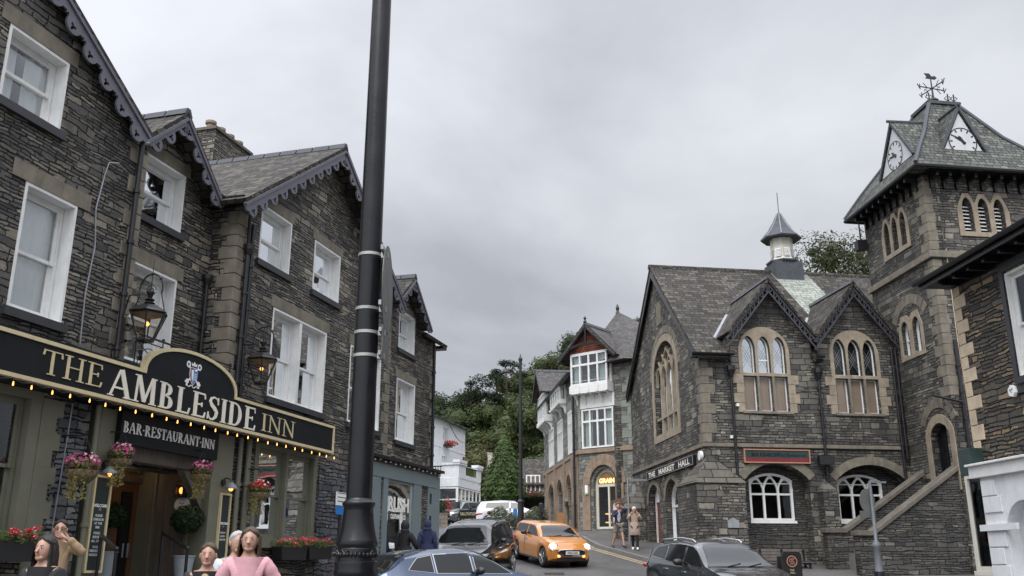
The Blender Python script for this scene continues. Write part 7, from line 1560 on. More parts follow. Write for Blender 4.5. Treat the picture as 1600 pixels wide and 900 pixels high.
# ================================================================== cars
def lerp_tab(tab, x):
    if x <= tab[0][0]: return tab[0][1]
    for (a, b), (c, d) in zip(tab, tab[1:]):
        if x <= c: t = (x-a)/(c-a); t = t*t*(3-2*t)*.35+t*.65; return b+(d-b)*t
    return tab[-1][1]
def make_car(name, label, mat, L, Wd, top, belt, zb, wheels, wr, doors, glassq, scr, rear, at, az, head=(.62, .2), tail=(.8, .2), plate=None, grille=None, roofmat=None, rails=False, trim=None, headon='lamp_glass', y_tumble=.36, arch_trim=False, lampr=(.12, .19, .09), badge=False):
    """x forward, y to the car's left; a lofted body with real wheel arches, panes laid on its surface"""
    W2 = Wd/2; slope = (g(at[1]+1)-g(at[1]-1))/2; fw = V(math.sin(R(az)), math.cos(R(az)), math.cos(R(az))*slope).normalized(); lf = V(0, 0, 1).cross(fw).normalized(); up = fw.cross(lf)
    t = thing(name, label, 'car', (at[0], at[1], g(at[1])+.01)); t.rotation_euler = Matrix((fw, lf, up)).transposed().to_euler()
    def hw(x):
        e = L/2-abs(x); k = 1.0
        if e < .75: k = 1-.20*((.75-e)/.75)**2.4
        return W2*k
    def bottom(x):
        z = zb
        for xw in wheels:
            d = abs(x-xw); RR = wr+.055
            if d < RR: z = max(z, wr+math.sqrt(max(0, RR*RR-d*d))*.98)
        e = L/2-abs(x)
        if e < .25: z = max(z, zb+.10*(1-e/.25))
        return z
    def sec(x):
        w = hw(x); zt = lerp_tab(top, x); b = min(lerp_tab(belt, x), zt-.012); h = zt-b; z0 = min(bottom(x), b-.08)
        return [(w*.80, z0), (w*.965, z0+.015), (w*.995, z0+(b-z0)*.30), (w, z0+(b-z0)*.62), (w*.985, b-.05), (w*.95, b), (w*.95-y_tumble*h*.85-.01, b+.82*h), (w*.95-y_tumble*h-.10*min(1, h*5)-.03, b+.96*h), (w*.55-y_tumble*h*.5, b+.995*h), (0, zt)]
    n = 110; xs = [-L/2+L*i/n for i in range(n+1)]
    xs = sorted(set([round(v, 4) for v in xs]+[round(q+s*(wr+.055)*k, 4) for q in wheels for s in (-1, 1) for k in (1.0, .985, .95)]))
    m = MB(); P = []
    def nose(x, y):   # rounded nose and tail in plan
        e = L/2-abs(x); f_ = max(0, 1-e/.9)**1.2; return x-(1 if x > 0 else -1)*.17*f_*(abs(y)/W2)**2.2
    for x in xs: q = sec(x); P.append([V(nose(x, y), y, z) for y, z in q]+[V(nose(x, y), -y, z) for y, z in q[-2::-1]])
    k = len(P[0]); 
    for q in P: m.v += q
    for i in range(len(xs)-1):
        for j in range(k-1): m.f.append((i*k+j, i*k+j+1, (i+1)*k+j+1, (i+1)*k+j))
        m.f.append((i*k+k-1, i*k, (i+1)*k, (i+1)*k+k-1))
    m.f.append(tuple(range(k))); m.f.append(tuple(range((len(xs)-1)*k, len(xs)*k))[::-1])
    body = m.build('body', mat, t, local=True, smooth=38, recalc=True)
    def yside(x, z):
        q = sec(x)
        for (y0, z0), (y1, z1_) in zip(q[1:], q[2:]):
            if z0 <= z <= z1_: return y0+(y1-y0)*(z-z0)/max(1e-6, z1_-z0)
        return q[-3][0]
    def ztop(x, y):
        q = sec(x)[5:]; y = abs(y)
        for (y0, z0), (y1, z1_) in zip(q, q[1:]):
            if y1 <= y <= y0: return z0+(z1_-z0)*(y0-y)/max(1e-6, y0-y1)
        return q[-1][1] if y < .1 else q[0][1]
    def sidepatch(Q, off, nu=10, nv=5):
        for s_ in (1, -1):
            mm = MB()
            def fn(u, v):
                a = Vector(Q[0]).lerp(Vector(Q[1]), u); b = Vector(Q[3]).lerp(Vector(Q[2]), u); c = a.lerp(b, v); yy_ = yside(c.x, c.y)+off; return V(nose(c.x, yy_), s_*yy_, c.y)
            mm.grid(fn, nu, nv); yield s_, mm
    for Q in glassq:
        if trim:
            Qc = sum((Vector(q) for q in Q), Vector((0, 0)))/4
            for s_, mm in sidepatch([tuple(Qc+(Vector(q)-Qc)*1.07+Vector((0, .0))) for q in Q], .004): mm.build('window_trim', trim, body, local=True, smooth=60, recalc=True)
        for s_, mm in sidepatch(Q, .009): mm.build('side_window', 'car_glass', t, local=True, smooth=60, recalc=True)
    def screen(xa, xb, nm, inset=.10):
        mm = MB()
        def fn(u, v):
            x = xa+(xb-xa)*v; q = sec(x); ym = max(.2, q[7][0]+(.04 if v < .9 else .0)-inset*.3); y = (u*2-1)*ym; ddx = .02; s_ = ztop(x+ddx, y)-ztop(x-ddx, y); xx_ = nose(x, y); nn = V(-s_, 0, 2*ddx).normalized()
            return V(xx_, y, ztop(x, y))+nn*.012
        mm.grid(fn, 14, 8); mm.build(nm, 'car_glass', t, local=True, smooth=60, recalc=True)
    screen(scr[0], scr[1], 'windscreen'); screen(rear[0], rear[1], 'rear_window')
    # shut lines, handles, sills
    for s_ in (1, -1):
        mm = MB()
        for x, z0, z1_ in doors: mm.tube([V(x+(z-z0)*.04, s_*(yside(x+(z-z0)*.04, z)+.001), z) for z in [z0+(z1_-z0)*i/8 for i in range(9)]], .006, 4)
        mm.build('shut_lines', 'plastic_black', body, local=True)
        for x, z0, z1_ in doors[1:]:
            h_ = MB(); zz_ = z1_-.07; y = yside(x+.17, zz_); h_.lbox(x+.07, x+.24, min(s_*(y-.01), s_*(y+.025)), max(s_*(y-.01), s_*(y+.025)), zz_-.014, zz_+.014); h_.build('door_handle', 'chrome', t, local=True, bevel=.006)
        sl_ = MB(); sl_.lbox(wheels[0]+wr+.1, wheels[1]-wr-.1, min(s_*(W2*.9), s_*(W2*1.0)), max(s_*(W2*.9), s_*(W2*1.0)), zb-.02, zb+.06); sl_.build('sill', 'plastic_black', body, local=True, bevel=.02)
        mr = MB(); xm = doors[0][0]-.25 if False else scr[0]-.48 if False else glassq[0][1][0]-.02; zm = lerp_tab(belt, xm)+.10; ym = yside(xm, zm-.02)+.13; mr.ball(V(xm, s_*ym, zm), .085, .12, .075, 12, 8); mr.tube([V(xm+.02, s_*(ym-.16), zm-.08), V(xm, s_*(ym-.04), zm-.04)], .03, 6); mr.sm = True; mr.build('mirror', 'plastic_black' if mat != 'white_car' else mat, t, local=True)
    for xw in wheels:
        for s_ in (1, -1):
            yy = s_*(W2-.115); ax = (V(1, 0, 0), V(0, 0, 1), V(0, s_, 0)); a = MB(); a.lathe((xw, yy, wr), [(wr*.55, -.1), (wr*.93, -.1), (wr, -.07), (wr, .07), (wr*.93, .1), (wr*.7, .104), (wr*.66, .09)], 28, ax); a.sm = True; ty = a.build('wheel', 'tyre', t, local=True, recalc=True)
            b = MB(); b.lathe((xw, yy, wr), [(wr*.69, .085), (wr*.67, .105), (wr*.62, .095), (wr*.60, .02)], 24, ax)
            for q in range(5):
                an = q*1.2566+.3; c_, s2 = math.cos(an), math.sin(an)
                for dd in (-.13, .13): e1 = V(math.cos(an+dd), 0, math.sin(an+dd)); b.tube([V(xw, yy+s_*.09, wr)+e1*wr*.1, V(xw, yy+s_*.098, wr)+e1*wr*.64], [.03, .022], 6)
            b.lathe((xw, yy, wr), [(wr*.16, .06), (wr*.15, .105), (.005, .108)], 12, ax); b.sm = True; b.build('rim', 'rim_metal', ty, local=True); d_ = MB(); d_.lathe((xw, yy, wr), [(wr*.63, .015), (wr*.62, .02), (.01, .02)], 20, ax); d_.build('brake', 'plastic_black', ty, local=True)
            d_ = MB(); d_.lathe((xw, s_*(W2-.22), wr), [(wr+.04, -.28), (wr+.045, .16)], 24, ax, cap=False); d_.build('arch_liner', 'plastic_black', body, local=True)
    for s_ in (1, -1):
        h_ = MB(); x = L/2-.24; h_.ball(V(x, s_*(hw(x)*.80), head[0]), lampr[0]+.03, lampr[1], lampr[2], 14, 9); h_.sm = True; hl = h_.build('headlight', headon, t, local=True)
        h_ = MB(); x = -L/2+.17; h_.ball(V(x, s_*(hw(x)*.80), tail[0]), .115, .2, tail[1]*.36, 14, 9); h_.sm = True; h_.build('tail_light', 'red_lamp', t, local=True)
        h_ = MB(); h_.ball(V(L/2-.06, s_*W2*.55, zb+.2), .05, .06, .05, 10, 6); h_.build('fog_lamp', 'amber_on' if name == 'orange_hatchback' else 'lamp_glass', t, local=True)
    tz, hz = tail[0], head[0]
    for s_, mm in sidepatch([(-L/2+.10, tz-tail[1]*.3), (-L/2+.42, tz-tail[1]*.1), (-L/2+.50, tz+tail[1]*.32), (-L/2+.10, tz+tail[1]*.32)], .008): mm.build('tail_light', 'red_lamp', t, local=True, smooth=60, recalc=True)
    if name != 'orange_hatchback':
        for s_, mm in sidepatch([(L/2-.50, hz-.0), (L/2-.06, hz-.07), (L/2-.10, hz+.06), (L/2-.62, hz+.07)], .008): mm.build('headlight', 'lamp_glass', t, local=True, smooth=60, recalc=True)
    else:
        for s_ in (1, -1):
            x = L/2-.24; mm = MB(); mm.tube([V(x+.13-.05*abs(math.cos(a_)), s_*(hw(x)*.80+.158*math.cos(a_)), head[0]+.128*math.sin(a_)) for a_ in [i*math.pi/12 for i in range(25)]], .014, 6); mm.build('headlight_rim', 'chrome', t, local=True)
    if grille:
        gw_, gz0, gz1 = grille; mm = MB(); r_ = (gz1-gz0)/2; zc = (gz0+gz1)/2; xf = L/2-.005
        P_ = [(gw_*(abs(math.cos(a))**.45)*(1 if math.cos(a) > 0 else -1), zc+r_*(abs(math.sin(a))**.6)*(1 if math.sin(a) > 0 else -1)) for a in [i*math.pi/16 for i in range(32)]]
        mm.prism(lambda a, b, c: V(c-.17*(abs(a)/W2)**2.2, a, b), P_, xf-.06, xf+.022); gg = mm.build('grille', 'plastic_black', t, local=True)
        mm = MB(); mm.tube([V(xf+.022-.17*(abs(a)/W2)**2.2, a, b) for a, b in P_+P_[:1]], .014, 6); mm.build('grille_rim', 'chrome', gg, local=True)
    mm = MB(); mm.prism(lambda a, b, c: V(c-.17*(abs(a)/W2)**2.2, a, b), rect(-W2*.62, W2*.62, zb+.05, zb+.15), L/2-.05, L/2+.012); mm.build('lower_grille', 'plastic_black', t, local=True)
    if plate:
        x = L/2+.035 if plate[1] else -L/2-.012; pz = plate[2]; F_ = None
        mm = MB(); mm.lbox(x-.012, x, -.26, .26, pz-.057, pz+.057); pp = mm.build('number_plate', 'plate_white' if plate[1] else 'gold_paint', t, local=True)
        cu = bpy.data.curves.new('text', 'FONT'); cu.body = plate[0]; cu.size = .10; cu.resolution_u = 2; cu.offset = .003; to_ = bpy.data.objects.new('text', cu); COL.objects.link(to_); dg = bpy.context.evaluated_depsgraph_get(); dg.update(); me = bpy.data.meshes.new_from_object(to_.evaluated_get(dg)); bpy.data.objects.remove(to_)
        wv = [v.co.x for v in me.vertices]; cx = (max(wv)+min(wv))/2; mm = MB(); mm.add([V(x+.002, (v.co.x-cx)*.9, pz-.036+v.co.y), ] if False else [V(x+.003, (v.co.x-cx)*.9*(1 if plate[1] else -1), pz-.036+v.co.y) for v in me.vertices], [tuple(p.vertices) for p in me.polygons]); mm.build('lettering', 'plastic_black', pp, local=True)
    if rails:
        for s_ in (1, -1):
            mm = MB(); X = [rails[0]+(rails[1]-rails[0])*i/12 for i in range(13)]; mm.tube([V(x, s_*(sec(x)[7][0]+.02), ztop(x, sec(x)[7][0])+(.045 if 0 < i < 12 else 0)) for i, x in enumerate(X)], .018, 6); mm.sm = True; mm.build('roof_rail', 'chrome', t, local=True)
    d_ = MB(); x = scr[0]+.02
    for y0 in (-.35, .15): d_.tube([V(x, y0, ztop(x, y0)+.015), V(x+(scr[1]-scr[0])*.18, y0+.38, ztop(x+(scr[1]-scr[0])*.18, y0+.38)+.025)], .008, 4)
    d_.build('wipers', 'plastic_black', t, local=True)
    it = MB(); it.lbox(-L*.36, L*.38, -W2*.7, W2*.7, zb-.05, zb+.05); it.build('underbody', 'plastic_black', body, local=True)
    return t, sec, yside, ztop
# orange three-door hatchback coming down the street
hp = on_ground(861, 873); AT = (ray_at(858, 872, 35.5).x, 35.5)
make_car('orange_hatchback', 'orange three-door hatchback driving down the middle of the street', 'orange_paint', 3.85, 1.74, [(-1.93, .75), (-1.86, .93), (-1.72, 1.22), (-1.35, 1.40), (-.6, 1.43), (.15, 1.40), (.38, 1.32), (.95, .99), (1.35, .93), (1.75, .82), (1.93, .62)], [(-1.93, .72), (-1.5, .95), (.9, .90), (1.5, .84), (1.93, .58)], .2, (-1.22, 1.24), .315, [(.85, .3, .88), (-.35, .35, .9)], [((.72, .97), (-.28, 1.0), (-.28, 1.32), (.22, 1.32)), ((-.36, 1.0), (-1.45, 1.02), (-1.25, 1.3), (-.36, 1.32))], (.98, .38), (-1.84, -1.5), AT, 158, head=(.70, .2), plate=('PK04 GXE', True, .52), grille=(.52, .42, .62), headon='headlight_on', lampr=(.12, .15, .12), y_tumble=.30)
# black estate facing the camera
AT = (ray_at(741, 880, 30.8).x, 30.8)
make_car('black_estate', 'tall black estate car facing the camera, parked left of the orange car', 'black_car', 4.6, 1.92, [(-2.3, .9), (-2.25, 1.25), (-2.1, 1.62), (-1.7, 1.76), (-.5, 1.79), (.45, 1.74), (.62, 1.66), (1.15, 1.14), (1.5, 1.08), (2.05, 1.0), (2.3, .72)], [(-2.3, .9), (-2, 1.12), (1.1, 1.06), (1.8, .98), (2.3, .7)], .28, (-1.4, 1.42), .36, [(1.1, .4, 1.03), (.1, .45, 1.05), (-.85, .5, 1.07)], [((.98, 1.12), (.12, 1.14), (.12, 1.64), (.5, 1.62)), ((.02, 1.14), (-.85, 1.16), (-.85, 1.66), (.02, 1.65)), ((-.95, 1.16), (-1.95, 1.18), (-1.85, 1.55), (-.95, 1.65))], (1.18, .58), (-2.24, -2.08), AT, 194, head=(.86, .2), tail=(1.1, .4), plate=('PX61 WTD', True, .6), grille=(.55, .72, .92), trim=None, lampr=(.12, .2, .09), y_tumble=.26)
# blue-grey hatchback driving away
AT = (ray_at(698, 880, 19.4).x, 19.4)
make_car('blue_grey_hatchback', 'blue-grey hatchback with red tail lamps in front of the black estate', 'blue_grey_paint', 4.38, 1.83, [(-2.19, .86), (-2.1, 1.0), (-1.95, 1.08), (-1.45, 1.36), (-.8, 1.46), (-.1, 1.475), (.3, 1.42), (1.15, 1.02), (1.5, .95), (1.95, .84), (2.19, .6)], [(-2.19, .84), (-1.9, 1.0), (-.9, .98), (1.0, .92), (1.6, .85), (2.19, .58)], .2, (-1.32, 1.38), .33, [(1.05, .32, .9), (.1, .34, .93), (-.8, .4, .95)], [((1.0, .98), (.14, 1.01), (.14, 1.36), (.42, 1.33)), ((.04, 1.01), (-.8, 1.03), (-.8, 1.36), (.04, 1.38)), ((-.88, 1.04), (-1.45, 1.1), (-1.2, 1.3), (-.88, 1.35))], (1.18, .32), (-2.0, -1.35), AT, 50, head=(.72, .2), tail=(.92, .24), plate=('PF19 KZC', False, .62), grille=(.5, .4, .6), lampr=(.14, .2, .07), y_tumble=.42, trim='chrome')
# black crossover on the right
AT = (ray_at(1116, 890, 22.0).x, 22.0)
make_car('black_crossover', 'black crossover with silver roof rails waiting at the kerb below the market hall', 'dark_grey_car', 4.48, 1.86, [(-2.24, .85), (-2.15, 1.1), (-1.95, 1.38), (-1.4, 1.58), (-.5, 1.64), (.3, 1.60), (.5, 1.54), (1.2, 1.10), (1.6, 1.02), (2.05, .92), (2.24, .66)], [(-2.24, .85), (-1.9, 1.12), (1.1, 1.02), (1.7, .93), (2.24, .64)], .24, (-1.35, 1.36), .35, [(1.1, .36, .98), (.12, .4, 1.02), (-.8, .45, 1.05)], [((1.05, 1.08), (.15, 1.12), (.15, 1.5), (.5, 1.47)), ((.05, 1.12), (-.8, 1.16), (-.8, 1.52), (.05, 1.52)), ((-.88, 1.18), (-1.6, 1.24), (-1.35, 1.44), (-.88, 1.5))], (1.22, .48), (-2.12, -1.85), AT, 164, head=(.84, .2), tail=(1.0, .2), plate=('PN17 HJD', True, .55), grille=(.5, .66, .82), trim='chrome', rails=(-1.5, .25), lampr=(.14, .22, .07), y_tumble=.36)
AT = (ray_at(720, 812, 66).x, 66)
make_car('grey_crossover', 'small grey car with lit headlights in front of the white hotel', 'grey_car', 4.4, 1.84, [(-2.2, .9), (-2.1, 1.2), (-1.8, 1.5), (-.5, 1.62), (.4, 1.58), (1.15, 1.12), (1.6, 1.04), (2.05, .92), (2.2, .66)], [(-2.2, .9), (-1.9, 1.08), (1.1, 1.0), (1.7, .93), (2.2, .64)], .26, (-1.32, 1.34), .35, [(1.1, .36, .98), (.12, .4, 1.02)], [((1.0, 1.08), (.12, 1.12), (.12, 1.48), (.5, 1.45)), ((.02, 1.12), (-1.6, 1.16), (-1.5, 1.42), (.02, 1.5))], (1.15, .45), (-2.1, -1.8), AT, 212, head=(.82, .2), plate=('PE16 VLM', True, .5), grille=(.5, .64, .82), headon='headlight_on', lampr=(.1, .16, .06))
AT = (ray_at(797, 812, 60).x, 60)
make_car('white_car', 'white car seen side-on behind the conifer trunk and the tall lamp post', 'white_car', 4.3, 1.85, [(-2.15, .9), (-2.05, 1.3), (-1.8, 1.6), (-.5, 1.68), (.3, 1.64), (1.15, 1.15), (1.6, 1.05), (2.0, .9), (2.15, .66)], [(-2.15, .9), (-1.9, 1.1), (1.1, 1.02), (1.7, .93), (2.15, .64)], .25, (-1.3, 1.32), .34, [(1.05, .36, .98), (.12, .4, 1.02)], [((1.0, 1.1), (.12, 1.14), (.12, 1.52), (.45, 1.5)), ((.02, 1.14), (-1.5, 1.18), (-1.4, 1.5), (.02, 1.54))], (1.15, .4), (-2.05, -1.85), AT, 97, head=(.82, .2), grille=(.5, .64, .8), lampr=(.1, .16, .07))

# ================================================================== lamp posts, signs, bench
lp = V((556.5-800)/1513*6.5, 6.5, g(6.5)); pt = thing('black_lamp_post', 'thick glossy black lamp post with steel bands and flared base in the foreground', 'lamp post', lp)
zt = lambda y: EYE+(880-y)/1451*6.5/math.cos(PITCH)*math.cos(PITCH)  # heights near eye level
m = MB(); m.lathe(lp, [(.088, 1.9), (.085, 3), (.078, 5), (.068, 8.5), (.06, 10)], 40); m.sm = True; m.build('shaft', 'black_paint', pt)
m = MB(); z0 = 1.0
prof = [(.17, 0), (.17, .12), (.13, .2), (.118, .25), (.116, 1.42), (.13, 1.45), (.150, 1.47), (.152, 1.50), (.146, 1.52), (.150, 1.545), (.147, 1.56), (.132, 1.565), (.129, 1.60), (.133, 1.64), (.128, 1.65), (.138, 1.66), (.142, 1.675), (.134, 1.70), (.122, 1.74), (.112, 1.79), (.105, 1.84), (.101, 1.89), (.100, 1.915), (.108, 1.925), (.112, 1.94), (.108, 1.952), (.097, 1.958), (.092, 1.967), (.088, 1.975)]
m.lathe(lp, prof, 48); m.sm = True; m.build('base', 'black_paint', pt, smooth=50)
m = MB()
for i in range(30):
    a = 2*math.pi*i/30; c = lp+V(.131*math.cos(a), .131*math.sin(a), 1.605); m.ball(c, .012, .012, .018, 6, 5)
    if i % 2: m.tube([lp+V(.134*math.cos(a+q*.1), .134*math.sin(a+q*.1), 1.62+.014*math.sin(q*1.57)) for q in range(-2, 3)], .005, 4)
m.sm = True; m.build('relief_band', 'black_paint', pt)
m = MB(); m.tube([lp+V(0, 0, 9.95), lp+V(0, 0, 10.3), lp+V(.6, .2, 10.7), lp+V(1.2, .4, 10.6)], [.06, .05, .04, .04], 10); m.lathe(lp+V(1.2, .4, 10.3), [(.25, 0), (.2, .15), (.05, .35)], 14); m.build('lamp_arm', 'black_paint', pt)
F6 = Frame((lp.x, lp.y), 90); zb_ = [F6.px(570, y)[1] for y in (400, 484, 521, 557)]
for z in zb_:
    r_ = .0855-.0022*(z-3); m = MB(); m.lathe(V(lp.x, lp.y, z), [(r_, -.011), (r_+.004, -.011), (r_+.004, .011), (r_, .011)], 32, cap=False); m.lbox(lp.x+r_, lp.x+r_+.05, lp.y-.025, lp.y+.02, z-.02, z+.02); m.sm = True; m.build('band', 'band_steel', pt, smooth=40)
sgn = thing('round_road_sign', 'back of a round road sign seen edge-on high on the black lamp post', 'road sign', lp+V(.15, .05, 3.6)); zc = (F6.px(590, 385)[1]+F6.px(590, 515)[1])/2
FR = Frame((lp.x+.125, lp.y-.02), -1, 1); rr_ = (F6.px(590, 382)[1]-F6.px(590, 518)[1])/2; m = MB(); m.wall(FR, [(.1+rr_*math.cos(i*math.pi/20)*.98, zc+rr_*math.sin(i*math.pi/20)) for i in range(40)], 0, .006); m.build('plate', 'sign_back', sgn)
m = MB(); m.box(FR, -.2, .4, -.02, -.001, zb_[0]-.02, zb_[0]+.015); m.box(FR, -.2, .4, -.02, -.001, zb_[1]-.02, zb_[1]+.015); m.build('rails', 'steel_grey', sgn)
sgn = thing('square_road_sign', 'back of a small square sign plate below the round one on the lamp post', 'road sign', lp+V(.15, .05, 3.1)); m = MB(); m.wall(FR, rect(-.1, .3, zb_[3]-.04, zb_[2]+.04), 0, .006); m.build('plate', 'sign_back', sgn); m = MB(); m.box(FR, -.12, .25, -.02, -.001, zb_[3]-.015, zb_[3]+.015); m.box(FR, -.12, .25, -.02, -.001, zb_[2]-.015, zb_[2]+.015); m.build('rails', 'steel_grey', sgn)
# tall thin lamp post by the planted bed
q = ray_at(813.8, 822, 50); lq = V(q.x, 50, g(50)-.05); t = thing('tall_street_lamp', 'tall thin dark street lamp with a scrolled arm beside the conifer', 'street lamp', lq); zh = ray_at(813.5, 562, 50).z
m = MB(); m.tube([lq, V(lq.x, lq.y, lq.z+1.6)], .17, 12); m.tube([V(lq.x, lq.y, lq.z+1.6), V(lq.x, lq.y, zh)], [.11, .075], 10); m.lathe(V(lq.x, lq.y, lq.z+1.55), [(.17, 0), (.2, .05), (.12, .15)], 12); m.lathe(V(lq.x, lq.y, zh), [(.1, -.1), (.12, .05), (.05, .15), (.02, .3)], 10); m.sm = True; m.build('post', 'black_iron', t)
m = MB(); T0 = V(lq.x, lq.y, zh-.3); m.tube([T0+V(0, 0, -.1), T0+V(-.25, 0, .0), T0+V(-.5, 0, .12), T0+V(-.75, 0, .18)], .05, 6); m.tube([T0+V(0, 0, -.6), T0+V(-.2, 0, -.35), T0+V(-.45, 0, -.1)], .03, 6); m.ball(T0+V(-.78, 0, .2), .09, n=8, m=6); m.tube([T0+V(-.7, 0, .1), T0+V(-.85, 0, -.05), T0+V(-.82, 0, -.2)], .035, 6); m.lathe(T0+V(-.8, 0, -.4), [(.22, 0), (.16, .1), (.05, .22)], 10); m.build('lamp_arm', 'black_iron', t)
# grey sign post, right
q = ray_at(1374, 893, 21); gx = V(q.x, 21, g(21)+.1); t = thing('grey_sign_post', 'grey stepped metal post carrying small signs in front of the stone staircase', 'sign post', gx); z1_ = ray_at(1352, 752, 21).z; zs_ = ray_at(1365, 850, 21).z; zb0 = ray_at(1375, 893, 21).z
m = MB(); m.lathe(gx, [(.11, 0), (.11, zb0-gx.z)], 14); m.build('sleeve', 'black_iron', t); m = MB(); m.lathe(V(gx.x, gx.y, zb0), [(.09, 0), (.075, .1), (.075, zs_-zb0-.08), (.09, zs_-zb0-.06), (.09, zs_-zb0), (.036, zs_-zb0+.08), (.032, z1_-zb0)], 16); m.sm = True; m.build('post', 'pole_grey', t)
FS = Frame((gx.x, gx.y), 88); m = MB(); c_ = FS.px(1357, 782); m.wall(FS, [(c_[0]+.17*math.cos(i*.314), c_[1]+.26*math.sin(i*.314)) for i in range(20)], -.08, -.06); m.build('round_plate', 'sign_back', t); m = MB(); c_ = FS.px(1358, 805); m.wall(FS, rect(c_[0]-.17, c_[0]+.17, c_[1]-.05, c_[1]+.1), -.08, -.055); m.build('lower_plate', 'sign_back', t); m = MB(); m.box(FS, -.02, .36, -.03, .03, z1_-.04, z1_); m.build('sign_arm', 'pole_grey', t)
# sandwich board
q = ray_at(1237, 880, 27); bz = ray_at(1237, 862, 27).z; t = thing('pavement_board', 'black rounded pavement board with a round orange-red emblem by the bench', 'sign', (q.x, 27, g(27)+.12)); FBd = Frame((q.x, 27), 83); z0 = g(27)+.12; m = MB(); m.wall(FBd, [(-.28, z0), (.28, z0), (.28, bz-.08), (.22, bz), (-.22, bz), (-.28, bz-.08)], -.03, .03); m.build('panel', 'plastic_black', t); m = MB(); m.wall(FBd, [(-.28, z0), (.28, z0), (.26, bz-.12), (-.26, bz-.12)], -.4, -.36); m.build('rear_panel', 'plastic_black', t)
m = MB(); zc = bz-.26; m.wall(FBd, [(.155*math.cos(i*.314), zc+.155*math.sin(i*.314)) for i in range(20)], .0301, .036, [[(.13*math.cos(i*.314), zc+.13*math.sin(i*.314)) for i in range(20)]]); 
for k in (-1, 0, 1): polybar(m, FBd, [(k*.05+.03*math.sin(i*1.3), zc-.09+.03*i) for i in range(7)], .016, .031, .035+.001*k)
m.build('emblem', 'board_edge', t); plain_text('lettering', FBd, 0, zc-.26, .07, 'THE\nHALL', .0305, 'gold_paint', t); plain_text('lettering', FBd, 0, zc-.44, .05, 'FOOD & DRINK', .0305, 'blue_sign', t)
# bench against the hall wall
b0 = M.px(1187, 858, .7); b1 = M.px(1264, 858, .7); bt = thing('wooden_bench', 'weathered slatted wooden bench against the hall wall behind the pavement board', 'bench', M.W((b0[0]+b1[0])/2, .7, b0[1]-.85)); zb0 = b0[1]-.85
m = MB()
for i in range(4): m.box(M, b0[0], b1[0], .45-.02*i, .48-.02*i, zb0+.48+i*.1, zb0+.56+i*.1)
m.build('backrest', 'bench_wood', bt); m = MB()
for i in range(4): m.box(M, b0[0], b1[0], .52+i*.11, .61+i*.11, zb0+.41, zb0+.44)
m.build('seat', 'bench_wood', bt)
for s in (b0[0]+.1, (b0[0]+b1[0])/2, b1[0]-.1): MB().box(M, s-.03, s+.03, .5, .56, zb0-.1, zb0+.4).box(M, s-.03, s+.03, .88, .94, zb0-.1, zb0+.4).box(M, s-.029, s+.029, .5, .96, zb0+.345, zb0+.405).box(M, s-.031, s+.031, .43, .49, zb0+.35, zb0+.85).build('leg', 'black_iron', bt)
# small parking sign by the inn
q = I.px(535, 780, .6); s0_, z_ = q; t = thing('parking_sign', 'small white and blue sign on a thin black post left of the big lamp post', 'road sign', I.W(s0_, .6, .5)); a = I.px(524, 768, .6); b = I.px(546, 792, .6); c_ = I.px(546, 806, .6)
m = MB(); m.tube([I.W(s0_-.05, .58, .4), I.W(s0_-.05, .58, a[1]+.1)], .035, 8); m.build('post', 'black_iron', t); MB().box(I, a[0], b[0], .62, .635, b[1], a[1]).build('white_plate', 'letter_white', t); MB().box(I, a[0]+.02, b[0]-.02, .62, .635, c_[1], b[1]-.01).build('blue_plate', 'blue_sign', t)
m = MB()
for i in range(4): m.box(I, a[0]+.06, b[0]-.08-.05*(i % 2), .6351, .638, b[1]+.08+i*.09, b[1]+.1+i*.09)
m.build('writing', 'sign_back', t)
# hotel noticeboards, sign, signal and overhead wire
p = on_ground(728, 812, .1); FN = Frame((ray_at(728, 806, 60).x, 60), 88); a = FN.px(718, 797); b = FN.px(746, 808)
t = thing('hotel_name_board', 'dark name board with gold letters behind the black estate roof', 'sign', FN.W(a[0], 0, 4)); zz0 = a[1]
MB().wall(FN, rect(a[0], b[0], b[1]-.5, a[1]), 0, .06).build('panel', 'sign_black', t); plain_text('lettering', FN, (a[0]+b[0])/2, a[1]-.32, .26, 'SALUTATION', .062, 'gold_paint', t, length=(b[0]-a[0])*.9); plain_text('lettering', FN, (a[0]+b[0])/2, a[1]-.72, .26, 'HOTEL', .062, 'gold_paint', t); m = MB(); m.box(FN, a[0]+.05, a[0]+.12, -.08, -.001, 3.6, a[1]-.1); m.box(FN, b[0]-.12, b[0]-.05, -.08, -.001, 3.6, a[1]-.1); m.build('legs', 'black_iron', t)
FN2 = Frame((ray_at(780, 806, 64).x, 64), 88); a = FN2.px(768, 787); b = FN2.px(791, 807); t = thing('map_noticeboard', 'white noticeboard with coloured posters left of the conifer trunk', 'notice board', FN2.W((a[0]+b[0])/2, 0, 4)); MB().wall(FN2, rect(a[0], b[0], b[1], a[1]), 0, .08).build('panel', 'letter_white', t)
w_ = b[0]-a[0]; MB().box(FN2, a[0]+w_*.62, a[0]+w_*.92, .081, .09, a[1]-.5, a[1]-.1).build('poster', 'poster_green', t); MB().box(FN2, a[0]+w_*.25, a[0]+w_*.55, .081, .09, b[1]+.08, b[1]+.35).build('poster', 'poster_red', t); MB().box(FN2, a[0]+w_*.05, a[0]+w_*.16, .081, .09, a[1]-.5, a[1]-.2).build('poster', 'sign_back', t)
m = MB(); m.box(FN2, a[0]+.05, a[0]+.15, -.1, -.001, 3.8, a[1]); m.box(FN2, b[0]-.15, b[0]-.05, -.1, -.001, 3.8, a[1]); m.build('legs', 'pole_grey', t)
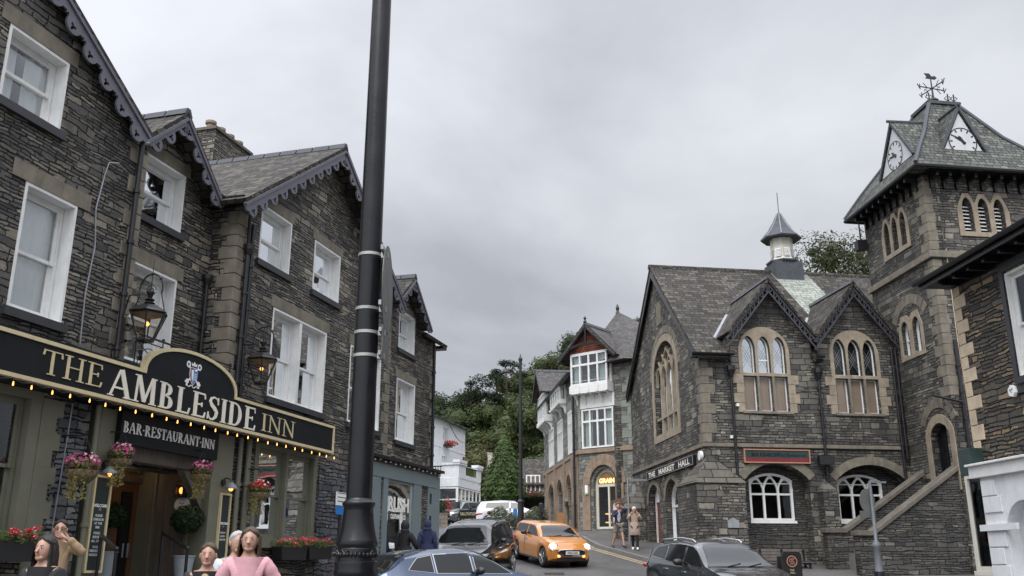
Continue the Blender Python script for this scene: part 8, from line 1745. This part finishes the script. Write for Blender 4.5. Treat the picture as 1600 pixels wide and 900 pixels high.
q = ray_at(846, 820, 52); zt_ = ray_at(846, 786, 52).z; t = thing('black_parking_meter', 'black post with a chunky head beside the brown stone corner shop front', 'parking meter', (q.x, 52, g(52))); m = MB(); m.tube([V(q.x, 52, g(52)), V(q.x, 52, zt_-.3)], .06, 8); m.build('post', 'black_iron', t); m = MB(); m.lbox(q.x-.13, q.x+.13, 51.88, 52.12, zt_-.5, zt_-.05); m.ball(V(q.x, 52, zt_-.06), .13, .12, .08, 10, 6); m.build('head', 'black_iron', t)
q = ray_at(805, 815, 54); t = thing('blue_road_sign', 'narrow blue sign plate on a thin post left of the tall street lamp', 'road sign', (q.x, 54, g(54))); zt_ = ray_at(805, 794, 54).z; m = MB(); m.tube([V(q.x, 54, g(54)), V(q.x, 54, zt_)], .04, 6); m.build('post', 'steel_grey', t); m = MB(); m.lbox(q.x-.12, q.x+.12, 53.9, 53.95, zt_-.9, zt_-.05); m.build('plate', 'blue_sign', t)
t = thing('overhead_wire', 'thin black cable running from the inn towards the white hotel', 'cable', I.W(11.4, 0, 8)); a = I.W(11.5, -.5, I.px(680, 602, 0)[1]); b = Ht.W(7.0, .1, 11.4); m = MB(); m.tube([a.lerp(b, i/10)-V(0, 0, .6*math.sin(math.pi*i/10)) for i in range(11)], .02, 4); m.build('wire', 'black_iron', t)
t = thing('red_flower_tub', 'tub of red flowers and shrubs at the foot of the white hotel terrace', 'potted plant', ray_at(692, 800, 64)); q = ray_at(690, 792, 64); leaves(ballfn(q, .55, .5, .7, .3), 500, .16, seed=301).build('foliage', 'leaf_hill_b', t); leaves(ballfn(q+V(.45, -.2, .1), .3, .3, .6, .5), 60, .11, .9, seed=302).build('flowers', 'petal_red', t); q0 = ray_at(686, 805, 64); m = MB(); m.lbox(q0.x-.9, q0.x+.6, 63.7, 64.3, q0.z-1.4, q0.z+.15); m.build('tub', 'far_stone', t)
q = ray_at(758, 797, 66); t = thing('low_shrub', 'rounded pale green shrub between the white hotel and the noticeboard', 'shrub', (q.x, 66, g(66))); leaves(ballfn(q, .6, .5, .8, .3), 700, .15, seed=311).build('foliage', 'leaf_basket', t)

# ================================================================== people
def skin_mesh(J, E, root, sub=2):
    """grow one continuous surface over a jointed skeleton"""
    names = list(J); idx = {k: i for i, k in enumerate(names)}; me = bpy.data.meshes.new('tmp'); me.from_pydata([J[k][0] for k in names], [(idx[a], idx[b]) for a, b in E], [])
    o = bpy.data.objects.new('tmp', me); COL.objects.link(o); md = o.modifiers.new('s', 'SKIN'); md.use_smooth_shade = True; md.branch_smoothing = .4
    for k in names:
        r = J[k][1]; sv = me.skin_vertices[0].data[idx[k]]; sv.radius = r if isinstance(r, tuple) else (r, r); sv.use_root = (k == root)
    ss = o.modifiers.new('u', 'SUBSURF'); ss.levels = sub; ss.render_levels = sub
    dg = bpy.context.evaluated_depsgraph_get(); dg.update(); m2 = bpy.data.meshes.new_from_object(o.evaluated_get(dg)); bpy.data.objects.remove(o); return m2
def put(me, name, mat, parent):
    me.materials.clear(); me.materials.append(MATS[mat]); me.name = name; o = bpy.data.objects.new(name, me); COL.objects.link(o); o.parent = parent
    if mat.startswith('cloth'):      # creases
        for v in me.vertices:
            q = v.co; v.co = q+v.normal*(.010*mnoise.noise(V(q.x*9+q.z*6, q.y*9, q.z*17-q.x*7))+.006*mnoise.noise(q*34))
    for p in me.polygons: p.use_smooth = True
    return o
def person(label, pos, face, h=1.72, top='cloth_black', legs='cloth_denim', shoes='plastic_black', hair='hair_brown', pose=None, coat=False, hood=None, shorts=False, long_hair=False, sleeves=True, wide=1.0, inner=None, neckline=0, glasses=False, beanie=None, group=None, turn=0):
    t = thing('person', label, 'person', pos, group); k = h/1.75; t.rotation_euler = (0, 0, R(face)); t.scale = (k, k, k)
    P = dict(pelvis=(0, 0, .96), spine=(0, 0, 1.12), chest=(0, 0, 1.31), collar=(0, .005, 1.44), neck=(0, -.01, 1.52), head=(0, -.02, 1.615), crown=(0, -.01, 1.69))
    for s, x in (('l', 1), ('r', -1)):
        P.update({s+'sh': (.165*x*wide, 0, 1.41), s+'el': (.225*x, .03, 1.13), s+'wr': (.235*x, -.05, .89), s+'ha': (.235*x, -.07, .83), s+'hip': (.09*x, 0, .9), s+'kn': (.1*x, -.02, .5), s+'an': (.1*x, .02, .085), s+'to': (.11*x, -.14, .035)})
    if pose: P.update(pose)
    P = {a: Vector(b) for a, b in P.items()}
    RD_ = dict(pelvis=(.145, .105), spine=(.12, .09), chest=(.15, .105), collar=(.085, .07), neck=.05, head=(.072, .088), crown=(.055, .066))
    for s in 'lr': RD_.update({s+'sh': .055, s+'el': .04, s+'wr': .026, s+'ha': (.036, .018), s+'hip': .082, s+'kn': .056, s+'an': .037, s+'to': .03})
    E = [('pelvis', 'spine'), ('spine', 'chest'), ('chest', 'collar'), ('collar', 'neck'), ('neck', 'head'), ('head', 'crown')]
    for s in 'lr': E += [('collar', s+'sh'), (s+'sh', s+'el'), (s+'el', s+'wr'), (s+'wr', s+'ha'), ('pelvis', s+'hip'), (s+'hip', s+'kn'), (s+'kn', s+'an'), (s+'an', s+'to')]
    J = {a: (P[a], RD_[a]) for a in P}
    for s, x in (('l', 1), ('r', -1)):   # five fingers, unequal and slightly curled
        d = (P[s+'ha']-P[s+'wr']).normalized(); sd_ = d.cross(V(0, 1, 0)); sd_ = sd_.normalized() if sd_.length > .1 else V(1, 0, 0); cu_ = d.cross(sd_)
        for i, (o_, L_) in enumerate(((-.027, .065), (-.009, .078), (.009, .074), (.027, .058))):
            a = P[s+'ha']+d*.028+sd_*o_; b = a+d*L_*.55+cu_*.006; c = b+d*L_*.4+cu_*.02; J[f'{s}f{i}a'] = (a, .0095); J[f'{s}f{i}b'] = (b, .0085); J[f'{s}f{i}c'] = (c, .007); E += [(s+'ha', f'{s}f{i}a'), (f'{s}f{i}a', f'{s}f{i}b'), (f'{s}f{i}b', f'{s}f{i}c')]
        a = P[s+'wr']+d*.03+sd_*.03*(-x)+cu_*.01; b = a+d*.035+sd_*.02*(-x)+cu_*.015; J[s+'ta'] = (a, .011); J[s+'tb'] = (b, .008); E += [(s+'wr', s+'ta'), (s+'ta', s+'tb')]
    body = put(skin_mesh(J, E, 'pelvis'), 'body', 'skin', t)
    hd = P['head']; fwd = V(0, -1, 0); fwd.rotate(Matrix.Rotation(R(turn), 3, 'Z')); rt = V(1, 0, 0); rt.rotate(Matrix.Rotation(R(turn), 3, 'Z'))
    m = MB(); m.ball(hd+V(0, 0, -.005), .074, .086, .112, 18, 14)
    m.ball(hd+fwd*.05-V(0, 0, .075), .042, .035, .03, 10, 8); m.tube([hd+fwd*.078+V(0, 0, .015), hd+fwd*.105-V(0, 0, .022), hd+fwd*.088-V(0, 0, .032)], [.008, .015, .01], 8)
    for s in (-1, 1): m.ball(hd+rt*s*.076-V(0, 0, .005), .012, .022, .032, 8, 6)
    m.sm = True; m.build('face', 'skin', body, local=True)
    m = MB()
    for s in (-1, 1): m.ball(hd+fwd*.074+rt*s*.031+V(0, 0, .012), .010, .0065, .0045, 8, 6)
    m.build('eyes', 'eye_white', body, local=True); m = MB()
    for s in (-1, 1): m.ball(hd+fwd*.0835+rt*s*.031+V(0, 0, .012), .0062, .0045, .006, 8, 6); m.tube([hd+fwd*.084+rt*s*.016+V(0, 0, .030), hd+fwd*.079+rt*s*.046+V(0, 0, .033)], .0034, 4)
    m.build('pupils_and_brows', hair, body, local=True); m = MB(); m.ball(hd+fwd*.082-V(0, 0, .055), .022, .008, .006, 10, 6); m.build('mouth', 'lips', body, local=True)
    if glasses:
        m = MB()
        for s in (-1, 1): m.tube([hd+fwd*.092+rt*(s*.032+.022*math.cos(a*.52))+V(0, 0, .012+.017*math.sin(a*.52)) for a in range(13)], .003, 4); m.tube([hd+fwd*.09+rt*s*.054+V(0, 0, .015), hd+rt*s*.076+V(0, 0, .012)], .003, 4)
        m.build('glasses', 'plastic_black', t, local=True)
    # hair
    m = MB(); c = hd-fwd*.018+V(0, 0, .028); n_, m_ = 20, 14
    for j in range(m_+1):
        for i in range(n_):
            th = math.pi*.66*j/m_; ph = 2*math.pi*i/n_; d = V(math.sin(th)*math.cos(ph), math.sin(th)*math.sin(ph), math.cos(th)); front = max(0, d.dot(fwd)); drop = 1 if not long_hair else 1
            q = V(d.x*.092, d.y*.104, d.z*.106); 
            if front > .2 and d.z < .66-.5*abs(d.dot(rt)): q = q*.80
            q += d*.005*mnoise.noise(d*9); m.v.append(c+q)
    m.f = [(j*n_+i, j*n_+(i+1) % n_, (j+1)*n_+(i+1) % n_, (j+1)*n_+i) for j in range(m_) for i in range(n_)]; m.sm = True
    if not hood: m.build('hair', beanie or hair, t, local=True, recalc=True)
    if long_hair:
        m = MB(); b = P['collar']
        def hf(u, v):
            an = math.pi*(.5+1.30*(u-.5)*1.0)*1.0+math.pi*0; an = (u-.5)*math.pi*1.38; z = .04-.30*v; w = .098+.018*math.sin(v*2.6)-.02*v
            p = hd-fwd*(.018+(w+.004)*math.cos(an))+rt*w*math.sin(an)+V(0, 0, z); k = .007*math.sin(u*46+v*2)+.010*mnoise.noise(V(u*9, v*3, 1)); return p-(fwd*math.cos(an)-rt*math.sin(an))*k+V(0, 0, .025*math.sin(u*17)*v)
        m.grid(hf, 60, 16); m.grid(lambda u, v: hf(u, v)*.0+hd+(hf(u, v)-hd)*.93, 60, 16)
        m.sm = True; m.build('hair_lengths', hair, t, local=True)
    if hood:
        m = MB(); m.ball(hd-fwd*.02+V(0, 0, .015), .108, .122, .145, 18, 12); m.ball(hd-fwd*.03-V(0, 0, .11), .12, .12, .08, 14, 8); m.sm = True; m.build('hood', hood, t, local=True)
    # clothes: own surfaces a little outside the body
    e_ = .021 if not coat else .034
    def cl(keys, add, extra=None, ed=None):
        JJ = {}
        for a in keys:
            r = RD_[a]; r = (r[0]+add, r[1]+add) if isinstance(r, tuple) else r+add; JJ[a] = (P[a], r)
        if extra: JJ.update(extra)
        return JJ, [q for q in E if q[0] in JJ and q[1] in JJ]+(ed or [])
    low_ = P['pelvis']-V(0, 0, .05); JJ, EE = cl(['pelvis', 'spine', 'chest', 'collar', 'lsh', 'rsh', 'lel', 'rel']+(['lwr', 'rwr'] if sleeves else []), e_, {'hem': (low_, (.165+e_, .125+e_))}, [('pelvis', 'hem')])
    for q_ in ('lsh', 'rsh'): JJ[q_] = (P[q_]+V(0, 0, .006), JJ[q_][1]+.014)
    JJ['collar'] = (P['collar']-V(0, 0, neckline), (.095+e_*.5, .075+e_*.5))
    put(skin_mesh(JJ, EE, 'chest'), 'coat' if coat else 'top', top, t)
    if coat:
        m = MB(); c = P['pelvis']; m.lathe(V(c.x, c.y, 0), [(.188, c.z+.16), (.215, c.z+.0), (.225, c.z-.18), (.225, c.z-.36), (.215, c.z-.37)], 20, (V(1, 0, 0), V(0, .78, 0), V(0, 0, 1)), cap=False); m.sm = True; m.build('coat_skirt', top, t, local=True)
    if inner: m = MB(); c = P['chest']; m.ball(c+V(0, -.055, -.1), .085, .105, .27, 14, 10); m.sm = True; m.build('shirt_front', inner, t, local=True)
    if shorts:
        ex = {s+'mid': (P[s+'hip'].lerp(P[s+'kn'], .85), .095) for s in 'lr'}; JJ, EE = cl(['pelvis', 'lhip', 'rhip'], .018, ex, [('lhip', 'lmid'), ('rhip', 'rmid')])
    else: JJ, EE = cl(['pelvis', 'lhip', 'rhip', 'lkn', 'rkn', 'lan', 'ran'], .018)
    put(skin_mesh(JJ, EE, 'pelvis'), 'shorts' if shorts else 'trousers', legs, t)
    for s in 'lr':
        a, b = P[s+'an'], P[s+'to']; m = MB(); m.tube([a+V(0, .05, -.03), a+V(0, .02, -.015), a.lerp(b, .55), b+V(0, 0, .0), b+(b-a).normalized()*.03], [.035, .052, .045, .04, .015], 12); m.sm = True; m.build('shoe', shoes, t, local=True)
    return t
def feet(x, yhead, D, lift, h): 
    p = ray_at(x, yhead, D); return V(p.x, p.y, p.z-h*.93)
# near the inn (heads cut by the lower edge of the picture); face: 0 looks at the camera
person('dark-haired man in glasses and tan jacket by the tall board, hand at his mouth', feet(95, 826, 12.2, 0, 1.76), 20, 1.76, 'cloth_tan', 'cloth_denim', hair='hair_dark', glasses=True, pose=dict(lel=(.30, -.12, 1.33), lwr=(.12, -.2, 1.5), lha=(.05, -.17, 1.53)), turn=0)
person('dark-haired person in a black top by the window box at bottom left', feet(73, 856, 8.2, 0, 1.62), -15, 1.62, 'cloth_black', 'cloth_denim', hair='hair_dark', long_hair=True)
person('person in a dark jacket with short grey-brown hair in front of the bay bush', feet(326, 866, 9.4, 0, 1.66), 10, 1.66, 'cloth_black', 'cloth_denim', hair='hair_brown', inner='cloth_tan')
person('woman with long brown hair in a fitted pale pink top, hands on her hips', feet(391, 843, 8.9, 0, 1.68), 8, 1.68, 'cloth_pink', 'cloth_black', hair='hair_brown', long_hair=True, neckline=.045, wide=.93, pose=dict(lel=(.31, .06, 1.16), lwr=(.20, -.03, .98), lha=(.15, -.06, .94), rel=(-.31, .06, 1.16), rwr=(-.20, -.03, .98), rha=(-.15, -.06, .94)))
person('grey-haired person in a white and grey jacket standing right behind the woman in pink', feet(371, 847, 10.2, 0, 1.7), 30, 1.7, 'cloth_white', 'cloth_black', hair='hair_grey')
# shoppers with their backs to us at the teal shopfront
person('shopper in a black hooded coat seen from behind at the teal shop window', feet(633, 822, 24.5, 0, 1.74), 150, 1.74, 'cloth_black', 'cloth_denim', hood='cloth_black', coat=True, pose=dict(rel=(-.28, -.12, 1.14), rwr=(-.2, -.3, 1.08), rha=(-.17, -.36, 1.08)))
person('shopper in a navy blue hooded raincoat seen from behind right of the teal shop window', feet(668, 820, 26.5, 0, 1.76), 190, 1.76, 'cloth_navy', 'cloth_denim', hood='cloth_navy', coat=True)
# couple walking on the pavement
q = on_ground(967, 857, .12)
person('man in dark jacket, white shirt and shorts walking left of the woman in beige', q, 18, 1.80, 'cloth_navy', 'cloth_khaki', hair='hair_dark', shorts=True, inner='cloth_white', pose=dict(lel=(.32, -.06, 1.36), lwr=(.2, -.12, 1.54), lha=(.15, -.1, 1.58), rel=(-.24, -.12, 1.2), rwr=(-.08, -.24, 1.36), rha=(-.03, -.24, 1.40), lkn=(.12, -.12, .52), lan=(.13, -.22, .10), lto=(.14, -.38, .05), rkn=(-.12, .06, .5), ran=(-.15, .24, .14), rto=(-.16, .12, .03)))
q = on_ground(993, 859.5, .12)
person('woman in a beige coat, white hat and black trousers walking beside the man in shorts', q, -8, 1.68, 'cloth_beige', 'cloth_black', 'letter_white', hair='hair_brown', coat=True, beanie='letter_white', pose=dict(lel=(.27, -.05, 1.22), lwr=(.16, -.16, 1.42), lha=(.13, -.15, 1.48), rel=(-.27, -.05, 1.22), rwr=(-.17, -.15, 1.42), rha=(-.12, -.14, 1.48), lkn=(.09, -.06, .5), lan=(.09, -.1, .085), lto=(.1, -.26, .035), rkn=(-.09, .05, .5), ran=(-.1, .2, .12), rto=(-.1, .07, .04)))
person('dark-haired person in dark clothes behind the black estate car roof', feet(764, 802, 45, 0, 1.7), 170, 1.7, 'cloth_denim', 'cloth_denim', hair='hair_dark')
